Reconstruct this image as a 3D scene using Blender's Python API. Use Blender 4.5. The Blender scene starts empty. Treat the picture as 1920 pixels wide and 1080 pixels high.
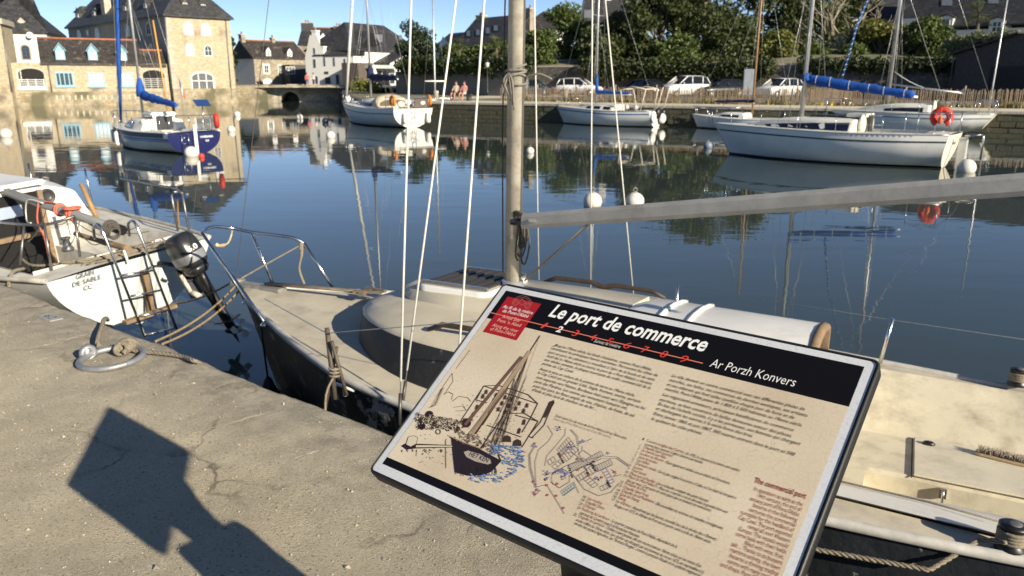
import bpy, bmesh, math, random
from mathutils import Vector, Matrix, noise
random.seed(7)
R = math.radians
scene = bpy.context.scene
col = scene.collection
# ------------------------------------------------------------------ camera
FPX = 1450.0                       # focal length in pixels of a 1920 wide picture
PITCH = math.atan(390 / FPX)
ZC = 2.5                           # eye above the water
CS, SN = math.cos(PITCH), math.sin(PITCH)
cam = bpy.data.cameras.new('camera')
cam.sensor_width = 36.0
cam.lens = 36.0 * FPX / 1920
cam.clip_start = 0.05
cam.clip_end = 4000
cam.dof.use_dof = True
cam.dof.focus_distance = 1.5
cam.dof.aperture_fstop = 9.5
camo = bpy.data.objects.new('camera', cam)
camo.location = (0, 0, ZC)
camo.rotation_euler = (R(90) - PITCH, 0, 0)
col.objects.link(camo)
scene.camera = camo
# ------------------------------------------------------------------ sky, sun, exposure
SUN_EL, SUN_AZ = R(22.3), R(-45)   # the sun stands to the right and behind
world = bpy.data.worlds.new('World')
scene.world = world
world.use_nodes = True
wn = world.node_tree
sky = wn.nodes.new('ShaderNodeTexSky')
sky.sky_type = 'NISHITA'
sky.sun_disc = False
sky.sun_elevation = SUN_EL
sky.sun_rotation = R(135)
sky.air_density = 0.5
sky.dust_density = 0.0
sky.ozone_density = 1.4
bg = wn.nodes['Background']
bg.inputs[1].default_value = 0.078
wn.links.new(sky.outputs[0], bg.inputs[0])
sl = bpy.data.lights.new('sun', 'SUN')
sl.energy = 5.0
sl.angle = R(0.53)
sl.color = (1.0, 0.885, 0.69)
so = bpy.data.objects.new('sun', sl)
SUNV = Vector((math.cos(SUN_EL) * math.cos(SUN_AZ), math.cos(SUN_EL) * math.sin(SUN_AZ), math.sin(SUN_EL)))
so.rotation_euler = SUNV.to_track_quat('Z', 'Y').to_euler()
so.location = (20, -20, 30)
col.objects.link(so)
scene.view_settings.view_transform = 'Standard'
scene.view_settings.look = 'None'
scene.view_settings.exposure = 0.78
scene.view_settings.gamma = 1.0
scene.view_settings.use_curve_mapping = False

# ------------------------------------------------------------------ survey: sight lines of the photograph as world points
def ray(x, y):
    u, v = (x - 960) / FPX, (540 - y) / FPX
    return Vector((u, CS + v * SN, -SN + v * CS))
def at_z(x, y, z):
    d = ray(x, y); return Vector((0, 0, ZC)) + d * ((z - ZC) / d.z)
def at_t(x, y, t):
    return Vector((0, 0, ZC)) + ray(x, y) * t
class Frame:
    def __init__(s, o, a, heel=0.0):
        s.o = Vector(o); s.a = a; s.heel = heel
        s.m = Matrix.Translation(s.o) @ Matrix.Rotation(a, 4, 'Z') @ Matrix.Rotation(heel, 4, 'X')
        s.i = s.m.inverted()
    def loc(s, p): return s.i @ Vector(p)
    def z(s, x, y, z): return s.loc(at_z(x, y, z))
    def plane(s, x, y, axis, val):
        d = s.i.to_3x3() @ ray(x, y); o = s.loc((0, 0, ZC))
        return o + d * ((val - o[axis]) / d[axis])
    def cl(s, x, y): return s.plane(x, y, 1, 0.0)

# ------------------------------------------------------------------ materials
MATS = {}
def nd(t, typ, **kw):
    n = t.nodes.new(typ)
    for k, v in kw.items(): setattr(n, k, v)
    return n
def mat(name, c, rough=.6, metal=0., var=.18, vs=3., bump=0., bs=40., c2=None, c2s=1.2, c2t=(.5, .62), spec=.5, trans=0., emit=None, ior=None):
    if name in MATS: return MATS[name]
    m = bpy.data.materials.new(name); m.use_nodes = True
    t = m.node_tree; b = t.nodes['Principled BSDF']; L = t.links.new
    b.inputs['Roughness'].default_value = rough
    b.inputs['Metallic'].default_value = metal
    b.inputs['Specular IOR Level'].default_value = spec
    if ior: b.inputs['IOR'].default_value = ior
    tc = nd(t, 'ShaderNodeTexCoord')
    n1 = nd(t, 'ShaderNodeTexNoise'); n1.inputs['Scale'].default_value = vs; n1.inputs['Detail'].default_value = 6
    n1.inputs['Roughness'].default_value = .65
    L(tc.outputs['Object'], n1.inputs['Vector'])
    mp = nd(t, 'ShaderNodeMapRange'); mp.inputs[1].default_value = .3; mp.inputs[2].default_value = .7
    mp.inputs[3].default_value = 1 - var; mp.inputs[4].default_value = 1 + var
    L(n1.outputs[0], mp.inputs[0])
    mx = nd(t, 'ShaderNodeVectorMath', operation='SCALE')
    src = None
    if c2 is not None:
        n2 = nd(t, 'ShaderNodeTexNoise'); n2.inputs['Scale'].default_value = c2s; n2.inputs['Detail'].default_value = 8
        n2.inputs['Roughness'].default_value = .7
        L(tc.outputs['Object'], n2.inputs['Vector'])
        rp = nd(t, 'ShaderNodeMapRange'); rp.inputs[1].default_value = c2t[0]; rp.inputs[2].default_value = c2t[1]
        L(n2.outputs[0], rp.inputs[0])
        mc = nd(t, 'ShaderNodeMix', data_type='RGBA')
        mc.inputs[6].default_value = (*c, 1); mc.inputs[7].default_value = (*c2, 1)
        L(rp.outputs[0], mc.inputs[0]); L(mc.outputs[2], mx.inputs[0])
    else:
        mx.inputs[0].default_value = c
    L(mp.outputs[0], mx.inputs['Scale']); L(mx.outputs[0], b.inputs['Base Color'])
    if bump:
        n3 = nd(t, 'ShaderNodeTexNoise'); n3.inputs['Scale'].default_value = bs; n3.inputs['Detail'].default_value = 5
        L(tc.outputs['Object'], n3.inputs['Vector'])
        bp = nd(t, 'ShaderNodeBump'); bp.inputs['Strength'].default_value = bump; bp.inputs['Distance'].default_value = .6 / bs
        L(n3.outputs[0], bp.inputs['Height']); L(bp.outputs[0], b.inputs['Normal'])
    if trans: b.inputs['Transmission Weight'].default_value = trans
    if emit: b.inputs['Emission Color'].default_value = (*emit[0], 1); b.inputs['Emission Strength'].default_value = emit[1]
    MATS[name] = m
    return m
def cell_mat(name, c, size=(.3, .3, .17), contrast=.35, mortar=None, mw=.06, rough=.85, hue=.05, stain=None, bump=.6):
    """laid stone or slates: random cell tones, joints, stains"""
    m = bpy.data.materials.new(name); m.use_nodes = True
    t = m.node_tree; b = t.nodes['Principled BSDF']; L = t.links.new
    b.inputs['Roughness'].default_value = rough
    tc = nd(t, 'ShaderNodeTexCoord'); mpn = nd(t, 'ShaderNodeMapping')
    mpn.inputs['Scale'].default_value = tuple(1 / s for s in size)
    L(tc.outputs['Object'], mpn.inputs[0])
    v = nd(t, 'ShaderNodeTexVoronoi'); v.inputs['Scale'].default_value = 1; v.inputs['Randomness'].default_value = .8
    L(mpn.outputs[0], v.inputs['Vector'])
    sep = nd(t, 'ShaderNodeSeparateColor'); L(v.outputs['Color'], sep.inputs[0])
    r1 = nd(t, 'ShaderNodeMapRange'); r1.inputs[3].default_value = 1 - contrast; r1.inputs[4].default_value = 1 + contrast
    L(sep.outputs[0], r1.inputs[0])
    sc = nd(t, 'ShaderNodeVectorMath', operation='SCALE')
    mh = nd(t, 'ShaderNodeMix', data_type='RGBA')
    mh.inputs[6].default_value = (c[0] * (1 + hue), c[1], c[2] * (1 - hue * 2), 1)
    mh.inputs[7].default_value = (c[0] * (1 - hue), c[1], c[2] * (1 + hue * 2), 1)
    L(sep.outputs[1], mh.inputs[0]); L(mh.outputs[2], sc.inputs[0]); L(r1.outputs[0], sc.inputs['Scale'])
    out = sc.outputs[0]
    ve = nd(t, 'ShaderNodeTexVoronoi', feature='DISTANCE_TO_EDGE'); ve.inputs['Scale'].default_value = 1; ve.inputs['Randomness'].default_value = .8
    L(mpn.outputs[0], ve.inputs['Vector'])
    re = nd(t, 'ShaderNodeMapRange'); re.inputs[1].default_value = mw * .4; re.inputs[2].default_value = mw
    L(ve.outputs['Distance'], re.inputs[0])
    if mortar:
        mm = nd(t, 'ShaderNodeMix', data_type='RGBA'); mm.inputs[6].default_value = (*mortar, 1)
        L(re.outputs[0], mm.inputs[0]); L(out, mm.inputs[7]); out = mm.outputs[2]
    if stain:
        n2 = nd(t, 'ShaderNodeTexNoise'); n2.inputs['Scale'].default_value = stain[1]; n2.inputs['Detail'].default_value = 8
        L(tc.outputs['Object'], n2.inputs['Vector'])
        rs = nd(t, 'ShaderNodeMapRange'); rs.inputs[1].default_value = stain[2]; rs.inputs[2].default_value = stain[2] + .12
        L(n2.outputs[0], rs.inputs[0])
        ms = nd(t, 'ShaderNodeMix', data_type='RGBA'); ms.inputs[7].default_value = (*stain[0], 1)
        L(rs.outputs[0], ms.inputs[0]); L(out, ms.inputs[6]); out = ms.outputs[2]
    L(out, b.inputs['Base Color'])
    if bump:
        bp = nd(t, 'ShaderNodeBump'); bp.inputs['Strength'].default_value = bump; bp.inputs['Distance'].default_value = .03
        L(re.outputs[0], bp.inputs['Height']); L(bp.outputs[0], b.inputs['Normal'])
    MATS[name] = m
    return m

# ------------------------------------------------------------------ mesh helpers
class MB:
    def __init__(s): s.v = []; s.f = []; s.mi = []; s.sm = []
    def add(s, vs, fs, mi=0, sm=False):
        o = len(s.v); s.v += [tuple(p) for p in vs]
        for f in fs: s.f.append(tuple(i + o for i in f)); s.mi.append(mi); s.sm.append(sm)
        return s
    def hexa(s, p, mi=0):
        return s.add(p, [(0, 3, 2, 1), (4, 5, 6, 7), (0, 1, 5, 4), (1, 2, 6, 5), (2, 3, 7, 6), (3, 0, 4, 7)], mi)
    def box(s, a, b, mi=0):
        x0, y0, z0 = a; x1, y1, z1 = b
        return s.hexa([(x0, y0, z0), (x1, y0, z0), (x1, y1, z0), (x0, y1, z0), (x0, y0, z1), (x1, y0, z1), (x1, y1, z1), (x0, y1, z1)], mi)
    def cbox(s, c, d, mi=0, rot=None):
        ps = []
        for sx, sy, sz in ((-1, -1, -1), (1, -1, -1), (1, 1, -1), (-1, 1, -1), (-1, -1, 1), (1, -1, 1), (1, 1, 1), (-1, 1, 1)):
            q = Vector((sx * d[0] / 2, sy * d[1] / 2, sz * d[2] / 2))
            if rot is not None: q = rot @ q
            ps.append(q + Vector(c))
        return s.hexa(ps, mi)
    def quad(s, *p, mi=0): return s.add(p, [tuple(range(len(p)))], mi)
    def prism(s, pts, vec, mi=0):
        n = len(pts); vec = Vector(vec); a = [Vector(p) for p in pts]
        fs = [tuple(range(n))[::-1], tuple(range(n, 2 * n))] + [(i, (i + 1) % n, n + (i + 1) % n, n + i) for i in range(n)]
        return s.add(a + [p + vec for p in a], fs, mi)
    def tube(s, pts, r, n=8, mi=0, caps=True, squash=1.0, up=None, sm=True):
        pts = [Vector(p) for p in pts]
        rs = r if isinstance(r, (list, tuple)) else [r] * len(pts)
        rings = []; prev = None
        for i, p in enumerate(pts):
            d = (pts[min(i + 1, len(pts) - 1)] - pts[max(i - 1, 0)])
            if d.length < 1e-9: d = Vector((0, 0, 1))
            d.normalize()
            if up is not None: a = Vector(up)
            elif prev is None: a = Vector((0, 0, 1)) if abs(d.z) < .9 else Vector((1, 0, 0))
            else: a = prev
            a = (a - d * a.dot(d))
            if a.length < 1e-6: a = d.orthogonal()
            a.normalize(); b = d.cross(a); prev = a
            rings.append([p + (a * math.cos(2 * math.pi * k / n) + b * squash * math.sin(2 * math.pi * k / n)) * rs[i] for k in range(n)])
        return s.loft(rings, True, caps, caps, mi, sm)
    def loft(s, rings, closed=True, c0=True, c1=True, mi=0, sm=True):
        n = len(rings[0]); vs = [p for g in rings for p in g]; fs = []
        for i in range(len(rings) - 1):
            for k in range(n if closed else n - 1):
                k2 = (k + 1) % n
                fs.append((i * n + k, i * n + k2, (i + 1) * n + k2, (i + 1) * n + k))
        o = len(s.v); s.add(vs, fs, mi, sm)
        if c0: s.f.append(tuple(o + k for k in range(n))[::-1]); s.mi.append(mi); s.sm.append(False)
        if c1: s.f.append(tuple(o + (len(rings) - 1) * n + k for k in range(n))); s.mi.append(mi); s.sm.append(False)
        return s
    def lathe(s, prof, n=16, o=(0, 0, 0), m=None, mi=0):
        m = m or Matrix.Identity(3); o = Vector(o)
        rings = [[o + m @ Vector((r * math.cos(2 * math.pi * k / n), r * math.sin(2 * math.pi * k / n), z)) for k in range(n)] for r, z in prof]
        return s.loft(rings, True, True, True, mi)
    def torus(s, c, R0, r, m=None, n=28, k=8, arc=(0, 2 * math.pi), mi=0):
        m = m or Matrix.Identity(3); c = Vector(c)
        full = abs(arc[1] - arc[0] - 2 * math.pi) < 1e-6
        pts = [c + m @ Vector((R0 * math.cos(arc[0] + (arc[1] - arc[0]) * i / n), R0 * math.sin(arc[0] + (arc[1] - arc[0]) * i / n), 0)) for i in range(n + 1)]
        return s.tube(pts, r, k, mi, caps=not full)
    def ball(s, c, r, n=14, mi=0, sc=(1, 1, 1)):
        pr = [(max(1e-4, r * math.sin(math.pi * i / (n // 2))), -r * math.cos(math.pi * i / (n // 2))) for i in range(n // 2 + 1)]
        return s.lathe(pr, n, c, Matrix.Diagonal(Vector(sc)), mi)
    def xf(s, m):
        s.v = [tuple(m @ Vector(p)) for p in s.v]; return s
    def mesh(s, name, mats, bevel=0, merge=False):
        me = bpy.data.meshes.new(name)
        me.from_pydata(s.v, [], s.f)
        for m_ in (mats if isinstance(mats, (list, tuple)) else [mats]): me.materials.append(m_)
        me.polygons.foreach_set('material_index', s.mi); me.polygons.foreach_set('use_smooth', s.sm)
        bm = bmesh.new(); bm.from_mesh(me)
        if merge: bmesh.ops.remove_doubles(bm, verts=bm.verts, dist=1e-5)
        if bevel: bmesh.ops.bevel(bm, geom=[e for e in bm.edges if e.is_manifold and e.calc_face_angle(0) > .5], offset=bevel, segments=2, affect='EDGES', clamp_overlap=True)
        bmesh.ops.recalc_face_normals(bm, faces=bm.faces)
        bm.to_mesh(me); bm.free(); me.update()
        return me
    def build(s, name, mats, parent=None, bevel=0, merge=False):
        o = bpy.data.objects.new(name, s.mesh(name, mats, bevel, merge)); col.objects.link(o)
        if parent is not None: o.parent = parent
        return o
def tag(o, label=None, cat=None, group=None, kind=None):
    if label: o['label'] = label
    if cat: o['category'] = cat
    if group: o['group'] = group
    if kind: o['kind'] = kind
    return o
def thing(name, label, cat, loc=(0, 0, 0), rz=0., group=None, heel=0.):
    o = bpy.data.objects.new(name, None); col.objects.link(o)
    o.empty_display_size = .2
    o.matrix_world = Matrix.Translation(Vector(loc)) @ Matrix.Rotation(rz, 4, 'Z') @ Matrix.Rotation(heel, 4, 'X')
    return tag(o, label, cat, group)
def fthing(name, label, cat, fr, group=None): return thing(name, label, cat, fr.o, fr.a, group, fr.heel)
def copy_tree(o, parent=None):
    c = o.copy(); col.objects.link(c); c.parent = parent
    for ch in list(o.children): copy_tree(ch, c)
    return c
def lerp(a, b, t): return a + (b - a) * t
def interp(tab, x):
    if x <= tab[0][0]: return tab[0][1]
    for (x0, y0), (x1, y1) in zip(tab, tab[1:]):
        if x <= x1:
            t = (x - x0) / (x1 - x0) if x1 > x0 else 0; return y0 + (y1 - y0) * t
    return tab[-1][1]
def smooth_tab(tab, n=40):
    """Catmull-Rom resampling of a table"""
    tab = sorted(tab); xs = [p[0] for p in tab]; ys = [p[1] for p in tab]; m = []
    for i in range(len(tab)):
        if i == 0: m.append((ys[1] - ys[0]) / (xs[1] - xs[0]))
        elif i == len(tab) - 1: m.append((ys[-1] - ys[-2]) / (xs[-1] - xs[-2]))
        else: m.append((ys[i + 1] - ys[i - 1]) / (xs[i + 1] - xs[i - 1]))
    out = []
    for j in range(n + 1):
        x = xs[0] + (xs[-1] - xs[0]) * j / n
        i = max(k for k in range(len(xs) - 1) if xs[k] <= x + 1e-9)
        h = xs[i + 1] - xs[i]; t = (x - xs[i]) / h
        out.append((x, (2*t**3-3*t*t+1)*ys[i] + (t**3-2*t*t+t)*h*m[i] + (-2*t**3+3*t*t)*ys[i+1] + (t**3-t*t)*h*m[i+1]))
    return out
def curve_pts(pts, n=8):
    """smooth polyline through points"""
    P = [Vector(p) for p in pts]; out = []
    for i in range(len(P) - 1):
        a, b, c, d = P[max(i - 1, 0)], P[i], P[i + 1], P[min(i + 2, len(P) - 1)]
        for j in range(n):
            t = j / n
            out.append(.5 * ((2 * b) + (c - a) * t + (2 * a - 5 * b + 4 * c - d) * t * t + (3 * b - a - 3 * c + d) * t ** 3))
    out.append(P[-1]); return out
def sag(a, b, s, n=8):
    a, b = Vector(a), Vector(b)
    return [a.lerp(b, i / n) - Vector((0, 0, s * 4 * (i / n) * (1 - i / n))) for i in range(n + 1)]
# common paints and metals
white = mat('gelcoat_white', (.76, .75, .71), .35, var=.06, c2=(.55, .53, .47), c2s=2.5, c2t=(.55, .8))
cream = mat('gelcoat_cream', (.70, .66, .53), .45, var=.07, c2=(.50, .45, .34), c2s=2.2, c2t=(.55, .8), bump=.05, bs=90)
steel = mat('stainless_steel', (.62, .62, .62), .22, 1., var=.12, vs=20)
alu = mat('mast_alloy', (.55, .55, .54), .42, .7, var=.12, vs=6)
black = mat('black_plastic', (.012, .012, .014), .4, var=.2)
rope_m = mat('weathered_rope', (.21, .18, .135), .9, var=.3, vs=60, bump=.5, bs=120)
rope_w = mat('white_rope', (.62, .60, .54), .85, var=.15, vs=50)
wire_m = mat('rigging_wire', (.42, .42, .42), .4, .6, var=.1)
wood = mat('weathered_wood', (.22, .15, .09), .75, var=.3, vs=14, bump=.3, bs=60)
navy = mat('navy_fabric', (.010, .016, .06), .85, var=.3, vs=5)
bluef = mat('blue_sailcover', (.006, .075, .36), .8, var=.22, vs=5, bump=.3, bs=14)
dglass = mat('dark_glass', (.012, .015, .02), .06, var=.1)
rub = mat('black_rubber', (.02, .02, .02), .7)
redp = mat('red_foam', (.55, .035, .02), .6, var=.15)
orange = mat('orange_foam', (.62, .20, .02), .6, var=.15)
# ================================================================== the setting: water and the near quay
QA = R(-37.8)                                        # the quay runs parallel to the sign
QF = Frame((0, 0, 0), QA)                            # local x along the quay, y out over the water
QZ, QE = .95, 2.2                                    # quay height, edge distance
def water_material():
    m = bpy.data.materials.new('harbour_water'); m.use_nodes = True
    t = m.node_tree; b = t.nodes['Principled BSDF']; L = t.links.new
    b.inputs['Base Color'].default_value = (.038, .052, .050, 1)
    b.inputs['Roughness'].default_value = .012
    b.inputs['IOR'].default_value = 1.333
    tc = nd(t, 'ShaderNodeTexCoord'); mp = nd(t, 'ShaderNodeMapping'); mp.inputs['Scale'].default_value = (.35, .8, 1)
    mp.inputs['Rotation'].default_value = (0, 0, .35)
    L(tc.outputs['Object'], mp.inputs[0])
    n = nd(t, 'ShaderNodeTexNoise'); n.inputs['Scale'].default_value = 1.6; n.inputs['Detail'].default_value = 3; n.inputs['Roughness'].default_value = .5
    L(mp.outputs[0], n.inputs['Vector'])
    n2 = nd(t, 'ShaderNodeTexNoise'); n2.inputs['Scale'].default_value = .09; n2.inputs['Detail'].default_value = 2
    L(tc.outputs['Object'], n2.inputs['Vector'])
    rg = nd(t, 'ShaderNodeMapRange'); rg.inputs[1].default_value = .4; rg.inputs[2].default_value = .65; rg.inputs[3].default_value = .25; rg.inputs[4].default_value = 1
    L(n2.outputs[0], rg.inputs[0])
    mu = nd(t, 'ShaderNodeMath', operation='MULTIPLY'); L(n.outputs[0], mu.inputs[0]); L(rg.outputs[0], mu.inputs[1])
    bp = nd(t, 'ShaderNodeBump'); bp.inputs['Strength'].default_value = .16; bp.inputs['Distance'].default_value = .05
    L(mu.outputs[0], bp.inputs['Height']); L(bp.outputs[0], b.inputs['Normal'])
    return m
w = MB(); w.quad((-400, -300, 0), (400, -300, 0), (400, 600, 0), (-400, 600, 0))
tag(w.build('water', water_material()), kind='structure', label='still dark green-blue harbour water mirroring boats and houses')
w = MB(); w.quad((-400, -300, -3), (400, -300, -3), (400, 600, -3), (-400, 600, -3))

def quay_material():
    m = bpy.data.materials.new('worn_quay_concrete'); m.use_nodes = True
    t = m.node_tree; b = t.nodes['Principled BSDF']; L = t.links.new
    b.inputs['Roughness'].default_value = .92; b.inputs['Specular IOR Level'].default_value = .25
    tc = nd(t, 'ShaderNodeTexCoord')
    def noi(s, d=8, r=.65):
        n = nd(t, 'ShaderNodeTexNoise'); n.inputs['Scale'].default_value = s; n.inputs['Detail'].default_value = d; n.inputs['Roughness'].default_value = r
        L(tc.outputs['Object'], n.inputs['Vector']); return n.outputs[0]
    def rng(o, a, bb, c=0, d=1):
        r = nd(t, 'ShaderNodeMapRange'); r.inputs[1].default_value = a; r.inputs[2].default_value = bb; r.inputs[3].default_value = c; r.inputs[4].default_value = d
        L(o, r.inputs[0]); return r.outputs[0]
    def mix(f, a, bb):
        x = nd(t, 'ShaderNodeMix', data_type='RGBA')
        for i, q in ((6, a), (7, bb)):
            if isinstance(q, tuple): x.inputs[i].default_value = (*q, 1)
            else: L(q, x.inputs[i])
        L(f, x.inputs[0]); return x.outputs[2]
    c = mix(rng(noi(1.6), .38, .64), (.53, .465, .34), (.67, .595, .45))
    c = mix(rng(noi(.7, 4), .5, .68), c, (.46, .41, .32))
    c = mix(rng(noi(52, 4), .55, .70), c, (.66, .60, .48))
    c = mix(rng(noi(95, 3), .57, .68), c, (.24, .205, .15))
    # the coping strip along the water: greyer, grown with lichen
    sep = nd(t, 'ShaderNodeSeparateXYZ'); L(tc.outputs['Object'], sep.inputs[0])
    ad = nd(t, 'ShaderNodeMath', operation='MULTIPLY_ADD'); L(noi(2.2), ad.inputs[0]); ad.inputs[1].default_value = .8; L(sep.outputs[1], ad.inputs[2])
    c = mix(rng(ad.outputs[0], 1.95, 2.4, 0, .75), c, mix(rng(noi(9), .42, .6), (.29, .265, .215), (.48, .44, .355)))
    n0 = nd(t, 'ShaderNodeTexNoise'); n0.inputs['Scale'].default_value = 2.5; n0.inputs['Detail'].default_value = 6; L(tc.outputs['Object'], n0.inputs['Vector'])
    dv = nd(t, 'ShaderNodeVectorMath', operation='MULTIPLY_ADD'); L(n0.outputs['Color'], dv.inputs[0]); dv.inputs[1].default_value = (.5, .5, .5); L(tc.outputs['Object'], dv.inputs[2])
    vc = nd(t, 'ShaderNodeTexVoronoi', feature='DISTANCE_TO_EDGE'); vc.inputs['Scale'].default_value = .75; L(dv.outputs[0], vc.inputs['Vector'])
    cm_ = nd(t, 'ShaderNodeMath', operation='MULTIPLY'); L(rng(vc.outputs['Distance'], .003, .010, .75, 0), cm_.inputs[0]); L(rng(noi(1.1, 3), .48, .6), cm_.inputs[1])
    c = mix(cm_.outputs[0], c, (.17, .145, .11))
    wt = rng(sep.outputs[2], -.0, .45); c = mix(wt, (.05, .055, .04), c)
    L(c, b.inputs['Base Color'])
    v = nd(t, 'ShaderNodeTexVoronoi'); v.inputs['Scale'].default_value = 130; L(tc.outputs['Object'], v.inputs['Vector'])
    h = nd(t, 'ShaderNodeMath', operation='MULTIPLY_ADD'); L(noi(48, 9, .9), h.inputs[0]); h.inputs[1].default_value = 1.5
    pv = rng(v.outputs['Distance'], .0, .5, .55, 0); L(pv, h.inputs[2])
    bp = nd(t, 'ShaderNodeBump'); bp.inputs['Strength'].default_value = 1.0; bp.inputs['Distance'].default_value = .0105
    L(h.outputs[0], bp.inputs['Height']); L(bp.outputs[0], b.inputs['Normal'])
    return m
def axis(lo, hi, fine_lo, fine_hi, df, dc):
    out = []; x = lo
    while x < hi:
        out.append(x)
        if fine_lo <= x < fine_hi: x += df
        elif x < fine_lo: x = min(x + dc, fine_lo)
        else: x += dc
    out.append(hi); return out
def quay_h(x, y):
    p = Vector((x, y, 0))
    h = .012 * noise.noise(p * 1.3) + .006 * noise.noise(p * 4.1) + .0035 * noise.noise(p * 13) + .0022 * noise.noise(p * 31)
    e = max(0, min(1, (y - 1.55) / .1))                # coping strip slightly raised, joint before it
    h += .010 * e - .012 * math.exp(-((y - 1.58 - .03 * noise.noise(p * 1.5)) / .022) ** 2) * max(0, .35 + noise.noise(p * .8))
    return h
qx = axis(-90, 40, -8.2, 1.2, .028, 1.6); qy = axis(-40, QE, .2, QE, .028, 1.5)
q = MB(); nx, ny = len(qx), len(qy); vs = []
for i, x in enumerate(qx):
    for j, y in enumerate(qy):
        edge = 0
        if j == ny - 1: edge = .030 * noise.noise(Vector((x * 1.3, 0, 3))) + .022 * noise.noise(Vector((x * 5, 0, 9))) - .01
        dz = -.018 * max(0, 1 - (QE - y) / .06) ** 2 if QE - y < .06 else 0
        vs.append((x, y + edge, QZ + quay_h(x, y) + dz + (.02 * noise.noise(Vector((x * 4, 7, 0))) if j == ny - 1 else 0)))
fs = [(i * ny + j, (i + 1) * ny + j, (i + 1) * ny + j + 1, i * ny + j + 1) for i in range(nx - 1) for j in range(ny - 1)]
q.add(vs, fs, 0, True)
rows = []
for k, (dy, z) in enumerate(((.012, QZ - .05), (.02, QZ - .2), (.03, .4), (.05, .1), (.1, -1.5))):
    rows.append([Vector((x, QE + dy + .025 * noise.noise(Vector((x * 2.5, z * 4, 5))), z)) for x in qx])
rows.insert(0, [Vector(vs[i * ny + ny - 1]) for i in range(nx)])
q.loft(rows, False, False, False, 0, True)
qo = q.build('quay', quay_material(), merge=True); qo.rotation_euler.z = QA
tag(qo, kind='structure', label='sunlit worn concrete quay with a rough edge above the water')
# loose grit on the quay
rng_ = random.Random(3); g = MB()
for i in range(9500):
    x = rng_.uniform(-7.6, .6); y = rng_.uniform(.25, 2.15) if rng_.random() < .8 else rng_.gauss(1.2, .25)
    if y > 2.15: continue
    r = .0015 + .0050 * rng_.random() ** 4
    if rng_.random() < .006: r = rng_.uniform(.008, .014)
    z = QZ + quay_h(x, y) + r * .35
    a = rng_.uniform(0, 6.28); pts = []
    for dx, dy, dz in ((1, 0, 0), (0, 1, 0), (-1, 0, 0), (0, -1, 0), (0, 0, 1), (0, 0, -1)):
        k = r * rng_.uniform(.6, 1.25); X, Y = dx * math.cos(a) - dy * math.sin(a), dx * math.sin(a) + dy * math.cos(a)
        pts.append((x + X * k, y + Y * k, z + dz * k * .7))
    g.add(pts, [(0, 1, 4), (1, 2, 4), (2, 3, 4), (3, 0, 4), (1, 0, 5), (2, 1, 5), (3, 2, 5), (0, 3, 5)], 0 if rng_.random() < .7 else 1)
go = g.build('loose_grit', [mat('pale_grit', (.42, .37, .28), .9, var=.35, vs=30), mat('grey_grit', (.24, .22, .19), .9, var=.3, vs=30)])
go.rotation_euler.z = QA; tag(go, 'fine loose grit and small stones scattered over the quay', 'gravel', kind='stuff')

for k, (a_, b_, w_) in enumerate((((45, 662), (165, 630), .035), ((350, 822), (500, 780), .03), ((545, 868), (600, 852), .03), ((0, 558), (55, 548), .03))):
    A0, B0 = QF.loc(at_z(*a_, QZ)), QF.loc(at_z(*b_, QZ)); n = 40; q = MB(); rows = []
    for i in range(n + 1):
        p = A0.lerp(B0, i / n); d_ = (B0 - A0).normalized(); nn = Vector((-d_.y, d_.x, 0)); ww = w_ * (.55 + .5 * noise.noise(Vector((p.x * 9, p.y * 9, k)))) * math.sin(math.pi * min(1, max(.04, i / n))) ** .4
        rows.append([Vector(((p + nn * ww * f).x, (p + nn * ww * f).y, QZ + quay_h((p + nn * ww * f).x, (p + nn * ww * f).y) + .0035)) for f in (-.5, -.17, .17, .5)])
    q.loft(rows, False, False, False); o_ = q.build('faded_paint_mark', mat('faded_chalk_paint', (.52, .475, .38), .9, var=.3, vs=25, c2=(.40, .355, .27), c2s=14, c2t=(.42, .6), bump=.5, bs=90), qo)
# ---- berth number plate set in the quay
pl = thing('number_plate', 'small weathered metal berth plate numbered 62 set flat in the quay', 'plate', QF.m @ Vector((-5.49, 2.02, QZ + .012)), QA)
MB().cbox((0, 0, 0), (.20, .085, .006)).build('plate_body', mat('plate_grey', (.40, .40, .37), .55, .2, var=.25, vs=25), pl, bevel=.002)
# ---- printing helper: text turned into flat meshes
DG = None
def text_mesh(body, shear=0., offset=0.):
    cu = bpy.data.curves.new('lettering', 'FONT'); cu.body = body; cu.size = 1.0; cu.shear = shear; cu.offset = offset; cu.resolution_u = 2
    ob = bpy.data.objects.new('lettering', cu); col.objects.link(ob)
    bpy.context.view_layer.update()
    dg = bpy.context.evaluated_depsgraph_get()
    me = ob.evaluated_get(dg).to_mesh()
    vs = [v.co.copy() for v in me.vertices]; fs = [tuple(p.vertices) for p in me.polygons]
    ob.evaluated_get(dg).to_mesh_clear()
    bpy.data.objects.remove(ob); bpy.data.curves.remove(cu)
    return vs, fs
def put_text(mb, body, p0, p1, size, z, shear=0., offset=0., mi=0, up=None):
    """one line of lettering from p0 to p1 (2D points on the local face), size = height scale"""
    vs, fs = text_mesh(body, shear, offset)
    x0 = min(v.x for v in vs); x1 = max(v.x for v in vs)
    a, b = Vector(p0[:2]), Vector(p1[:2]); d = (b - a); w_ = d.length; d.normalize(); nrm = Vector((-d.y, d.x))
    k = w_ / (x1 - x0)
    mb.add([(a.x + d.x * (v.x - x0) * k + nrm.x * v.y * size, a.y + d.y * (v.x - x0) * k + nrm.y * v.y * size, z) for v in vs], fs, mi)
tx = MB(); put_text(tx, '62', (-.055, -.025), (.055, -.025), .085, .0036)
tx.build('number', mat('plate_dark', (.06, .06, .06), .7), pl)

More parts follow.
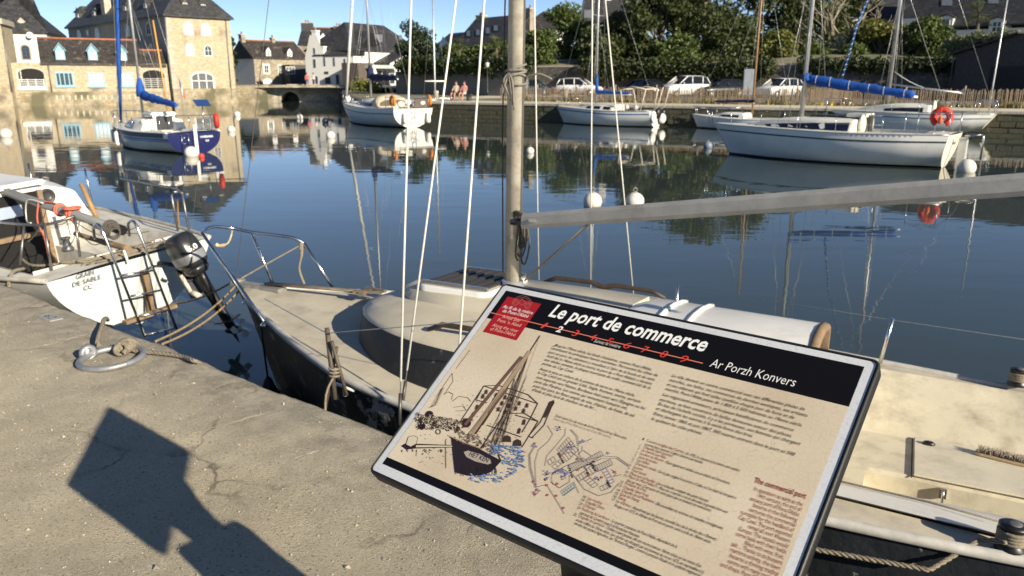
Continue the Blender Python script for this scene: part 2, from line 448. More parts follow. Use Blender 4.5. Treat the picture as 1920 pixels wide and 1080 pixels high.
# ================================================================== the information lectern
BW, BH = .72, .456
ex = Vector((.779, -.627, 0)).normalized()
TLp = Vector((-.016, 1.537, ZC - .4075)); BLp = Vector((-.250, 1.247, ZC - .670))
ey = (TLp - BLp).normalized(); ez = ex.cross(ey).normalized()
BM = Matrix((ex.to_4d(), ey.to_4d(), ez.to_4d(), BLp.to_4d())).transposed()
for i in range(3): BM[3][i] = 0
BM[3][3] = 1; BI = BM.inverted()
def bp(x, y):
    """a point of the sign's face under a sight line"""
    d = BI.to_3x3() @ ray(x, y); o = BI @ Vector((0, 0, ZC)); p = o - d * (o.z / d.z); return Vector((p.x, p.y))
sign = thing('information_lectern', 'black framed tilted information board about the commercial port, in front on the quay', 'sign')
base = QF.loc(Vector((0, 0, 0)) + (BLp + ex * BW * .5 + ey * BH * .5)); 
sign.location = QF.m @ Vector((base.x, base.y, QZ))
SI = Matrix.Translation(-Vector(sign.location))
def sbuild(mb, name, m, parent, bevel=0):
    """face coordinates of the board to the lectern's own"""
    mb.xf(SI @ BM if parent is sign else BM); return mb.build(name, m, parent, bevel)
blackm = mat('powder_coated_black', (.010, .010, .011), .5, var=.25, vs=40, bump=.15, bs=300)
def rrect(x0, y0, x1, y1, r, n=5):
    out = []
    for cx, cy, a0 in ((x1 - r, y1 - r, 0), (x0 + r, y1 - r, 90), (x0 + r, y0 + r, 180), (x1 - r, y0 + r, 270)):
        for k in range(n + 1): a = R(a0 + 90 * k / n); out.append((cx + r * math.cos(a), cy + r * math.sin(a)))
    return out
fr = MB()
o = rrect(-.006, -.006, BW + .006, BH + .006, .014); i_ = rrect(-.001, -.001, BW + .001, BH + .001, .010)
rings = [[Vector((x, y, -.020)) for x, y in i_], [Vector((x, y, -.024)) for x, y in o], [Vector((x, y, -.001)) for x, y in o], [Vector((x, y, .0015)) for x, y in i_], [Vector((x, y, -.002)) for x, y in i_]]
fr.loft(rings, True, True, False)
sbuild(fr, 'frame', blackm, sign)
def field(x0, y0, x1, y1, z, name, m, parent=sign):
    f = MB(); f.quad((x0, y0, z), (x1, y0, z), (x1, y1, z), (x0, y1, z)); return sbuild(f, name, m, parent)
def crackle(name, c, c2, rough, metal=0., lines=.5):
    m = bpy.data.materials.new(name); m.use_nodes = True; t = m.node_tree; b = t.nodes['Principled BSDF']; L = t.links.new
    b.inputs['Roughness'].default_value = rough; b.inputs['Metallic'].default_value = metal
    tc = nd(t, 'ShaderNodeTexCoord'); n0 = nd(t, 'ShaderNodeTexNoise'); n0.inputs['Scale'].default_value = 40
    L(tc.outputs['Object'], n0.inputs['Vector'])
    ad = nd(t, 'ShaderNodeVectorMath', operation='MULTIPLY_ADD'); L(n0.outputs['Color'], ad.inputs[0]); ad.inputs[1].default_value = (.012,) * 3; L(tc.outputs['Object'], ad.inputs[2])
    v = nd(t, 'ShaderNodeTexVoronoi', feature='DISTANCE_TO_EDGE'); v.inputs['Scale'].default_value = 105; L(ad.outputs[0], v.inputs['Vector'])
    r = nd(t, 'ShaderNodeMapRange'); r.inputs[1].default_value = .006; r.inputs[2].default_value = .035; r.inputs[3].default_value = 1 - lines; r.inputs[4].default_value = 1
    L(v.outputs['Distance'], r.inputs[0])
    n1 = nd(t, 'ShaderNodeTexNoise'); n1.inputs['Scale'].default_value = 5; n1.inputs['Detail'].default_value = 5; L(tc.outputs['Object'], n1.inputs['Vector'])
    r1 = nd(t, 'ShaderNodeMapRange'); r1.inputs[1].default_value = .35; r1.inputs[2].default_value = .7; L(n1.outputs[0], r1.inputs[0])
    mx = nd(t, 'ShaderNodeMix', data_type='RGBA'); mx.inputs[6].default_value = (*c, 1); mx.inputs[7].default_value = (*c2, 1); L(r1.outputs[0], mx.inputs[0])
    sc = nd(t, 'ShaderNodeVectorMath', operation='SCALE'); L(mx.outputs[2], sc.inputs[0]); L(r.outputs[0], sc.inputs['Scale']); L(sc.outputs[0], b.inputs['Base Color'])
    bu = nd(t, 'ShaderNodeBump'); bu.inputs['Strength'].default_value = .25; bu.inputs['Distance'].default_value = .0006; L(r.outputs[0], bu.inputs['Height']); L(bu.outputs[0], b.inputs['Normal'])
    return m
h0 = bp(953, 544); h1 = bp(1619, 690); hb = bp(913, 595); f0 = bp(724, 856); f1 = bp(714, 868)
px0, px1 = (h0.x + hb.x + f0.x) / 3, (h1.x + bp(1592, 765).x) / 2
hy0, hy1 = (hb.y + bp(1592, 765).y) / 2, (h0.y + h1.y) / 2
panel = field(0, 0, BW, BH, 0., 'panel', crackle('silver_panel', (.62, .64, .67), (.70, .72, .74), .42, .1, .2))
FZ = .0004
beige = crackle('beige_print', (.66, .575, .44), (.55, .455, .33), .45, 0, .16)
prt = field(px0, f0.y, px1, hy0, FZ, 'beige_field', beige)
inkb = mat('black_print', (.005, .005, .007), .5, var=.1, spec=.15)
field(px0, hy0, px1, hy1, FZ, 'header_band', inkb)
field(px0, f1.y, px1, f0.y, FZ, 'footer_band', inkb)
rb = [bp(*p) for p in ((952, 556.4), (1014.7, 570.3), (968.9, 638.9), (906, 622.2))]
field((rb[0].x + rb[3].x) / 2, (rb[2].y + rb[3].y) / 2, (rb[1].x + rb[2].x) / 2, (rb[0].y + rb[1].y) / 2, FZ * 2, 'red_box', mat('red_print', (.33, .010, .016), .42, var=.08))
def A(x, y): return bp(900 + x / 3.6, 530 + y / 3.6)
def B2(x, y): return bp(1200 + x / 2.077, 560 + y / 2.077)
def D4(x, y): return bp(1160 + x / 5.4, 810 + y / 5.4)
def E5(x, y): return bp(1060 + x / 5.647, 920 + y / 5.647)
def F6(x, y): return bp(1340 + x / 5.4, 880 + y / 5.4)
inkw = mat('white_print', (.82, .82, .80), .35, var=.03)
inkd = mat('dark_ink', (.022, .017, .015), .45, var=.1)
inkr = mat('maroon_ink', (.24, .045, .035), .45, var=.1)
inks = mat('salmon_ink', (.66, .20, .13), .45, var=.05)
inkg = mat('grey_ink', (.36, .27, .20), .45, var=.05)
TZ = FZ * 3
def block(name, lines, size, m, shear=.2, offset=0., level=True, even=False):
    t_ = MB(); mid = [(f(*s).y + f(*e).y) / 2 for f, body, s, e in lines]; n = len(lines)
    for i, (f, body, s, e) in enumerate(lines):
        a, b = f(*s), f(*e)
        if level: b.y = a.y = lerp(mid[0], mid[-1], i / (n - 1)) if even else mid[i]
        put_text(t_, body, a, b, size, TZ, shear, offset)
    return sbuild(t_, name, m, sign)
P = lambda x, y: bp(x, y)
block('title', [(P, 'Le port de commerce', (1028, 593), (1321, 660))], .044, inkw, .2, .022)
block('subtitle', [(P, 'Ar Porzh Konvers', (1330, 688), (1489, 726))], .0250, inkw, .12, -.006)
block('red_box_text', [(A, 'Au fil de la rivière', (152, 170), (352, 218)), (A, "de Pont-l'Abbé", (150, 200), (322, 240))], .0118, inkw, .2)
block('red_box_translation', [(A, 'A-hed Ster', (147, 240), (270, 268)), (A, "Pont 'n Abad", (115, 265), (272, 300)), (A, 'Along the river', (80, 298), (255, 338)), (A, "of Pont-l'Abbé", (65, 322), (235, 365))], .0116, mat('pale_salmon_ink', (.80, .40, .32), .4), .0)
ln = MB(); a, b = bp(922, 587), bp(1318, 682); yl = (a.y + b.y) / 2
ln.quad((px0, yl - .0009, TZ - .0001), (b.x, yl - .0009, TZ - .0001), (b.x, yl + .0009, TZ - .0001), (px0, yl + .0009, TZ - .0001)); 
sbuild(ln, 'route_line', inks, sign)
for k, (x, y) in zip('13456789', ((435, 294), (645, 346), (760, 374), (872, 403), (990, 433), (1113, 461), (1240, 492), (1379, 524))):
    nm = MB(); p = A(x, y); put_text(nm, k, (p.x - .006, yl - .0075), (p.x + .006, yl - .0075), .021, TZ, .2); sbuild(nm, 'route_number', mat('red_numeral', (.62, .05, .035), .4), sign)
nm = MB(); p = A(537, 320); put_text(nm, '2', (p.x - .0058, yl - .0072), (p.x + .0058, yl - .0072), .020, TZ, .15, .02); sbuild(nm, 'current_number', inkw, sign)
block('route_caption', [(A, 'Suivez la rivière', (768, 402), (943, 447))], .0105, mat('pale_ink', (.62, .60, .56), .4), .2)
block('left_paragraphs', [(A,) + l for l in (
    ("J", (490, 428), (520, 432)), ("usqu'au 19ème siècle, les fonds d'estuaires, comme Pont-l'Abbé,", (512, 432), (1157, 597)),
    ("constituent les principaux havres maritimes. Parcourant les côtes de", (480, 450), (1198, 638)),
    ("port en port, les caboteurs y mouillent à l'abri de la houle et du vent.", (463, 476), (1180, 668)),
    ("Actif dès le 14ème siècle au moins, le port de « Pont Abbatis » devient,", (450, 502), (1160, 695)),
    ("aux siècles suivants, la plaque tournante du trafic commercial de la", (435, 528), (1150, 722)),
    ("pointe du Cap Caval.", (418, 556), (630, 610)),
    ("Avant la mise en culture de la pomme de terre au 19ème siècle,", (402, 590), (1043, 773)),
    ("le Cap Caval est un grenier à blé. Seigle, froment, avoine, sarrasin", (390, 616), (1083, 815)),
    ("sont exportés vers Nantes, Bordeaux mais aussi vers l'Espagne ou les", (380, 645), (1113, 862)),
    ("ports des Flandres. Les navires qui remontent l'estuaire ont,", (367, 672), (993, 862)),
    ("pour leur part, les flancs emplis de vins, d'épices, de fruits, de sel,", (360, 703), (1043, 912)),
    ("d'huile et plus tard de charbon ou de fer…", (352, 731), (790, 866)))], .0085, inkd, .22, .0)
block('right_paragraphs', [(B2,) + l for l in (
    ("La ville devient un centre commercial avec ses différentes places de", (125, 303), (640, 440)),
    ("marchés, ses halles, ses commerces de denrées exotiques, ses artisans", (115, 322), (652, 463)),
    ("et ses cabarets qui font salles combles chaque jour de foire et de", (105, 340), (600, 470)),
    ("marché. Pont-l'Abbé passe de 1 800 à 5 500 habitants au 19ème siècle.", (98, 358), (632, 500)),
    ("Les négociants-armateurs, principaux bénéficiaires du commerce", (88, 380), (598, 518)),
    ("maritime, se font construire de belles demeures autour des places.", (75, 400), (592, 540)),
    ("En bas de l'échelle sociale, il y a les porteuses, ces femmes qui chargent", (70, 417), (625, 572)),
    ("et déchargent les navires à la seule force des bras.", (62, 435), (440, 541)),
    ("Entre janvier 1865 et juin 1867, 360 navires entrent dans le port et 598", (52, 455), (603, 613)),
    ("le quittent les cales pleines.", (43, 475), (242, 530)))], .0085, inkd, .22, .0)
block('map_caption', [(A, "Dessin inspiré d'un plan de la ville de Pont-l'Abbé à la fin du 18ème siècle.", (510, 905), (990, 1062))], .0066, inkd, .22, .0)
block('map_caption_translation', [(A, "Street map of Pont-l'Abbé at the end of the 18th century.", (500, 925), (888, 1055))], .0066, inkg, .0)
block('key_names', [(D4,) + l for l in (
    ("Couvent et église des Carmes", (285, 98), (660, 222)), ("Chapelle Saint-Laurent", (255, 165), (545, 262)), ("Le marché aux Blés", (238, 198), (478, 276)),
    ("La place au Beurre", (220, 230), (455, 308)), ("Jeux de boules", (205, 265), (390, 328)), ("Les halles", (188, 298), (310, 338)), ("Chantiers navals", (172, 332), (380, 402)),
    ("Le port", (155, 367), (245, 397)), ("Four banal", (138, 400), (275, 447)), ("Place aux échaudés", (120, 433), (367, 522)), ("Place du Marc'hallac'h", (103, 465), (388, 568)),
    ("Fontaine du Prat", (68, 532), (280, 612)), ("Chapelle Saint-Yves", (50, 568), (300, 665)), ("Chapelle de la Madeleine", (33, 605), (357, 727)), ("Quai de l'étang", (17, 640), (208, 715)), ("Étang", (3, 675), (70, 708)))]
    + [(E5,) + l for l in (("Le château", (545, 125), (692, 182)), ("Les moulins", (237, 95), (388, 152)), ("Chapelle Christ", (218, 130), (413, 208)), ("L'hôpital", (198, 168), (313, 213)),
    ("Faubourg de Lambour", (178, 208), (468, 322)), ("Chapelle de Lambour", (140, 285), (418, 395)))], .0069, inkr, 0., .0)
block('key_numbers', [(D4, str(n), (x, y), (x + (8 if n < 10 else 24), y + (3 if n < 10 else 8))) for n, x, y in ((1, 245, 86), (2, 212, 152), (3, 196, 184), (4, 178, 217), (5, 162, 250), (6, 146, 284), (7, 130, 316), (8, 112, 351), (9, 95, 384), (10, 72, 418), (11, 55, 452), (12, 20, 520), (13, 3, 556))]
    + [(E5, str(n), (x, y), (x + 28, y + 10)) for n, x, y in ((14, 548, 6), (15, 530, 40), (16, 513, 73), (17, 495, 108), (18, 188, 78), (19, 170, 113), (20, 150, 151), (21, 130, 192), (22, 90, 266))], .0066, mat('brown_ink', (.10, .05, .035), .45), 0.)
block('key_notes', [(D4,) + l for l in (
    ("- En 1792, le couvent et le cloître sont vendus", (668, 224), (1222, 410)), ("comme bien national. L'église devient paroissiale.", (270, 135), (853, 328)),
    ("- Place également dédiée aux produits de l'aviculture.", (462, 308), (1125, 542)), ("- Sur le plan original il est écrit « Colles où l'on bâtit les barques ».", (388, 404), (1190, 690)),
    ("- Les « échaudés » étaient des petits biscuits.", (375, 524), (912, 720)), ("- Place du « marché » où se déroulait la grande foire une", (396, 572), (1100, 832)),
    ("fois par mois. C'est aussi sur cette place que se tenaient les exécutions.", (88, 500), (937, 818)), ("- Elle accueillait les victimes de maladies contagieuses.", (365, 730), (1058, 998)))]
    + [(E5,) + l for l in (("- Abandonné par les barons, incendié lors de la révolte des « Bonnets", (700, 184), (1600, 540)), ("Rouges » en 1675, le château du Pont est en partie ruiné à la fin du 18ème siècle.", (525, 165), (1540, 568)),
    ("- Le quartier populeux de Pont-l'Abbé, dépendant de la", (476, 325), (1180, 615)), ("paroisse de Combrit jusqu'à la Révolution française.", (155, 248), (788, 505)),
    ("- Dédiée à saint Jacques, elle est reconstruite au 16ème siècle sur les restes d'un", (425, 400), (1437, 822)),
    ("ancien édifice du 13ème siècle. Son clocher est décapité par les hommes du roi en 1675, en représailles à la", (118, 322), (1465, 888)),
    ('révolte des paysans bigoudens, les "Bonnets Rouges", contre la pression fiscale et le système seigneurial.', (97, 358), (1437, 925)))], .0069, inkd, .22, .0)
block('english_title', [(F6, "The commercial port", (400, 130), (920, 305))], .0118, inkr, 0., .02)
block('english_text', [(F6,) + l for l in (("In operation as early as the", (400, 220), (890, 375)), ("14th century, the end of", (440, 288), (880, 425)), ("estuary port of Pont-l'Abbé", (358, 318), (858, 478)),
    ("became in the following", (388, 388), (835, 533)), ("centuries the commercial", (348, 428), (820, 582)), ("turntable for the headland of", (262, 455), (800, 640)), ("Cap Caval. The port exported", (242, 508), (780, 692)),
    ("cereal all over Western", (340, 600), (762, 747)), ("Europe. The vessels would", (243, 628), (743, 800)), ("come back with their holds", (215, 678), (722, 858)), ("filled with wine, fruit,", (303, 768), (700, 912)),
    ("salt… Thanks to its buoyant", (168, 785), (685, 965)), ("maritime activity, the town", (155, 840), (662, 1025)), ("became a thriving trading", (150, 900), (642, 1085)), ("centre with many markets", (130, 955), (622, 1140)),
    ("and shops. Pont-l'Abbé", (58, 990), (500, 1150)))], .0090, inkr, 0., .0, even=True)
# ---- the printed drawing: flat pen strokes
def stroke(mb, pts, w_, z=TZ, mi=0):
    pts = [Vector(p) for p in pts]
    for i in range(len(pts) - 1):
        a, b = pts[i], pts[i + 1]; d = b - a
        if d.length < 1e-6: continue
        n = Vector((-d.y, d.x)).normalized() * w_ / 2
        mb.quad((a.x - n.x, a.y - n.y, z), (b.x - n.x, b.y - n.y, z), (b.x + n.x, b.y + n.y, z), (a.x + n.x, a.y + n.y, z), mi=mi)
def C(x, y): return bp(700 + x / 3.6, 620 + y / 3.6)
def G3(x, y): return bp(960 + x / 5.142, 770 + y / 5.142)
def poly(mb, f, pts, z=TZ, mi=0): mb.add([(*f(*p), z) for p in pts], [tuple(range(len(pts)))], mi)
rs = random.Random(11)
dr = MB()
def S(pts, w_=.0007, mi=0, f=C): stroke(dr, [f(*p) for p in pts], w_ * 1.35, TZ + .00005 * mi, mi)
# warehouse behind the ship
for pts in ([(700, 465), (748, 375), (1112, 495), (1060, 600)], [(748, 375), (850, 372)], [(600, 600), (690, 465), (748, 378)], [(690, 468), (770, 490)], [(975, 410), (1048, 435), (1112, 495)], [(910, 560), (1020, 560), (1115, 615), (960, 572)],
            [(1115, 615), (1005, 790)], [(1060, 600), (1005, 690)], [(850, 372), (975, 410)], [(910, 560), (870, 650)], [(1220, 480), (1155, 640), (1075, 725)], [(1195, 480), (1130, 620), (1050, 715)], [(1050, 715), (1082, 728)], [(600, 600), (560, 690)], [(770, 640), (1000, 720)]): S(pts, .0011)
for x, y in ((762, 418), (740, 448), (890, 455), (868, 495), (845, 535), (790, 520), (770, 560), (935, 470), (915, 512), (890, 553), (985, 495), (962, 530), (1037, 510), (1015, 545), (830, 440), (675, 570), (815, 475), (700, 520), (660, 600)):
    poly(dr, C, [(x - 8, y + 12), (x - 4, y - 8), (x + 3, y - 15), (x + 10, y - 10), (x + 6, y + 12)], mi=0)
    S([(x - 11, y + 14), (x - 6, y - 10), (x + 4, y - 19), (x + 13, y - 12), (x + 9, y + 14)], .0006)
for x, y in ((1018, 620), (985, 680)):
    poly(dr, C, [(x - 14, y + 18), (x - 6, y - 12), (x + 4, y - 22), (x + 14, y - 14), (x + 6, y + 18)])
for x, y in ((905, 735), (975, 762)): poly(dr, C, [(x - 32, y + 18), (x - 26, y - 14), (x, y - 28), (x + 24, y - 16), (x + 28, y + 20)])
poly(dr, C, [(1195, 482), (1222, 470), (1225, 490), (1165, 590), (1150, 590)])
for k in range(90):                                  # hatching on the walls
    x, y = rs.uniform(600, 1100), rs.uniform(420, 790)
    if y > 420 + (1112 - x) * .0 and x + y < 1780: S([(x, y), (x + rs.uniform(4, 12), y + rs.uniform(1, 5))], .0004)
# masts, yards and furled sails
for p0, p1, w0, mi in (((672, 690), (1060, 140), .0065, 1), ((1060, 140), (1127, 35), .0016, 0), ((690, 700), (1045, 165), .0030, 0), ((620, 640), (1003, 178), .0050, 2), ((640, 610), (925, 268), .0028, 0), ((600, 660), (880, 330), .0018, 0),
                       ((740, 640), (1035, 190), .0012, 0), ((735, 800), (1040, 200), .0007, 0), ((830, 780), (1048, 170), .0007, 0), ((845, 800), (1052, 160), .0007, 0), ((800, 760), (1030, 210), .0007, 0), ((1127, 35), (985, 430), .0003, 0), ((880, 580), (720, 805), .0014, 0), ((655, 700), (890, 400), .0055, 1), ((780, 560), (905, 395), .0040, 2)):
    S([p0, p1], w0, mi)
for k in range(16):
    S([(rs.uniform(780, 880), rs.uniform(740, 800)), (rs.uniform(930, 1045), rs.uniform(180, 420))], .0004)
for y in range(0, 6): S([(815 + y * 14, 740 - y * 40), (875 + y * 13, 755 - y * 40)], .0004)
# hull
poly(dr, C, [(528, 727), (540, 850), (552, 958), (640, 982), (740, 980), (800, 955), (864, 884), (720, 808), (600, 765)], TZ, 3)
poly(dr, C, [(612, 822), (640, 812), (720, 835), (790, 870), (798, 898), (775, 906), (690, 885), (630, 855)], TZ + .0001, 4)
t_ = [C(645, 846), C(770, 893)]; put_text(dr, 'HET KEN', t_[0], t_[1], .012, TZ + .0002, 0, .01, 3)
S([(520, 720), (610, 765), (720, 805), (864, 884), (845, 838)], .0016); S([(515, 713), (615, 757), (725, 797)], .0012, 1)
for k in range(40):
    x = rs.uniform(550, 830); S([(x, rs.uniform(900, 950)), (x + rs.uniform(-6, 10), rs.uniform(955, 985))], .0007, 3)
for k in range(110):                                 # deck clutter
    x, y = rs.uniform(545, 830), 0; y = 700 + (x - 545) * .36 + rs.uniform(-45, 40)
    S([(x, y), (x + rs.uniform(-18, 18), y + rs.uniform(-22, 14)), (x + rs.uniform(-20, 20), y + rs.uniform(-14, 14))], rs.choice((.0005, .0009)), rs.choice((0, 0, 0, 2, 1)))
for k in range(520):                                 # the crowd on the quay
    x = rs.uniform(285, 585); y = 555 + (x - 285) * .18 + rs.uniform(0, 110) * (1 - (x - 285) / 700)
    S([(x, y), (x + rs.uniform(-10, 10), y + rs.uniform(-14, 14)), (x + rs.uniform(-12, 12), y + rs.uniform(-12, 12))], rs.choice((.0003, .0005, .0008)), rs.choice((0, 0, 0, 0, 6, 3, 2, 0)))
for x, y, r in ((380, 570, 26), (335, 605, 22), (330, 645, 24), (440, 685, 16), (630, 625, 30), (505, 665, 14), (400, 620, 18)):
    S([(x + r * math.cos(a * .7), y + r * math.sin(a * .7)) for a in range(10)], .0012)
    if r > 22: poly(dr, C, [(x + r * .9 * math.cos(a * .7), y + r * .9 * math.sin(a * .7)) for a in range(9)], mi=3)
for pts in ([(375, 525), (420, 500), (470, 385), (440, 440)], [(470, 385), (535, 290), (540, 345), (480, 435)], [(535, 480), (580, 445), (640, 455), (660, 480)], [(480, 430), (510, 415), (540, 430), (530, 470)], [(545, 520), (610, 510), (630, 540), (560, 545)], [(560, 260), (655, 132)]): S(pts, .0006)
for k in range(14): S([(385 + k * 5, 520 - k * 9), (430 + k * 4, 505 - k * 9)], .0005)
for k in range(60): S([(rs.uniform(480, 680), rs.uniform(420, 560)), ] * 1 + [(rs.uniform(480, 680), rs.uniform(430, 560))] * 0, .0005)
# the bollard with its rope
poly(dr, C, [(190, 780), (225, 760), (290, 765), (540, 775), (540, 790), (290, 798), (225, 805)], TZ, 3); poly(dr, C, [(290, 775), (535, 779), (535, 786), (290, 790)], TZ + .0001, 6)
poly(dr, C, [(225, 770), (240, 720), (275, 712), (300, 725), (290, 765), (255, 785)], TZ + .0001, 6); S([(225, 770), (240, 720), (275, 712), (300, 725), (290, 765), (255, 785), (225, 770)], .0014)
for k in range(22): x = rs.uniform(190, 480); S([(x, 800 + rs.uniform(0, 12)), (x + rs.uniform(-6, 6), 812 + rs.uniform(0, 14))], .0007)
S([(490, 740), (492, 930)], .0008); S([(295, 810), (292, 850)], .0006)
for k in range(30): x, y = rs.uniform(300, 530), rs.uniform(700, 900); S([(x, y), (x + 8, y + 4)], .0005)
# water
for k in range(150):
    x, y = rs.uniform(770, 1010), 0; y = rs.uniform(760, 890) + (x - 770) * .12
    if x < 860 and y > 840: continue
    S([(x, y), (x + rs.uniform(10, 28), y + rs.uniform(2, 12))], rs.choice((.0008, .0014, .002)), rs.choice((5, 5, 7)))
for k in range(70):
    x = rs.uniform(640, 960); y = 985 - (x - 740) ** 2 * .0006 + rs.uniform(-14, 40) - max(0, x - 850) * .35
    S([(x, y), (x + rs.uniform(8, 18), y + rs.uniform(4, 10))], .0012, rs.choice((5, 7)))
dm = [mat('sepia_ink', (.055, .030, .020), .45), mat('pale_spar', (.40, .29, .19), .45), mat('rust_sail', (.15, .08, .055), .45), mat('aubergine_ink', (.022, .013, .017), .45), mat('nameplate_tint', (.42, .36, .30), .45), mat('blue_ink', (.10, .17, .36), .45), mat('cream_ink', (.66, .58, .43), .45), mat('pale_blue_ink', (.24, .36, .55), .45)]
tag(sbuild(dr, 'ship_drawing', dm, sign), 'pen drawing of a sailing ship before a warehouse')
# ---- the printed street map
dr = MB()
def T(pts, w_=.0005, mi=0): S(pts, w_, mi, G3)
for pts in ([(345, 145), (398, 230), (355, 300), (260, 380), (225, 500), (238, 740)], [(520, 170), (515, 235), (420, 350), (340, 440), (320, 540)], [(215, 350), (165, 430), (175, 560), (225, 745)], [(225, 350), (178, 430), (190, 560), (240, 745)],
            [(565, 185), (625, 250), (640, 345)], [(575, 185), (635, 250), (648, 345)], [(650, 325), (775, 275)], [(640, 355), (655, 430), (700, 500)], [(680, 345), (680, 390), (640, 430)], [(480, 560), (560, 520), (760, 470), (880, 440), (1020, 450), (1140, 535)],
            [(560, 600), (700, 545), (870, 465), (1010, 462), (1130, 545)], [(700, 500), (580, 400), (470, 430)], [(580, 600), (700, 760), (840, 825), (960, 790), (1040, 700)], [(340, 720), (440, 880), (510, 1000)], [(225, 745), (340, 715)], [(190, 790), (280, 770), (215, 830)],
            [(690, 385), (770, 440)], [(965, 570), (1010, 610), (985, 640), (1060, 620)], [(600, 690), (650, 800)], [(380, 690), (460, 750), (560, 690), (560, 620)]): T(pts, .0006)
def plots(x0, y0, ux, uy, vx, vy, n, mi=0):
    for k in range(n + 1): T([(x0 + ux * k, y0 + uy * k), (x0 + ux * k + vx, y0 + uy * k + vy)], .0005, mi)
    T([(x0, y0), (x0 + ux * n, y0 + uy * n)], .0005, mi); T([(x0 + vx, y0 + vy), (x0 + ux * n + vx, y0 + uy * n + vy)], .0005, mi)
plots(440, 380, 18, -20, 45, 60, 6); plots(465, 405, 22, -22, 70, 90, 5); plots(545, 530, 19, -9, 40, 60, 8); plots(720, 470, 20, -11, 28, 40, 7); plots(800, 540, 22, -10, 22, 55, 7); plots(720, 570, 26, -18, 40, 60, 3)
plots(870, 580, 16, 26, 45, -22, 5, 2); plots(480, 780, 22, -16, 25, 45, 5, 3); plots(490, 800, 22, -16, 14, 22, 5, 3); plots(620, 640, 26, -16, 30, 50, 4); plots(690, 660, 24, 22, 50, -30, 4); plots(345, 490, 30, -22, 25, 40, 2); plots(390, 540, 30, -25, 30, 30, 3); plots(850, 740, 30, -14, 20, 40, 3)
for k in range(13): T([(390 + k * 11, 620 - 60 * math.sin(k * .24)), (560 - k * 4, 600 + k * 4)], .0004, 2)
T([(385 + 90 + 90 * math.cos(a * .35), 660 + 95 * math.sin(a * .35)) for a in range(7, 17)], .0006)
for a, b in (((450, 420), (500, 510)), ((545, 540), (590, 660)), ((705, 555), (745, 640)), ((770, 520), (810, 590)), ((730, 525), (800, 490)), ((400, 605), (490, 560)), ((915, 680), (950, 740))):
    for k in range(9):
        t0 = k / 9; x, y = lerp(a[0], b[0], t0) + rs.uniform(-5, 5), lerp(a[1], b[1], t0) + rs.uniform(-5, 5)
        T([(x, y), (x + rs.uniform(4, 12), y + rs.uniform(-3, 8))], .0022, 1)
for cx, cy in ((320, 600), (335, 660), (455, 180), (825, 660), (350, 610), (565, 365), (490, 650)):
    for k in range(12): x, y = cx + rs.gauss(0, 16), cy + rs.gauss(0, 12); T([(x, y), (x + rs.uniform(-9, 9), y + rs.uniform(-9, 9))], .0016, rs.choice((1, 2)))
for x, y in ((210, 688), (245, 765), (340, 722), (345, 818), (430, 825), (500, 943), (440, 710), (225, 808), (745, 628), (995, 597), (870, 648), (480, 440), (635, 470), (640, 575), (222, 322)): T([(x - 8, y - 4), (x + 8, y + 4)], .0028, 4)
for x, y in ((205, 345), (235, 350), (665, 310), (690, 295), (220, 800), (930, 415)): T([(x - 14, y + 10), (x - 4, y - 14), (x + 4, y + 10), (x + 14, y - 8)], .0008, 2)
sm_ = [mat('map_ink', (.17, .16, .20), .45), mat('map_black', (.03, .028, .03), .45), mat('map_violet', (.20, .20, .42), .45), mat('map_teal', (.16, .30, .38), .45), mat('map_red', (.42, .09, .05), .45)]
tag(sbuild(dr, 'street_map', sm_, sign), 'faint blue pen street map')
# round ornament on the red box
dr = MB()
for cx, cy, r in ((240, 137, 20), (240, 137, 12), (322, 158, 20), (322, 158, 12)): stroke(dr, [A(cx + r * math.cos(k * .45), cy + r * math.sin(k * .45)) for k in range(15)], .0006)
for r in (70, 58): stroke(dr, [A(285 + r * math.cos(-.1 - k * .25), 158 + r * .95 * math.sin(-.1 - k * .25)) for k in range(12)], .0006)
stroke(dr, [A(262, 140), A(285, 110), A(310, 140), A(285, 155), A(262, 140)], .0007)
sbuild(dr, 'ornament', mat('ornament_ink', (.50, .17, .15), .4), sign)
# ---- stand: post with a curved bracket
post = MB()
qloc = lambda s_, w_, z: QF.m @ Vector((s_, w_, z))
sb = QF.loc(sign.location)
def sp(ds, dw, z): return (SI @ (QF.m @ Vector((sb.x + ds, sb.y + dw, z))))
PW, PT = .115, .055
post.hexa([sp(-PT, -PW + .02, QZ - .02), sp(PT, -PW + .02, QZ - .02), sp(PT, PW + .02, QZ - .02), sp(-PT, PW + .02, QZ - .02), sp(-PT, -PW + .02, QZ + .70), sp(PT, -PW + .02, QZ + .70), sp(PT, PW + .02, QZ + .70), sp(-PT, PW + .02, QZ + .70)])
post.build('post', blackm, sign, bevel=.006)
br = MB(); rings = []
for k in range(9):
    t0 = k / 8; z = QZ + .69 + .30 * t0; hw = .055 + .115 * t0 ** 2.2; c0 = .02 + .0 * t0; hs = .05
    slope = .70 * (.27 + .0)  # follows the tilt of the board at the top
    lo, hi = c0 - hw, c0 + hw
    rings.append([sp(-hs, lo, z + (lo * .70) * t0 - .035 * t0), sp(hs, lo, z + (lo * .70) * t0 - .035 * t0), sp(hs, hi, z + (hi * .70) * t0 - .035 * t0), sp(-hs, hi, z + (hi * .70) * t0 - .035 * t0)])
br.loft(rings, True, True, True, 0, False); br.build('bracket', blackm, sign)
ft = MB(); ft.hexa([sp(-.09, -.15, QZ - .01), sp(.09, -.15, QZ - .01), sp(.09, .19, QZ - .01), sp(-.09, .19, QZ - .01), sp(-.09, -.15, QZ + .018), sp(.09, -.15, QZ + .018), sp(.09, .19, QZ + .018), sp(-.09, .19, QZ + .018)]); ft.build('foot_plate', blackm, sign, bevel=.003)
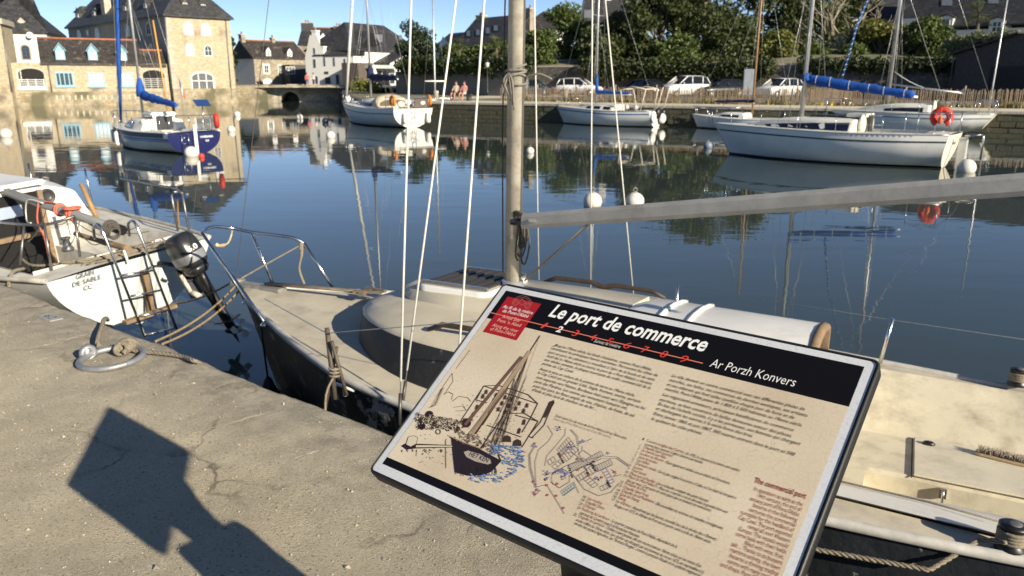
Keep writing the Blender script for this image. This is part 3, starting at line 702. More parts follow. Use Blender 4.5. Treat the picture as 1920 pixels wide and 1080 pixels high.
# ================================================================== boats: shared builders
class Hull:
    """local frame: x from the stern forward, y to port, z up from the waterline"""
    def __init__(s, L, beam, sheer, draft=.35, stern_draft=None, rake=.5, srake=0., blunt=2.4, boot=.07):
        s.L = L; s.bt = smooth_tab(beam, 60); s.st = smooth_tab(sheer, 60); s.draft = draft; s.sd = draft if stern_draft is None else stern_draft
        s.rake = rake; s.sr = srake; s.blunt = blunt; s.boot = boot
    def b(s, x): return max(0., interp(s.bt, x))
    def z(s, x): return interp(s.st, x)
    def d(s, x): t = min(1, max(0, x / (s.L * .45))); return lerp(s.sd, s.draft, t * t * (3 - 2 * t))
    def pt(s, x, z, side, out=0.):
        zg = s.z(x); dr = s.d(x); k = min(1, max(0, (zg - z) / (zg + dr))); t = x / s.L
        p = lerp(s.blunt, 1.25, max(0, (t - .45) / .55)); y = s.b(x) * max(0, 1 - k ** p) ** .62
        tb = max(0, (t - .6) / .4); ts = max(0, 1 - t / .12)
        return Vector((x - s.rake * k * tb * tb * (3 - 2 * tb) + s.sr * k * ts, side * (y + out), z))
    def xs(s, n=26, extra=()):
        q = [s.L * (1 - (1 - i / n) ** 1.35) for i in range(n + 1)] + list(extra); return sorted(set(q))
    def levels(s, x):
        zg = s.z(x); dr = s.d(x); bo = min(s.boot, zg * .5)
        if -dr >= bo - .01: return [lerp(zg, -dr, k / 10) for k in range(11)]
        return [lerp(zg, bo, k / 6) for k in range(7)] + [lerp(bo, -dr, k / 4) for k in range(1, 5)]
    def shell(s, root, mats, transom=None):
        m = MB(); xs = s.xs()
        for side in (1, -1):
            rows = [[s.pt(x, z, side) for z in s.levels(x)] for x in xs]; n = 11
            for i in range(len(xs) - 1):
                for k in range(n - 1):
                    low = k >= 6 and -s.d(xs[i]) < s.boot - .01
                    m.add([rows[i][k], rows[i + 1][k], rows[i + 1][k + 1], rows[i][k + 1]], [(0, 1, 2, 3)], 1 if low else 0, True)
        o = m.build('hull', mats, root, merge=True)
        t = MB(); lv = s.levels(0); a = [s.pt(0, z, 1) for z in lv]; b = [s.pt(0, z, -1) for z in lv][::-1][1:]
        cz = sum(p.z for p in a) / len(a); cc = sum((p for p in a + b), Vector()) / len(a + b); t.add([p + Vector((-.004, 0, 0)) for p in a + b] + [cc + Vector((-.012, 0, 0))], [(i, (i + 1) % len(a + b), len(a + b)) for i in range(len(a + b))], 0, False)
        t.build('transom', transom or mats[0], root)
        return o
    def stripe(s, root, name, m, d0, d1, x0=0., x1=None, out=.006):
        x1 = s.L * .985 if x1 is None else x1; q = MB()
        for side in (1, -1):
            rows = []
            for i in range(31):
                x = lerp(x0, x1, i / 30); zg = s.z(x); rows.append([s.pt(x, zg - lerp(d0, d1, k / 2), side, out) for k in range(3)])
            q.loft(rows, False, False, False)
        return q.build(name, m, root)
    def rail(s, root, name, m, r=.02, x0=0., x1=None, dz=.01, inset=.0, squash=1.):
        x1 = s.L if x1 is None else x1; q = MB()
        pts = [Vector((x, max(0, s.b(x) - inset), s.z(x) + dz)) for x in [lerp(x0, x1, i / 34) for i in range(35)]]
        pts += [Vector((p.x, -p.y, p.z)) for p in pts[::-1][1:]]
        q.tube(pts, r, 6, squash=squash); return q.build(name, m, root)
    def deck(s, root, m, cockpit=None, camber=.05, dz=.0):
        q = MB(); ex = cockpit[:2] if cockpit else (); rows = []; xs = s.xs(26, ex)
        for x in xs:
            b = s.b(x); z = s.z(x) + dz; hw = cockpit[2] if cockpit else .3
            i = min(hw, b * .93); ys = [-b, -(b + i) / 2, -i, -i * .5, 0, i * .5, i, (b + i) / 2, b]
            rows.append([Vector((x, y, z + camber * (1 - (y / b) ** 2 if b > 1e-4 else 0))) for y in ys])
        for i in range(len(xs) - 1):
            hole = cockpit and xs[i] >= cockpit[0] - 1e-6 and xs[i + 1] <= cockpit[1] + 1e-6
            for k in range(8):
                if hole and 2 <= k <= 5: continue
                q.add([rows[i][k], rows[i + 1][k], rows[i + 1][k + 1], rows[i][k + 1]], [(0, 1, 2, 3)], 0, True)
        return q.build('deck', m, root, merge=True)
    def well(s, root, m, ck, floor, seat=None):
        x0, x1, hw = ck[:3]; q = MB()
        def top(x, y): b = s.b(x); return s.z(x) + .05 * (1 - (y / b) ** 2)
        sw = hw * .52
        for side in (1, -1):
            ys = min(hw, s.b(x0) * .93)
            a = [Vector((x, side * min(hw, s.b(x) * .93), top(x, min(hw, s.b(x) * .93)))) for x in (x0, x1)]
            sz = seat if seat else floor + .3
            q.quad(a[0], a[1], Vector((x1, side * hw * .9, sz)), Vector((x0, side * ys * .9, sz)))
            q.quad(Vector((x0, side * ys * .9, sz)), Vector((x1, side * hw * .9, sz)), Vector((x1, side * sw, sz)), Vector((x0, side * sw, sz)))
            q.quad(Vector((x0, side * sw, sz)), Vector((x1, side * sw, sz)), Vector((x1, side * sw, floor)), Vector((x0, side * sw, floor)))
        q.quad((x0, -sw, floor), (x1, -sw, floor), (x1, sw, floor), (x0, sw, floor))
        for x in (x0, x1): q.quad((x, -hw, floor), (x, hw, floor), (x, hw, top(x, hw * .5)), (x, -hw, top(x, hw * .5)))
        return q.build('cockpit', m, root)
class Cabin:
    """coachroof: table rows (x, half width at base, half width at top, roof edge height above deck)"""
    def __init__(s, hull, rows, camber=.09, zb=-.02, blunt=False):
        s.blunt = blunt; rows = sorted(rows); s.h = hull; s.r = rows; s.c = camber; s.zb = zb
        s.w0 = smooth_tab([(r[0], r[1]) for r in rows], 40); s.w1 = smooth_tab([(r[0], r[2]) for r in rows], 40); s.hh = smooth_tab([(r[0], r[3]) for r in rows], 40)
    def side(s, x, f, side, out=0.):
        a, b = interp(s.w0, x), interp(s.w1, x); z0 = s.h.z(x) + s.zb; z1 = s.h.z(x) + interp(s.hh, x)
        return Vector((x, side * (lerp(a, b, f) + out), lerp(z0, z1, f)))
    def top(s, x, y):
        b = interp(s.w1, x); return s.h.z(x) + interp(s.hh, x) + s.c * min(1, b / .75) ** 1.3 * max(0, 1 - (y / max(b, 1e-3)) ** 2)
    def build(s, root, ms, mt, name='cabin'):
        xs = [lerp(s.r[0][0], s.r[-1][0], i / 24) for i in range(25)]; rings = []
        for x in xs:
            ring = [s.side(x, 0, -1), s.side(x, .5, -1), s.side(x, .93, -1)]
            b = interp(s.w1, x); e = s.side(x, 1, -1)
            ring += [Vector((x, y, s.top(x, y))) for y in [lerp(-b * .97, b * .97, k / 8) for k in range(9)]]
            ring += [s.side(x, .93, 1), s.side(x, .5, 1), s.side(x, 0, 1)]
            rings.append(ring)
        q = MB(); n = len(rings[0])
        for i in range(len(xs) - 1):
            for k in range(n - 1):
                q.add([rings[i][k], rings[i][k + 1], rings[i + 1][k + 1], rings[i + 1][k]], [(0, 1, 2, 3)], 0 if k < 2 or k >= n - 3 else 1, True)
        q.add(rings[0], [tuple(range(n))], 1); q.add(rings[-1], [tuple(range(n))], 0 if s.blunt else 1)
        return q.build(name, [ms, mt], root, merge=True)
    def window(s, root, m, x0, x1, f0=.3, f1=.8, sides=(1, -1), taper=0., frame=None, name='cabin_window'):
        for side in sides:
            q = MB(); rows = []
            for i in range(7):
                x = lerp(x0, x1, i / 6); ft = lerp(f1, f1 - taper, i / 6); rows.append([s.side(x, f0, side, .008), s.side(x, ft, side, .008)])
            q.loft(rows, False, False, False); w_ = q.build(name, m, root)
            if frame:
                p = [s.side(lerp(x0, x1, i / 6), f0, side, .01) for i in range(7)] + [s.side(lerp(x1, x0, i / 6), lerp(f1 - taper, f1, i / 6), side, .01) for i in range(7)]
                MB().tube(p + [p[0]], .010, 5).build('window_frame', frame, w_)
def spar(root, name, m, a, b, r0, r1=None, n=10, squash=1.):
    q = MB(); q.tube([Vector(a), Vector(a).lerp(Vector(b), .5), Vector(b)], [r0, (r0 + (r1 or r0)) / 2, r1 or r0], n, squash=squash); return q.build(name, m, root)
def wire(root, name, m, pts, r=.005, n=5): q = MB(); q.tube(pts, r, n); return q.build(name, m, root)
def stays(root, m, head, feet, r=.006, name='stay'):
    for f in feet: wire(root, name, m, [f, head], r)
def sail_cover(root, m, a, b, r0, r1, seed=1, name='sail_cover', lump=.16, mastwrap=None, ties=None):
    rr = random.Random(seed); a, b = Vector(a), Vector(b); pts = []; rs_ = []; n = 22
    for i in range(n + 1):
        t = i / n; pts.append(a.lerp(b, t) + Vector((0, 0, rr.uniform(-.012, .012)))); rs_.append(lerp(r0, r1, t ** .8) * (1 + rr.uniform(-lump, lump)) * (.75 if i in (0, n) else 1))
    q = MB(); q.tube(pts, rs_, 12, squash=.62, up=(0, 0, 1))
    if mastwrap: q.tube([a + Vector((.02, 0, -.05)), a + Vector((.05, 0, mastwrap * .5)), a + Vector((.03, 0, mastwrap))], [r0 * .9, r0 * .7, r0 * .35], 10)
    o = q.build(name, m, root)
    if ties:
        for k in range(ties):
            i = int((k + .6) / ties * n); rg = MB(); rg.tube([pts[i] + Vector((0, .62 * rs_[i] * 1.04 * math.cos(j * .55), rs_[i] * 1.04 * math.sin(j * .55))) for j in range(13)], .008, 5); rg.build('cover_tie', rope_w, o)
    return o
def horseshoe(root, m, c, rad=.26, face=None, name='horseshoe_buoy', t=.075):
    q = MB(); mm = (face or Matrix.Identity(3)); q.torus(c, rad, t, mm, 20, 8, arc=(R(-60), R(240))); return q.build(name, m, root)
def railing(root, hull, xs, h=.5, r=.011, sides=(1, -1), inset=.06, wires=2, m=None):
    for side in sides:
        tops = []
        for x in xs:
            y = side * max(.04, hull.b(x) - inset); z = hull.z(x); wire(root, 'stanchion', m or steel, [(x, y, z), (x, y, z + h)], r, 6); tops.append(Vector((x, y, z + h)))
        for k in range(wires):
            wire(root, 'lifeline', wire_m, [p - Vector((0, 0, .02 + k * h * .48)) for p in tops], .004)
def pulpit(root, hull, x0, x1, h=.52, r=.014, m=None, name='pulpit'):
    """rail around the bow (x0 aft end, x1 fore end)"""
    q = MB(); pts = []
    for i in range(15):
        t = i / 14; a = (t - .5) * 2; x = lerp(x0, x1, 1 - a * a); y = max(.05, hull.b(min(x, hull.L * .97)) - .03) * (1 if a > 0 else -1) * min(1, abs(a) * 2.2)
        pts.append(Vector((x, y, hull.z(min(x, hull.L)) + h)))
    q.tube(pts, r, 7)
    for i in (0, 4, 10, 14): p = pts[i]; q.tube([p, Vector((p.x - .04, p.y, hull.z(min(p.x, hull.L)) - .01))], r * .9, 7)
    return q.build(name, m or steel, root)
def pushpit(root, hull, x1=.5, h=.55, r=.014, name='pushpit'):
    q = MB(); b0 = hull.b(.05) - .05; b1 = hull.b(x1) - .05; z = hull.z(0)
    pts = [(x1, b1, z + h), (.12, b0, z + h), (.03, b0 * .85, z + h), (.03, -b0 * .85, z + h), (.12, -b0, z + h), (x1, -b1, z + h)]
    q.tube(curve_pts(pts, 4), r, 7)
    for x, y in ((x1, b1), (.05, b0 * .9), (.05, -b0 * .9), (x1, -b1)): q.tube([(x, y, z - .01), (x, y, z + h)], r * .9, 6)
    return q.build(name, steel, root)
def capsule(c, r, l, n=12):
    pr = [(max(.001, r * math.sin(a)), -l / 2 + r - r * math.cos(a)) for a in [math.pi / 2 * k / 4 for k in range(5)]] + [(max(.001, r * math.cos(a)), l / 2 - r + r * math.sin(a)) for a in [math.pi / 2 * k / 4 for k in range(5)]]
    return MB().lathe(pr, n, c)
def fender(label, p, l=.5, r=.1, m=white, group=None, top=None):
    t = thing('fender', label, 'fender', p, 0, group)
    capsule((0, 0, 0), r, l).build('fender_body', m, t)
    if top is not None: wire(t, 'fender_line', rope_w, [(0, 0, l / 2 - .02), Vector(top) - Vector(p)], .006)
    return t
def twisted_rope(name, pts, r, m=rope_m, label=None, cat='rope', parent=None, group=None, strands=3, pitch=None):
    pts = [Vector(p) for p in pts]; q = MB(); pitch = pitch or r * 7
    L = [0]
    for a, b in zip(pts, pts[1:]): L.append(L[-1] + (b - a).length)
    n = max(8, int(L[-1] / (r * 1.3))); n = min(n, 420); fine = []
    for i in range(n + 1):
        d = L[-1] * i / n; k = max(j for j in range(len(L)) if L[j] <= d + 1e-9); k = min(k, len(pts) - 2)
        t = (d - L[k]) / max(1e-9, L[k + 1] - L[k]); fine.append((pts[k].lerp(pts[k + 1], t), (pts[k + 1] - pts[k]).normalized(), d))
    for s_ in range(strands):
        sp_ = []
        for p, d, l in fine:
            a = d.orthogonal() if abs(d.z) > .95 else Vector((0, 0, 1)).cross(d).normalized(); b = d.cross(a).normalized(); a.normalize()
            ph = l / pitch * 2 * math.pi + s_ * 2 * math.pi / strands; sp_.append(p + (a * math.cos(ph) + b * math.sin(ph)) * r * .52)
        q.tube(sp_, r * .56, 5)
    o = q.build(name, m, parent)
    if label: tag(o, label, cat, group)
    return o

# ================================================================== the weathered boat below the sign
NF = Frame((3.895, 2.874, 0), R(152.6), R(3))
nb = fthing('weathered_sailboat', 'weathered sailboat with dark flaking hull and cream deck moored behind the sign', 'sailboat', NF)
NL = 6.9
NH = Hull(NL, [(NL - a, b) for a, b in ((6.9, .92), (6, 1.08), (5, 1.23), (4, 1.31), (3, 1.30), (2.5, 1.26), (2.0, 1.14), (1.7, 1.01), (1.46, .89), (1.14, .72), (.75, .49), (.275, .21), (.1, .09), (0, .0))],
          [(0, .66), (1.5, .66), (3, .70), (4.4, .755), (5.5, .80), (6.9, .86)], .35, rake=.55)
hull_dark = mat('flaking_navy_paint', (.012, .015, .020), .45, var=.4, vs=5, c2=(.36, .35, .31), c2s=5.5, c2t=(.575, .61), bump=.25, bs=25)
deck_m = mat('dirty_nonslip_deck', (.50, .455, .36), .8, var=.12, vs=4, c2=(.33, .30, .24), c2s=3.2, c2t=(.48, .72), bump=.2, bs=160)
roof_m = mat('stained_cream_roof', (.54, .49, .38), .6, var=.10, vs=3, c2=(.38, .35, .28), c2s=2.6, c2t=(.5, .78), bump=.1, bs=120)
cabdark = mat('scuffed_dark_cabin', (.016, .016, .016), .65, var=.4, vs=6, c2=(.24, .23, .21), c2s=7, c2t=(.63, .70), bump=.15, bs=30)
NH.shell(nb, [hull_dark, mat('antifoul_black', (.01, .011, .012), .7)])
CK = (.45, 2.52, 1.06)
NH.deck(nb, deck_m, CK, .045)
NH.rail(nb, 'gunwale', mat('chalky_rubbing_strake', (.46, .45, .42), .7, var=.25, vs=9), .026, .0, NL * .995, .004, -.002)
NC = Cabin(NH, [(NL - 1.42, .18, .14, .18), (NL - 1.55, .46, .40, .205), (NL - 1.8, .72, .65, .225), (NL - 2.2, .95, .87, .25), (NL - 2.7, 1.05, .96, .27), (NL - 3.4, 1.07, .97, .28), (NL - 4.35, 1.03, .92, .29)], .09, blunt=True)
NC.build(nb, cabdark, roof_m)
# rubbing line where side meets roof
# raised centre of the roof with the louvred hatch
rd = MB(); rings = []
for x, w_ in ((NL - 1.72, .16), (NL - 1.9, .34), (NL - 2.3, .42), (NL - 3.0, .44), (NL - 3.3, .44)):
    zt = NC.top(x, 0); rings.append([Vector((x, -w_, NC.top(x, w_) - .01)), Vector((x, -w_ * .9, zt + .045)), Vector((x, 0, zt + .06)), Vector((x, w_ * .9, zt + .045)), Vector((x, w_, NC.top(x, w_) - .01))])
rd.loft(rings, False, False, False); rd.add(rings[0], [(0, 1, 2, 3, 4)]); rd.add(rings[-1], [(0, 1, 2, 3, 4)])
rd.build('roof_crown', roof_m, nb)
hx0, hx1 = NL - 2.42, NL - 1.98; hz = NC.top(hx0, 0) + .062
hh = MB(); o_ = rrect(hx0 - .04, -.32, hx1 + .04, .32, .06); hh.prism([(x, y, hz - .03) for x, y in o_], (0, 0, .045)); hatch = hh.build('deck_hatch', white, nb, bevel=.006)
for k in range(6):
    x = lerp(hx0 + .02, hx1 - .02, k / 5); MB().cbox((x, 0, hz + .028), (.05, .54, .016)).build('hatch_slat', mat('hatch_brown_black', (.035, .03, .026), .5, var=.3), hatch, bevel=.004)
for y in (-.28, .28): MB().cbox((( hx0 + hx1) / 2, y, hz + .03), (.50, .025, .028)).build('hatch_side', steel, hatch, bevel=.005)
# handrails
for side in (1, -1):
    x0, x1 = NL - 2.35, NL - 3.3; y = side * .80; q = MB()
    pts = [Vector((lerp(x0, x1, k / 10), y, NC.top(lerp(x0, x1, k / 10), .8) + .012 + .038 * (0 if k in (0, 10) else (.35 if k == 5 else 1)))) for k in range(11)]
    q.tube(pts, [.014, .017, .017, .017, .018, .021, .018, .017, .017, .017, .014], 8); q.build('handrail', mat('dark_teak', (.05, .035, .026), .6, var=.35, vs=14), nb)
# sliding hatch and garage over the companionway
gh = MB(); rings = []
for x in (NL - 3.28, NL - 3.4, NL - 4.2, NL - 4.38):
    zt = NC.top(x, 0); f = .55 if x > NL - 3.35 else 1
    rings.append([Vector((x, y, (NC.top(x, abs(y)) - .01) if abs(y) > .41 else zt + .09 * f - .05 * (y / .42) ** 2)) for y in (-.46, -.40, -.28, -.1, .1, .28, .40, .46)])
gh.loft(rings, False, False, False); gh.add(rings[-1], [tuple(range(8))]); gh.add(rings[0], [tuple(range(8))]); gh.build('sliding_hatch', white, nb)
for x in (NL - 3.55, NL - 3.72): MB().tube([(x, y, NC.top(x, 0) + .095 - .05 * (y / .42) ** 2) for y in (-.4, -.28, -.1, .1, .28, .4)], .014, 6).build('hatch_rib', white, nb)
arch = MB(); arch.tube([(NL - 4.40, y, NC.top(NL - 4.3, 0) + .075 - .06 * (y / .42) ** 2) for y in (-.44, -.3, -.1, .1, .3, .44)], .030, 8, squash=1.0); arch.build('hatch_trim', wood, nb)
for side in (1, -1): MB().box((NL - 4.43, side * .40 - .03, .42), (NL - 4.37, side * .40 + .03, NC.top(NL - 4.3, .4) + .03)).build('companionway_post', wood, nb, bevel=.006)
MB().box((NL - 4.372, -.37, .42), (NL - 4.355, .37, NC.top(NL - 4.3, .3))).build('washboard', dglass, nb)
# cockpit (far side seat with locker, well, near coaming)
ck = MB(); X0, X1 = .45, 2.52; xb = NL - 4.72
def gy(x): return min(1.06, NH.b(x) * .93)
far = [[Vector((x, -gy(x), NH.z(x) + .02)), Vector((x, -gy(x) + .04, NH.z(x) - .0)), Vector((x, -.60, .44)), Vector((x, -.56, .425)), Vector((x, .0, .425)), Vector((x, .03, .41)), Vector((x, .05, .10)), Vector((x, .70, .10)), Vector((x, .72, .585)), Vector((x, .76, .625)), Vector((x, gy(x), NH.z(x) + .02))] for x in (X0, .9, 1.5, xb)]
ck.loft(far, False, False, False, 0, False)
brg = [[Vector((x, -gy(x), NH.z(x) + .02)), Vector((x, -gy(x) + .04, NH.z(x))), Vector((x, -.60, .44)), Vector((x, -.56, .425)), Vector((x, .70, .425)), Vector((x, .72, .585)), Vector((x, .76, .625)), Vector((x, gy(x), NH.z(x) + .02))] for x in (xb, X1)]
ck.loft(brg, False, False, False, 0, False)
ck.quad((xb, .03, .425), (xb, .70, .425), (xb, .70, .10), (xb, .05, .10))
ck.quad((X1 + .002, -1.0, .1), (X1 + .002, 1.0, .1), (X1 + .002, 1.0, NH.z(X1) + .05), (X1 + .002, -1.0, NH.z(X1) + .05))
ck.quad((X0, -.9, .1), (X0, .9, .1), (X0, .9, NH.z(X0) + .05), (X0, -.9, NH.z(X0) + .05))
ck.build('cockpit', mat('cream_cockpit', (.60, .55, .42), .55, var=.10, vs=3, c2=(.30, .265, .20), c2s=4.5, c2t=(.47, .78), bump=.08, bs=80), nb)
MB().box((X0 + .1, -.57, .428), (NL - 4.95, .02, .445)).build('locker_lid', mat('lid_cream', (.62, .575, .46), .5, var=.08, c2=(.38, .345, .27), c2s=5, c2t=(.48, .8)), nb, bevel=.008)
gk = MB(); gk.box((NL - 4.948, -.57, .424), (NL - 4.943, .03, .4285)); gk.build('locker_gasket', rub, nb)
lt = MB(); lt.cbox((NL - 5.10, .045, .38), (.035, .03, .05)); lt.tube([(NL - 5.10, .065, .41), (NL - 5.10, .072, .32)], .007, 6); lt.cbox((NL - 5.10, .068, .30), (.05, .016, .018)); lt.build('locker_latch', steel, nb)
pd = MB(); pd.ball((NL - 5.03, -.47, .452), .028, 10, 0, (1.3, .9, .6)); pd.build('padeye', black, nb)
cm = MB(); rows = [[Vector((x, .715, .585)), Vector((x, .75, .635)), Vector((x, .88, .665)), Vector((x, gy(x) + .02, NH.z(x) + .035))] for x in (X0, 1.2, 1.9, X1)]
cm.loft(rows, False, False, False, 0, True); cm.build('side_coaming', white, nb)
wire(nb, 'jib_sheet', rope_m, [(2.5, .80, .662), (2.2, .82, .664), (1.9, .86, .674), (1.66, .96, .70)], .005)
# winches
def winch(p, rope=True):
    q = MB().lathe([(.055, 0), (.058, .015), (.042, .03), (.036, .06), (.042, .085), (.052, .095), (.052, .105), (.02, .108)], 18, p); o = q.build('winch', black, nb)
    MB().lathe([(.030, .108), (.030, .112), (.008, .113)], 14, p).build('winch_cap', mat('winch_grey', (.10, .10, .10), .5), o)
    if rope:
        for k in range(4): MB().torus(Vector(p) + Vector((0, 0, .038 + k * .013)), .047, .0085, None, 18, 6).build('rope_turn', rope_m, o)
winch(NF.z(1893, 1030, .74) * 1.0); pw = Vector((1.40, -1.13, .70)); winch(pw)
nw = NF.z(1893, 1030, .74)
twisted_rope('spring_line', [NF.m @ Vector(p) for p in ((3.6, 1.335, .60), (2.9, 1.345, .585), (2.3, 1.335, .575), (1.9, 1.30, .59), (nw.x + .1, 1.16, .70), (nw.x + .02, nw.y + .05, nw.z + .05))], .011, rope_m, 'grey twisted rope running along the dark flaking hull to the black winch')
st = NF.z(1660, 655, .79); wire(nb, 'stanchion', steel, [st - Vector((-.02, 0, .10)), NF.plane(1674, 597, 1, st.y)], .012, 8)
st2 = NF.plane(1270, 560, 1, -1.22); wire(nb, 'stanchion', steel, [(st2.x, -1.22, .72), NF.plane(1271, 533, 1, -1.22)], .012, 8)
wire(nb, 'lifeline', wire_m, [NF.plane(1271, 535, 1, -1.22), NF.plane(1674, 600, 1, st.y), (0.3, -1.0, 1.0)], .0012)
# mast, boom, rigging
m0 = NF.cl(961, 540); m1 = NF.cl(969, 0); md = (m1 - m0) / (m1.z - m0.z)
mb_ = m0 + md * (1.17 - m0.z); mt = m0 + md * (9.2 - m0.z)
mast_m = mat('weathered_mast', (.46, .43, .36), .6, .1, var=.18, vs=9, c2=(.27, .235, .18), c2s=6, c2t=(.5, .72), bump=.12, bs=50)
q = MB(); q.tube([mb_, mb_.lerp(mt, .5), mt], .053, 16, squash=.85, up=(1, 0, 0)); mast = q.build('mast', mast_m, nb)
q = MB(); q.tube([mb_.lerp(mt, .0) + Vector((-.053, 0, 0)), mt + Vector((-.053, 0, 0))], .009, 6); q.build('sail_track', mat('grey_track', (.20, .19, .18), .5, .4), mast)
MB().lathe([(.10, 0), (.10, .012), (.075, .02), (.07, .06)], 16, mb_ - Vector((0, 0, .01))).build('mast_step', alu, nb)
ba = NF.loc((.075, 4.74, 1.655)); bb = NF.loc((2.085, 3.15, 2.09)); bd = (bb - ba); bb = ba + bd * 1.32
q = MB(); bu = Vector((0, 0, 1)); bl_ = bd.cross(bu).normalized(); rings = []
for p, w_ in ((ba, 1.0), (ba.lerp(bb, .5), 1.03), (bb, 1.0)):
    rings.append([p + bl_ * .031 * w_ * a + bu * .047 * w_ * b for a, b in ((-1, -.55), (-.6, -1), (.6, -1), (1, -.55), (1, .55), (.7, .9), (.2, 1), (-.2, 1), (-.7, .9), (-1, .55))])
q.loft(rings, True, True, True, 0, False); boom = q.build('boom', mat('grey_boom', (.40, .39, .365), .55, .15, var=.16, vs=8, c2=(.25, .225, .185), c2s=3.5, c2t=(.52, .85), bump=.08, bs=50), nb)
gp = ba.lerp(bb, .0); MB().tube([gp - bd.normalized() * .10, gp + bd.normalized() * .02], [.02, .026], 8).build('gooseneck', black, boom)
MB().cbox(ba.lerp(bb, .028) - bl_ * .0 + Vector((0, 0, .0)) - bl_ * -.034, (.06, .012, .022)).build('boom_cleat', steel, boom, bevel=.003)
wire(nb, 'kicking_strap', rope_m, [ba.lerp(bb, .14) - Vector((0, 0, .045)), mb_ + Vector((-.09, 0, .06))], .008, 6)
# coiled halyards at the mast
rr = random.Random(5); cl0 = mb_.lerp(mt, (1.66 - 1.17) / 8.0) + Vector((-.075, .03, 0))
q = MB()
for k in range(7):
    w_, h_ = rr.uniform(.02, .045), rr.uniform(.16, .30); c_ = cl0 + Vector((rr.uniform(-.03, .01), rr.uniform(-.02, .03), -.02))
    q.tube(curve_pts([c_, c_ + Vector((-w_, .01, -h_ * .5)), c_ + Vector((-w_ * .4, .02, -h_)), c_ + Vector((w_ * .6, 0, -h_ * .9)), c_ + Vector((w_ * .5, -.01, -h_ * .4)), c_ + Vector((0, 0, .01))], 4), .006, 5)
for k in range(4): q.torus(cl0 + Vector((.01, 0, .005 - k * .014)), .045, .007, Matrix.Rotation(.5 + .2 * k, 3, 'X'), 14, 5)
q.build('halyard_coil', mat('dark_halyard', (.075, .068, .058), .9, var=.4, vs=40), nb)
q = MB(); lz = m0 + md * (2.52 - m0.z)
for k in range(5): q.torus(lz + Vector((0, 0, -.03 + .022 * k)), .066, .0075, Matrix.Rotation(rr.uniform(-.35, .35), 3, 'X') @ Matrix.Rotation(rr.uniform(-.3, .3), 3, 'Y'), 16, 5)
for k in range(4): q.tube(curve_pts([lz + Vector((.02, .06, .02)), lz + Vector((rr.uniform(-.03, .05), .08, -.03)), lz + Vector((rr.uniform(-.04, .06), .075, -.11 - .03 * k))], 4), .007, 5)
q.tube(curve_pts([lz + Vector((-.06, 0, .0)), lz + Vector((-.16, 0, .02)), lz + Vector((-.24, -.02, -.01))], 4), .006, 5)
q.build('mast_lashing', mat('grey_lashing', (.20, .185, .155), .9, var=.3, vs=40), nb)
wire(nb, 'halyard', mat('dark_halyard', (.075, .068, .058), .9), [mb_ + Vector((.07, .01, .1)), m0 + md * (2.2 - m0.z) + Vector((.09, .0, 0)), m0 + md * (5 - m0.z) + Vector((.06, 0, 0))], .005)
def shroud(base, q2, y0, r=.0056, top=9.0, sleeve=True, zt=None):
    """a shroud seen through picture point q2, leaning in towards the mast head"""
    base = Vector(base); d = NF.i.to_3x3() @ ray(*q2); o = NF.loc((0, 0, ZC)); k = -base.y / (top - base.z)
    t = (base.y + k * (o.z - base.z) - o.y) / (d.y - k * d.z); p = o + d * t; dr = (p - base); e = base + dr * ((top - base.z) / dr.z)
    lo = base + dr * (.16 / dr.z)
    q = MB(); q.tube([base, lo], .0095, 7); q.build('turnbuckle', mat('dull_bronze', (.09, .085, .075), .45, .6), nb)
    wire(nb, 'shroud', wire_m, [lo, e], .0032, 5)
    if sleeve:
        zt = zt or 3.2; wire(nb, 'shroud_sleeve', mat('white_sleeve', (.66, .64, .58), .6, var=.1, vs=12), [base + dr * (.22 / dr.z), base + dr * ((zt - base.z) / dr.z)], r, 8)
shroud(NF.z(749, 797, .80), (771, 0), 1.3)
b2 = NF.z(756, 735, .84); b2.y -= .02
shroud(NF.z(753, 770, .79), (855, 0), 1.3)
shroud(NF.z(847, 850, .77), (908, 0), 1.3)
shroud((NL - 2.13, -1.19, .76), (1003, 60), 1.3, .0052)
shroud((NL - 2.57, -1.23, .74), (1110, 100), 1.3, .0052)
shroud((NL - 2.95, -1.25, .72), (1135, 0), 1.3, .0052)
fs_ = NF.plane(443, 520, 1, 0); fs2 = NF.plane(504, 0, 1, 0); wire(nb, 'forestay', mat('rusty_wire', (.26, .21, .16), .7, .3), [fs_, fs_ + (fs2 - fs_) * 4], .0026)
# pulpit and foredeck gear
q = MB(); pp = lambda x, y, yl: NF.plane(x, y, 1, yl)
top = curve_pts([pp(379, 437, .28), pp(386, 429, .17), pp(405, 425, .06), pp(437, 428, -.08), pp(471, 435, -.15), pp(520, 441, -.26), pp(550, 446, -.31), pp(570, 456, -.36)], 5)
q.tube(top, .0125, 8)
q.tube([pp(379, 437, .28), pp(420, 498, .26), pp(461, 563, .243)], .0125, 8); q.tube([pp(403, 472, .29), pp(445, 530, .40), pp(495, 604, .57)], .0125, 8)
q.tube([pp(471, 435, -.15), pp(517, 544, -.2)], .0125, 8); q.tube([pp(570, 456, -.36), pp(636, 557, -.5)], .0125, 8)
q.build('pulpit', steel, nb)
for x, y, yl in ((461, 566, .243), (496, 608, .57), (517, 546, -.2), (637, 559, -.5)): MB().lathe([(.03, 0), (.03, .008), (.016, .03)], 12, pp(x, y, yl) - Vector((0, 0, .012))).build('rail_foot', steel, nb)
ch = MB(); ch.box((6.45, -.05, .885), (6.95, .05, .915)); ch.tube([(6.93, -.06, .91), (6.93, .06, .91)], .03, 10); ch.build('bow_roller', mat('galvanised', (.30, .29, .27), .6, .5, var=.3, vs=20), nb, bevel=.004)
an = MB(); an.tube([(6.62, -.02, .93), (5.75, -.22, .93)], .014, 7); an.tube([(6.62, .02, .935), (5.78, -.18, .935)], .011, 7)
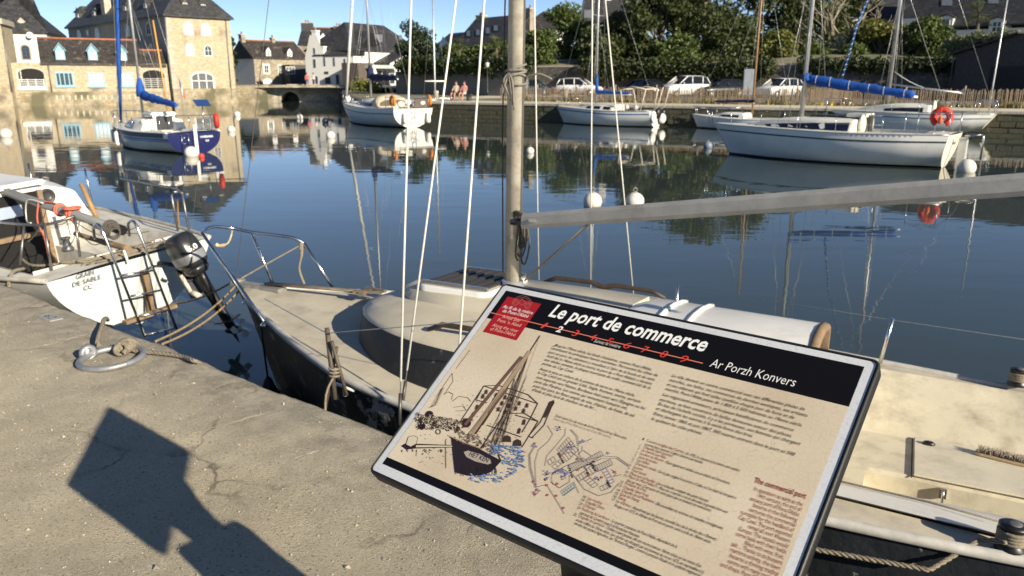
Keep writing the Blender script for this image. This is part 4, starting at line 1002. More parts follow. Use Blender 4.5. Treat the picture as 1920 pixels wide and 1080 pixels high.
an.cbox((5.78, -.2, .935), (.05, .20, .03), 0, Matrix.Rotation(.2, 3, 'Z')); an.cbox((5.74, -.16, .945), (.22, .035, .02), 0, Matrix.Rotation(.5, 3, 'Z')); an.cbox((5.74, -.26, .945), (.20, .035, .02), 0, Matrix.Rotation(-.1, 3, 'Z'))
an.build('stowed_anchor', mat('rusty_anchor', (.15, .135, .11), .8, .3, var=.4, vs=15, c2=(.20, .13, .08), c2s=14), nb)
# samson post with crossed pins, stay cleats at the side deck
sp0 = NF.z(628, 742, .80); q = MB()
q.tube([sp0 + Vector((0, 0, -.02)), NF.plane(613, 615, 0, sp0.x + .05)], .014, 7); q.tube([sp0 + Vector((-.05, -.04, 0)), NF.plane(622, 640, 0, sp0.x)], .011, 7); q.tube([sp0 + Vector((.06, .02, -.1)), NF.plane(632, 650, 0, sp0.x)], .009, 7)
q.build('side_stanchion', mat('bronze_brown', (.10, .08, .06), .6, .3, var=.3, vs=14), nb)
q = MB(); c_ = sp0 + Vector((-.03, -.05, .02)); q.tube([c_ + Vector((-.08, .02, .02)), c_ + Vector((.08, -.02, .02))], [.006, .011], 7); q.tube([c_ + Vector((0, 0, -.03)), c_ + Vector((0, 0, .02))], .013, 7); q.build('deck_cleat', white, nb)
q = MB(); c_ = sp0 + Vector((0, 0, .12))
for k in range(3): q.torus(c_ + Vector((0, 0, .02 * k)), .028, .006, None, 12, 5)
q.tube(curve_pts([c_, c_ + Vector((.02, .05, -.1)), c_ + Vector((.01, .07, -.25)), c_ + Vector((.0, .06, -.33))], 4), .007, 5); q.build('lashing', rope_m, nb)
wire(nb, 'lifeline', wire_m, [pp(496, 560, .45), NF.plane(613, 625, 0, sp0.x + .03), (4.0, 1.25, 1.28), (2.5, 1.2, 1.2)], .003)
q = MB(); pl0 = pp(566, 456, -.35); q.tube(curve_pts([pl0, pl0 + Vector((0, .01, -.10)), pl0 + Vector((.02, .02, -.22)), pl0 + Vector((-.03, .02, -.34))], 4), [.014] * 5 + [.010] * 4 + [.012] * 4, 6)
for k in range(3): q.torus(pl0 + Vector((0, 0, -.01 - .015 * k)), .022, .007, Matrix.Rotation(1.2, 3, 'Y'), 12, 5)
q.build('hanging_rope_end', rope_m, nb)
q = MB(); p0 = pp(436, 432, -.06); q.tube(curve_pts([p0, pp(428, 455, -.04), pp(412, 461, -.02), pp(404, 458, 0)], 4), [.008] * 6 + [.016] * 4 + [.018] * 3, 6); q.build('wrapped_rail_end', mat('frayed_tape', (.50, .42, .26), .9, var=.3, vs=30), nb)
# mooring lines between the two boats, fender off the bow
bowp = NF.m @ Vector((6.93, .02, .92))
# brush left on the locker
bc = NF.m @ (NF.z(1866, 832, .47)); bdir = (NF.m.to_3x3() @ Vector((-.98, .18, 0))); ba_ = math.atan2(bdir.y, bdir.x)
brush = thing('scrubbing_brush', 'old scrubbing brush with stiff bristles lying on the cockpit locker lid', 'brush', NF.m @ Vector((1.50, -.44, .447)), ba_, heel=R(3))
q = MB(); q.prism([(x, y, .004) for x, y in rrect(-.135, -.034, .135, .034, .03)], (0, 0, .016)); q.build('brush_back', mat('pale_beech', (.46, .36, .22), .7, var=.15, vs=20), brush, bevel=.003)
q = MB(); rr = random.Random(2)
for i in range(17):
    for j in range(5):
        x, y = -.118 + i * .0148, -.024 + j * .012 + (.006 if i % 2 else 0)
        for k in range(5): q.tube([(x + rr.uniform(-.002, .002), y + rr.uniform(-.002, .002), .018), (x + rr.uniform(-.010, .010), y + rr.uniform(-.010, .010), .048 + rr.uniform(-.006, .004))], [.0016, .0009], 3, mi=rr.choice((0, 0, 1)))
tag(q.build('bristles', [mat('grey_bristle', (.34, .28, .24), .9), mat('dark_bristle', (.10, .07, .06), .9)], brush), kind='stuff')
fender_p = NF.m @ (NF.plane(500, 740, 1, .35))
b0 = NF.m @ (NF.plane(488, 606, 1, .52))
fz = at_z(505, 742, .12); fd = thing('fender', 'dark navy teardrop fender hanging beside the bow over the water', 'fender', fz)
MB().lathe([(.012, .16), (.03, .14), (.05, .08), (.105, -.03), (.11, -.12), (.08, -.2), (.02, -.24)], 14).build('fender_body', mat('fender_navy', (.008, .011, .03), .5), fd)
wire(fd, 'fender_line', black, [(0, 0, .15), b0 - fz], .008)

# ================================================================== the white boat ahead with the outboard motor
GF = Frame(QF.m @ Vector((-6.95, 3.40, 0)), R(147.2), R(-4))
gb = fthing('white_sailboat', 'white sailboat with lettered stern, ladder and outboard at the left quay', 'sailboat', GF)
GH = Hull(6.6, [(0, .80), (.6, .94), (1.6, 1.10), (2.8, 1.17), (4.2, 1.02), (5.3, .68), (6.1, .33), (6.6, .0)], [(0, .93), (1.5, .90), (3, .92), (6.6, 1.08)], .3, -.27, rake=.6, srake=.12, blunt=1.5)
gpaint = mat('brushed_white_paint', (.58, .62, .61), .5, var=.06, vs=5, c2=(.55, .55, .50), c2s=4, c2t=(.58, .8))
GH.shell(gb, [mat('chalky_grey_topsides', (.52, .52, .50), .55, var=.1, vs=5), mat('antifoul_dark', (.012, .013, .014), .7)], gpaint)
gdeck = mat('grubby_white_deck', (.58, .565, .51), .65, var=.12, vs=6, c2=(.36, .33, .26), c2s=5, c2t=(.5, .72))
GH.deck(gb, gdeck, (.32, 2.2, .74), .03); GH.well(gb, gdeck, (.32, 2.2, .74), .45, .70)
GH.rail(gb, 'gunwale', mat('worn_grey_strake', (.40, .385, .34), .75, var=.3, vs=9), .022)
GC = Cabin(GH, [(2.2, .88, .72, .36), (2.8, .92, .76, .40), (3.8, .80, .64, .38), (4.6, .56, .40, .28), (5.0, .40, .22, .10)], .14)
GC.build(gb, gdeck, white); GC.window(gb, dglass, 2.7, 3.9, .4, .8)
q = MB(); q.box((2.18, -.31, .47), (2.192, .33, 1.33)); q.build('companionway', mat('cabin_dark', (.006, .006, .007), .9), gb)
for y0 in (-.33, .35): MB().box((2.15, y0 - .025, .50), (2.18, y0 + .025, 1.34)).build('companionway_trim', wood, gb)
q = MB(); q.box((2.13, -.33, .86), (2.175, .34, .91)); q.build('companionway_step', wood, gb)
q = MB(); q.box((2.1, -.40, 1.40), (3.2, .40, 1.45)); q.build('sliding_hatch', white, gb, bevel=.02)
wn_ = MB().cbox((2.165, .06, 1.16), (.02, .36, .12)); wn_.build('hatch_window', mat('pale_perspex', (.30, .36, .46), .15), gb)
cp = GF.plane(88, 368, 0, 2.18); q = MB().lathe([(.085, 0), (.085, .015), (.06, .02), (.06, .012), (.01, .012)], 18, cp, Matrix.Rotation(R(-90), 3, 'Y')); q.build('bulkhead_compass', mat('compass_grey', (.05, .05, .05), .4), gb)
# transom lettering
t_ = MB()
def TP(x, y): p = GF.plane(x, y, 0, -.03); return p
def trtext(mb, body, s, e, size, off=.004):
    vs, fs = text_mesh(body, 0, .004); x0 = min(v.x for v in vs); x1 = max(v.x for v in vs); a, b = TP(*s), TP(*e); d = b - a; k = d.length / (x1 - x0); d.normalize(); u = Vector((.13, 0, 1)).normalized(); u = (u - d * u.dot(d)).normalized()
    def onface(p):
        t = max(0, min(1, (.93 - p.z) / .66)); return Vector((.12 * t - .030, p.y, p.z))
    mb.add([onface(a + d * (v.x - x0) * k + u * v.y * size) for v in vs], fs)
trtext(t_, 'GRAIN', (144, 524), (178, 514), .062); trtext(t_, 'DE SABLE', (139, 539), (192, 523), .062); trtext(t_, 'CC', (161, 546), (177, 541), .062)
t_.build('stern_lettering', mat('grey_lettering', (.12, .13, .13), .6), gb)
# boarding ladder
la, lb = GF.plane(194, 437, 0, -.05), GF.plane(272, 632, 0, -.22); lc, ld = GF.plane(259, 430, 0, -.05), GF.plane(331, 617, 0, -.22)
lad = MB(); hk = lambda p: curve_pts([p + Vector((.16, 0, -.08)), p + Vector((.14, 0, .04)), p + Vector((.05, 0, .07)), p], 4)
lad.tube(hk(la) + [lb], .0125, 8); lad.tube(hk(lc) + [ld], .0125, 8); lo = lad.build('boarding_ladder', steel, gb)
for t in (.40, .60, .80, .985): MB().tube([la.lerp(lb, t), lc.lerp(ld, t)], .011, 8).build('rung', steel, lo)
MB().cbox(la.lerp(lb, .80).lerp(lc.lerp(ld, .8), .5) + Vector((.04, 0, -.01)), (.07, .52, .03)).build('ladder_block', wood, gb)
q = MB(); tp = lambda y, z: Vector((-.02 + .12 * (.93 - z) / .66, y, z)); q.hexa([tp(-.06, .36) + Vector((-.02, 0, 0)), tp(-.06, .36) + Vector((.05, 0, 0)), tp(-.13, .36) + Vector((.05, 0, 0)), tp(-.13, .36) + Vector((-.02, 0, 0)), tp(-.03, .80) + Vector((-.02, 0, 0)), tp(-.03, .80) + Vector((.05, 0, 0)), tp(-.10, .80) + Vector((.05, 0, 0)), tp(-.10, .80) + Vector((-.02, 0, 0))]); q.build('motor_pad', wood, gb)
# boom, tiller, pushpit
g0 = GF.plane(226, 431, 1, .0); g1 = GF.plane(0, 356, 1, .0); gd = g1 - g0
q = MB(); q.tube([g0, g0 + gd * 1.9], .043, 14); gboom = q.build('boom', mat('grey_spar', (.235, .24, .245), .5, .4, var=.1), gb)
q = MB(); q.tube([g0 - gd.normalized() * .03, g0 + gd.normalized() * .05], .047, 14); q.build('boom_end_cap', black, gboom)
mst = g0 + gd * 1.9; spar(gb, 'mast', alu, (mst.x, 0, 1.1), (mst.x, 0, 8.2), .055, .045, 14)
redrope = mat('salmon_rope', (.62, .14, .09), .85, var=.15, vs=40)
def on_boom(t): return g0 + gd * t
for t, n in ((.36, 7), (.47, 3)):
    q = MB(); c_ = on_boom(t)
    for k in range(n): q.torus(c_ + gd.normalized() * (.012 * k - .03), .052 + .006 * (k % 3), .008, Matrix.Rotation(R(90), 3, 'Y') @ Matrix.Rotation(rr.uniform(-.25, .25), 3, 'X'), 16, 5)
    if n > 4:
        for k in range(4): q.torus(c_ + Vector((.0, .0, .06)), .055 + .008 * k, .008, Matrix.Rotation(rr.uniform(-.3, .3), 3, 'X'), 14, 5)
    q.build('lashing', redrope, gboom)
q = MB(); c_ = on_boom(.60); q.tube(curve_pts([c_ + Vector((0, .05, .03)), c_ + Vector((.02, .09, -.15)), c_ + Vector((.0, .07, -.32)), c_ + Vector((.03, .06, -.52)), c_ + Vector((.02, .06, -.66))], 5), .008, 5); q.tube(curve_pts([on_boom(.45) + Vector((0, 0, .05)), on_boom(.52) + Vector((0, .02, .06)), c_ + Vector((0, .05, .03))], 4), .008, 5); q.build('hanging_line', redrope, gb)
q = MB()
for t0, p_ in ((.56, (60, 470)),): q.tube(curve_pts([on_boom(t0) + Vector((0, .05, .04)), on_boom(t0 + .13) + Vector((0, .06, .02)), on_boom(t0 + .15) + Vector((-.02, .1, -.18)), GF.plane(58, 418, 0, .75)], 5), .007, 5)
q.tube(curve_pts([on_boom(.02), on_boom(.06) + Vector((0, .06, .05)), on_boom(.10) + Vector((0, .07, -.06)), on_boom(.08) + Vector((0, .03, -.10))], 5), .007, 5); q.build('white_line', rope_w, gb)
q = MB(); rail = [GF.plane(0, 417, 0, 1.25), GF.plane(45, 421, 0, .62), GF.plane(85, 421, 0, .34), GF.plane(120, 412, 0, .22), GF.plane(140, 405, 0, .2)]
q.tube(curve_pts(rail, 5), .0125, 8)
for (tx_, ty_), (bx_, by_), xx in (((45, 421), (38, 497), .62), ((83, 421), (97, 507), .34), ((140, 407), (150, 482), .22)): q.tube([GF.plane(tx_, ty_, 0, xx), GF.plane(bx_, by_, 0, xx - .06)], .012, 8)
for p_ in ((.2, -.72), (.60, -.86)): q.tube([(p_[0], p_[1], .92), (p_[0], p_[1], 1.38)], .012, 8)
q.tube(curve_pts([(.2, -.72, 1.38), (.40, -.80, 1.39), (.60, -.86, 1.38), (1.8, -1.05, 1.36)], 4), .011, 8); q.build('pushpit', mat('dull_steel', (.22, .21, .20), .4, .8, var=.3, vs=20), gb)
for yy, xx in ((-1.1, 2.6), (-1.05, 3.8)): wire(gb, 'stanchion', steel, [(xx, yy, .92), (xx, yy, 1.42)], .011, 8)
q = MB(); q.tube(curve_pts([(.1, -.02, 1.0), (.5, -.02, 1.02), (.95, .0, 1.06)], 4), [.03] * 5 + [.024] * 4, 8); q.build('tiller', wood, gb)
q = MB(); q.tube([GF.plane(152, 345, 0, 1.1), GF.plane(182, 410, 0, .9)], .022, 8); q.build('oar_loom', mat('ochre_wood', (.34, .20, .08), .7, var=.25, vs=14), gb)
q = MB().lathe([(.05, 0), (.055, .02), (.035, .05), (.03, .10), (.045, .12), (.045, .13)], 14, GF.plane(128, 470, 0, .75)); q.build('sheet_winch', mat('grey_winch', (.16, .16, .16), .4, .5), gb)
q = MB()
for k in range(10):
    p = [Vector((rr.uniform(.02, .3), rr.uniform(-.55, .5), .955)) for _ in range(4)]; q.tube(curve_pts([p[0], p[1] + Vector((0, 0, .03)), p[2], p[3] + Vector((0, 0, .02))], 5), .007, 5)
q.build('deck_lines', rope_m, gb)
q = MB(); rg_ = GF.plane(215, 438, 0, .02)
for k in range(5): q.torus(rg_ + Vector((.01 * k, 0, .01 * k)), .05 + .006 * k, .010, Matrix.Rotation(R(80) + .1 * k, 3, 'Y'), 16, 5)
q.build('coiled_line', mat('dark_halyard', (.075, .068, .058), .9), gb)
q = MB()
for k in range(5): q.ball(GF.plane(233 + 1.6 * k, 472 + 4.5 * k, 0, -.05), .017, 8, 0, (.8, .7, 1.1))
q.build('white_chain', white, gb)
twisted_rope('quarter_rope', curve_pts([(.55, .70, .95), (.42, .86, .97), (.40, .93, .80), (.38, .90, .55), (.36, .86, .4)], 5), .016, rope_m, parent=gb); twisted_rope('quarter_rope', curve_pts([(.9, .55, .96), (.55, .62, .96), (.3, .45, .97), (.16, .1, .97)], 5), .013, rope_m, parent=gb)
for k in range(9):
    a, b = Vector((rr.uniform(.1, 1.2), rr.uniform(-.4, .55), rr.uniform(1.0, 1.25))), on_boom(rr.uniform(.2, .6)); wire(gb, 'control_line', mat('dark_halyard', (.075, .068, .058), .9), sag(a, b, rr.uniform(.02, .12), 6), .0045)
# ---- the outboard
ob = thing('outboard_motor', 'black outboard motor marked 6.0 tilted on the white boat stern', 'motor', GF.m @ Vector((0, 0, 0)), GF.a, heel=GF.heel)
XO = -.30
oc = GF.plane(346, 472, 0, XO)
Rm = Matrix.Rotation(R(-14), 3, 'X') @ Matrix.Rotation(R(16), 3, 'Y')
def op(x, y, z): return oc + Rm @ Vector((x, y, z))
prof = [(-.155, .82, .80), (-.12, .97, .95), (-.03, 1.0, 1.0), (.06, .97, .98), (.13, .84, .90), (.165, .62, .72), (.175, .35, .45)]
def cowl(z, kx, ky, n=20):
    out = []
    for k in range(n):
        a = 2 * math.pi * k / n; c_, s_ = math.cos(a), math.sin(a); e = .55
        out.append(op(.165 * kx * (abs(c_) ** e) * (1 if c_ > 0 else -1) - .02, .118 * ky * (abs(s_) ** e) * (1 if s_ > 0 else -1), z))
    return out
cow = mat('motor_cowl', (.022, .023, .026), .33, var=.15, vs=12)
q = MB(); q.loft([cowl(*p) for p in prof]); cw = q.build('cowl', cow, ob)
q = MB(); q.loft([cowl(-.10, .985, .975), cowl(-.055, 1.012, 1.012), cowl(-.03, 1.014, 1.014), cowl(-.02, 1.0, 1.0)], True, False, False); q.build('cowl_band', mat('cowl_silver', (.24, .24, .25), .35, .3, var=.2), cw)
q = MB(); q.loft([cowl(-.235, .50, .62), cowl(-.20, .72, .80), cowl(-.152, .80, .80)]); q.build('lower_cowl', cow, ob)
# number on the cowl's after end
vs, fs = text_mesh('6.0', 0, .02); q = MB(); w0 = max(v.x for v in vs)
q.add([op(-.188, .060 - v.x / w0 * .10, .0 + v.y * .068) for v in vs], fs); q.build('cowl_number', inkw, cw)
q = MB(); q.loft([[op(x_ * s_ - .01, y_ * s2, z_) for x_, y_ in ((-.07, -.03), (-.09, 0), (-.07, .03), (.06, .03), (.09, 0), (.06, -.03))] for z_, s_, s2 in ((-.22, .95, 1.2), (-.30, .80, 1.15), (-.50, .72, 1.0), (-.72, .68, .9), (-.86, .75, .8))], True, True, True, 0, True); q.build('leg', black, ob)
q = MB(); q.cbox(op(-.03, 0, -.74), (.26, .15, .012), 0, Rm); q.build('cavitation_plate', black, ob)
q = MB(); rings = [[op(x_, r_ * math.cos(k), -.86 + r_ * math.sin(k)) for k in [2 * math.pi * j / 12 for j in range(12)]] for x_, r_ in ((-.13, .02), (-.10, .035), (0, .042), (.09, .028), (.12, .008))]; q.loft(rings); q.prism([op(-.04, 0, -.88), op(.04, 0, -.88), op(.0, 0, -1.0)], Rm @ Vector((0, .01, 0))); q.build('gearcase', black, ob)
q = MB()
for k in range(3):
    a = 2.09 * k + .4; d1 = Vector((0, math.cos(a), math.sin(a))); d2 = Vector((0, -math.sin(a), math.cos(a))); c_ = Vector((-.15, 0, -.86))
    q.add([op(*(c_ + d1 * .02 - d2 * .01)), op(*(c_ + d1 * .06 + d2 * .04 + Vector((.015, 0, 0)))), op(*(c_ + d1 * .105 + d2 * .015 + Vector((.01, 0, 0)))), op(*(c_ + d1 * .09 - d2 * .035 - Vector((.015, 0, 0)))), op(*(c_ + d1 * .03 - d2 * .03))], [(0, 1, 2, 3, 4)])
q.ball(op(-.15, 0, -.86), .028, 10); q.build('propeller', mat('chalky_propeller', (.50, .46, .36), .6, .3), ob)
q = MB(); q.cbox(op(.15, 0, -.28), (.05, .20, .30), 0, Rm); q.tube([op(.10, -.1, -.26), op(.10, .1, -.26)], .022, 8); q.tube([op(.2, .06, -.20), op(.08, .06, -.18)], .014, 7); q.tube([op(.2, -.06, -.20), op(.08, -.06, -.18)], .014, 7); q.build('clamp_bracket', mat('bracket_dark', (.03, .03, .034), .45), ob)
q = MB(); q.tube([op(.10, .10, -.18), op(.09, .11, -.36)], .020, 8); q.tube([op(.09, .10, -.37), op(.02, .09, -.43)], .028, 8); q.build('gas_strut', mat('grimy_white', (.52, .48, .42), .6), ob)
q = MB(); q.tube([op(.10, .02, -.13), op(.30, .10, -.03), op(.42, .14, .04)], [.02, .02, .026], 8); q.build('tiller_handle', black, ob)
# ---- mooring ring and ropes on the quay
rc = QF.m @ Vector((-4.32, 1.87, QZ + .028))
mr = thing('mooring_ring', 'galvanised mooring ring lying on the quay edge', 'ring', rc, QA)
q = MB(); q.torus((0, 0, .003), .165, .0175, Matrix.Rotation(R(3), 3, 'X'), 40, 10); q.build('ring', mat('galvanised_ring', (.30, .31, .33), .5, .55, var=.25, vs=14, c2=(.22, .16, .11), c2s=8, c2t=(.6, .75)), mr)
q = MB(); q.tube([(-.155, -.06, .05), (-.168, -.063, .0), (-.16, -.06, -.04)], .022, 8); q.torus((-.16, -.055, .012), .034, .018, Matrix.Rotation(R(90), 3, 'Y'), 16, 7); q.build('eye_bolt', mat('galvanised_ring', (.3, .31, .33), .5), mr)
qp = lambda s_, w_, z=QZ + .03: QF.m @ Vector((s_, w_, z))
gs = lambda x, y, z=QZ + .03: at_z(x, y, z)
twisted_rope('mooring_rope', curve_pts([gs(186, 652, QZ + .02), gs(183, 640, QZ + .05), gs(188, 622, QZ + .06), gs(192, 608, QZ + .04), gs(195, 600, QZ + .02), at_z(199, 597, QZ - .1), at_z(202, 600, QZ - .3)], 5), .015, rope_m, 'thick grey rope from the mooring ring up to the white boat stern')
twisted_rope('slack_rope', curve_pts([gs(233, 660, QZ + .05), gs(245, 648, QZ + .035), gs(238, 643, QZ + .05), gs(250, 657), gs(290, 661), gs(340, 668), gs(372, 680, QZ + .015), at_z(395, 690, .70), at_z(400, 700, .5)], 5), .013, rope_m, 'twisted rope knotted to the ring and trailing along the quay edge')
q = MB(); c_ = gs(236, 652, QZ + .05)
for k in range(5): q.torus(c_ + Vector((.01 * k - .02, .01 * k - .02, .006 * k)), .034, .012, Matrix.Rotation(.9 + .35 * k, 3, 'X') @ Matrix.Rotation(.4 * k, 3, 'Z'), 14, 6)
tag(q.build('rope_knot', rope_m), 'bulky rope knot tied on the mooring ring', 'knot')
fp = gs(298, 660)
ml = [(GF.plane(322, 570, 0, -.04), bowp + Vector((-.02, .06, 0)), .04, 'upper mooring line from the white boat stern to the weathered bow'), (gs(292, 640, QZ + .02), bowp + Vector((0, .02, -.03)), .05, 'middle mooring line from the quay edge to the weathered bow'), (gs(305, 645, QZ + .01), bowp + Vector((.02, -.02, -.08)), .05, 'lowest mooring line from the quay edge to the weathered bow')]
for a, b, s_, lab in ml:
    a = GF.m @ a if lab.startswith('upper') else a
    twisted_rope('mooring_line', sag(a, b, s_, 14), .0085, mat('yellowed_rope', (.26, .19, .10), .9, var=.3, vs=40), lab, group='mooring lines of the weathered boat')
q = MB(); q.tube(curve_pts([pp(570, 456, -.36), pp(500, 495, -.15), pp(447, 525, .0)], 4), .007, 6); q.build('pulpit_line', rope_m, nb)
MB().hexa([GF.m @ Vector(p) for p in ((0, 0, 0),) * 8]) if False else None
# ================================================================== boats lying at their moorings
PROF = [(0, None), (.18, .90), (.42, 1.0), (.65, .86), (.82, .55), (.93, .24), (1, 0)]
def mooring_boat(name, label, sx, sy, ang, L, B, fs, fb, top, bottom, sb=.72, transom=None, stern_draft=.05, rake=None, srake=.0, heel=0., cat='sailboat', t=None):
    o = at_z(sx, sy, 0); fr = Frame((o.x, o.y, 0), R(ang), heel); root = fthing(name, label, cat, fr)
    h = Hull(L, [(x * L, (sb if y is None else y) * B / 2) for x, y in PROF], [(0, fs), (L * .35, fs * .97 + .0), (L * .7, lerp(fs, fb, .5)), (L, fb)], .35, stern_draft, rake if rake is not None else .09 * L, srake, 2.6, .06)
    h.shell(root, [top, bottom], transom); h.fr = fr; h.root = root
    return root, h
def rig(root, h, x, H, zb, r=.05, head_x=None, sp=True, fore=True, back=True, lowers=True, m=None, wr=.006):
    q = MB(); q.tube([(x, 0, zb), (x, 0, zb + H * .5), (x - .02 * H * .3, 0, zb + H)], [r, r, r * .8], 12, squash=.75, up=(1, 0, 0)); q.build('mast', m or alu, root)
    top = Vector((x - .006 * H, 0, zb + H * .97)); L = h.L
    if fore: wire(root, 'forestay', wire_m, [(L * .985, 0, h.z(L) + .02), top], wr)
    if back: wire(root, 'backstay', wire_m, [(.05, 0, h.z(0) + .02), top], wr)
    zs = zb + H * .52; sw = h.b(x) * .55
    for s_ in (1, -1):
        bs = Vector((x - .05, s_ * (h.b(x) - .05), h.z(x)))
        if sp: spar(root, 'spreader', m or alu, (x, 0, zs), (x - .05, s_ * sw, zs + .03), .018, .012, 6); wire(root, 'shroud', wire_m, [bs, (x - .05, s_ * sw, zs + .03), top], wr)
        else: wire(root, 'shroud', wire_m, [bs, top], wr)
        if lowers:
            for dx in (.35, -.45): wire(root, 'lower_shroud', wire_m, [(x + dx, s_ * (h.b(x + dx) - .05), h.z(x + dx)), (x, 0, zs - .1)], wr)
    return top
def boom_with_cover(root, x, z, l, cm, rise=0., r0=.17, r1=.08, wrap=.7, seed=1, drop=0., ties=None, side=0., bm=None):
    a = Vector((x - .08, 0, z)); b = Vector((x - l, side, z + rise)); spar(root, 'boom', bm or alu, a, b, .042, .042, 8)
    return sail_cover(root, cm, a + Vector((0, 0, .10)), b + Vector((.08, 0, .06)), r0, r1, seed, mastwrap=wrap, ties=ties)
antif = mat('antifoul_dark', (.012, .013, .014), .7)
offw = mat('offwhite_topsides', (.74, .75, .73), .4, var=.05, vs=2, c2=(.60, .59, .54), c2s=1.5, c2t=(.55, .8))
blue_st = mat('blue_stripe', (.02, .11, .32), .4)
navyg = mat('navy_gelcoat', (.010, .012, .075), .25, var=.1)
deckw = mat('pale_deck', (.60, .60, .56), .6, var=.08, vs=4)
# ---- 1: blue and white boat at the left
r1, h1 = mooring_boat('blue_white_sailboat', 'white sailboat with navy stern and blue sail cover moored before the stone mill', 368, 287, 138, 6.6, 2.25, .72, .80, offw, antif, .86, navyg, .08, .55, -.0)
h1.stripe(r1, 'blue_stripe', blue_st, .20, .25); h1.stripe(r1, 'lower_blue_stripe', blue_st, .28, .31); h1.stripe(r1, 'dark_sheer_band', mat('dark_sheer', (.03, .035, .05), .5), .02, .17, .3)
h1.deck(r1, deckw, (.35, 2.3, .62)); h1.well(r1, deckw, (.35, 2.3, .62), .35); h1.rail(r1, 'toe_rail', white, .025)
c1 = Cabin(h1, [(2.3, .86, .70, .36), (3.2, .86, .68, .36), (4.2, .66, .46, .28), (4.9, .38, .18, .08)], .10); c1.build(r1, deckw, deckw)
c1.window(r1, mat('blue_perspex', (.03, .06, .14), .12), 3.0, 4.3, .25, .8, taper=.25, frame=mat('grey_gasket', (.2, .2, .2), .6))
q = MB(); q.box((2.24, -.34, .74), (2.28, .34, 1.30)); q.build('companionway', mat('companion_dark', (.03, .03, .035), .5), r1)
q = MB(); q.box((2.18, -.48, 1.22), (3.0, .48, 1.36)); q.build('hatch_garage', white, r1, bevel=.05)
for s_ in (1, -1): MB().box((2.20, s_ * .36 - .05, .70), (2.28, s_ * .36 + .05, 1.26)).build('companionway_jamb', white, r1, bevel=.02)
for x, y in ((2.75, .58), (2.5, .66)): MB().ball((x, y, 1.0), .14, 12, 0, (1, .7, .85)).build('rolled_canvas', mat('cream_canvas', (.66, .63, .55), .8, var=.12), r1)
tp1 = rig(r1, h1, 4.0, 8.6, 1.05, .058)
boom_with_cover(r1, 4.0, 1.85, 3.0, bluef, -.30, .20, .10, .62, 4)
q = MB(); q.tube([(6.12, 0, .95), (5.6, 0, 3.2), (4.1, 0, 8.8)], [.045, .085, .05], 10); q.build('furled_genoa', bluef, r1)
q = MB().lathe([(.05, 0), (.06, .04), (.05, .10), (.02, .12)], 12, (6.12, 0, .84)); q.build('furling_drum', black, r1)
pulpit(r1, h1, 5.1, 6.35); pushpit(r1, h1, .55, .58)
railing(r1, h1, (1.2, 2.5, 3.7, 4.8), .5)
horseshoe(r1, redp, (.10, -.92, 1.10), .22, Matrix.Rotation(R(-24), 3, 'Z') @ Matrix.Rotation(R(90), 3, 'X') @ Matrix.Rotation(R(180), 3, 'Z'), t=.085)
q = MB(); q.cbox((.10, -.45, 1.72), (.34, .52, .025), 0, Matrix.Rotation(R(-38), 3, 'Y')); sp_ = q.build('solar_panel', mat('solar_blue', (.02, .05, .16), .15), r1); wire(r1, 'panel_post', steel, [(.1, -.45, .75), (.1, -.45, 1.70)], .018)
spar(r1, 'varnished_pole', mat('orange_pole', (.62, .30, .07), .5), (2.3, -.22, 1.25), (2.75, -.24, 4.6), .032, .028)
t_ = MB()
def stern_text(root, h, body, y0, y1, z, size, m, dx=-.022, name='stern_lettering'):
    vs, fs = text_mesh(body, 0, .01); a = min(v.x for v in vs); b = max(v.x for v in vs); q = MB()
    q.add([(dx, lerp(y0, y1, (v.x - a) / (b - a)), z + v.y * size) for v in vs], fs); return q.build(name, m, root)
stern_text(r1, h1, 'HAMAMA', -.20, -.68, .52, .11, inkw); stern_text(r1, h1, 'GV', -.38, -.52, .38, .11, inkw)
q = MB(); q.box((-.10, -.06, -.2), (-.05, .06, .98)); q.build('rudder', white, r1, bevel=.01)
q = MB(); [q.tube([(-.06, y, .05), (-.06, y, .75)], .012, 6) for y in (.25, .5)]; [q.tube([(-.06, .25, z), (-.06, .5, z)], .010, 6) for z in (.15, .35, .55)]; q.build('boarding_ladder', steel, r1)
fender('white fender hanging near the bow of the blue sterned boat', h1.fr.m @ Vector((5.0, h1.b(5.0) + .02, .42)), .5, .085, white, 'fenders of the blue sterned boat', h1.fr.m @ Vector((5.0, h1.b(5) - .04, 1.1)))
fender('white fender amidships on the blue sterned boat', h1.fr.m @ Vector((3.9, h1.b(3.9) + .06, .38)), .55, .10, white, 'fenders of the blue sterned boat', h1.fr.m @ Vector((3.9, h1.b(3.9) - .04, 1.1)))
# ---- 2: grey white cruiser in the middle
r2, h2 = mooring_boat('cruising_sailboat', 'large white cruising sailboat with rounded lit stern, navy boom cover and sprayhood', 776, 240, 124.5, 9.4, 2.9, 1.02, 1.25, offw, antif, .80, white, .02, .9, .18)
h2.stripe(r2, 'grey_stripe', mat('grey_stripe', (.16, .18, .22), .5), .24, .30); h2.rail(r2, 'toe_rail', alu, .02); h2.deck(r2, deckw, (.5, 2.8, .75)); h2.well(r2, deckw, (.5, 2.8, .75), .55)
c2_ = Cabin(h2, [(2.8, 1.0, .8, .34), (4.2, 1.0, .8, .34), (5.6, .8, .58, .28), (6.6, .5, .25, .08)], .10); c2_.build(r2, deckw, deckw); c2_.window(r2, dglass, 3.2, 5.6, .3, .75, taper=.15)
q = MB(); rings = []
for x, w_, z in ((2.35, .95, 1.02), (2.45, .98, 1.62), (2.9, .95, 1.74), (3.5, .85, 1.52), (3.8, .78, 1.34)): rings.append([Vector((x, w_ * math.cos(a), lerp(1.1, z, max(0, math.sin(a)) ** .55))) for a in [math.pi * k / 12 for k in range(13)]])
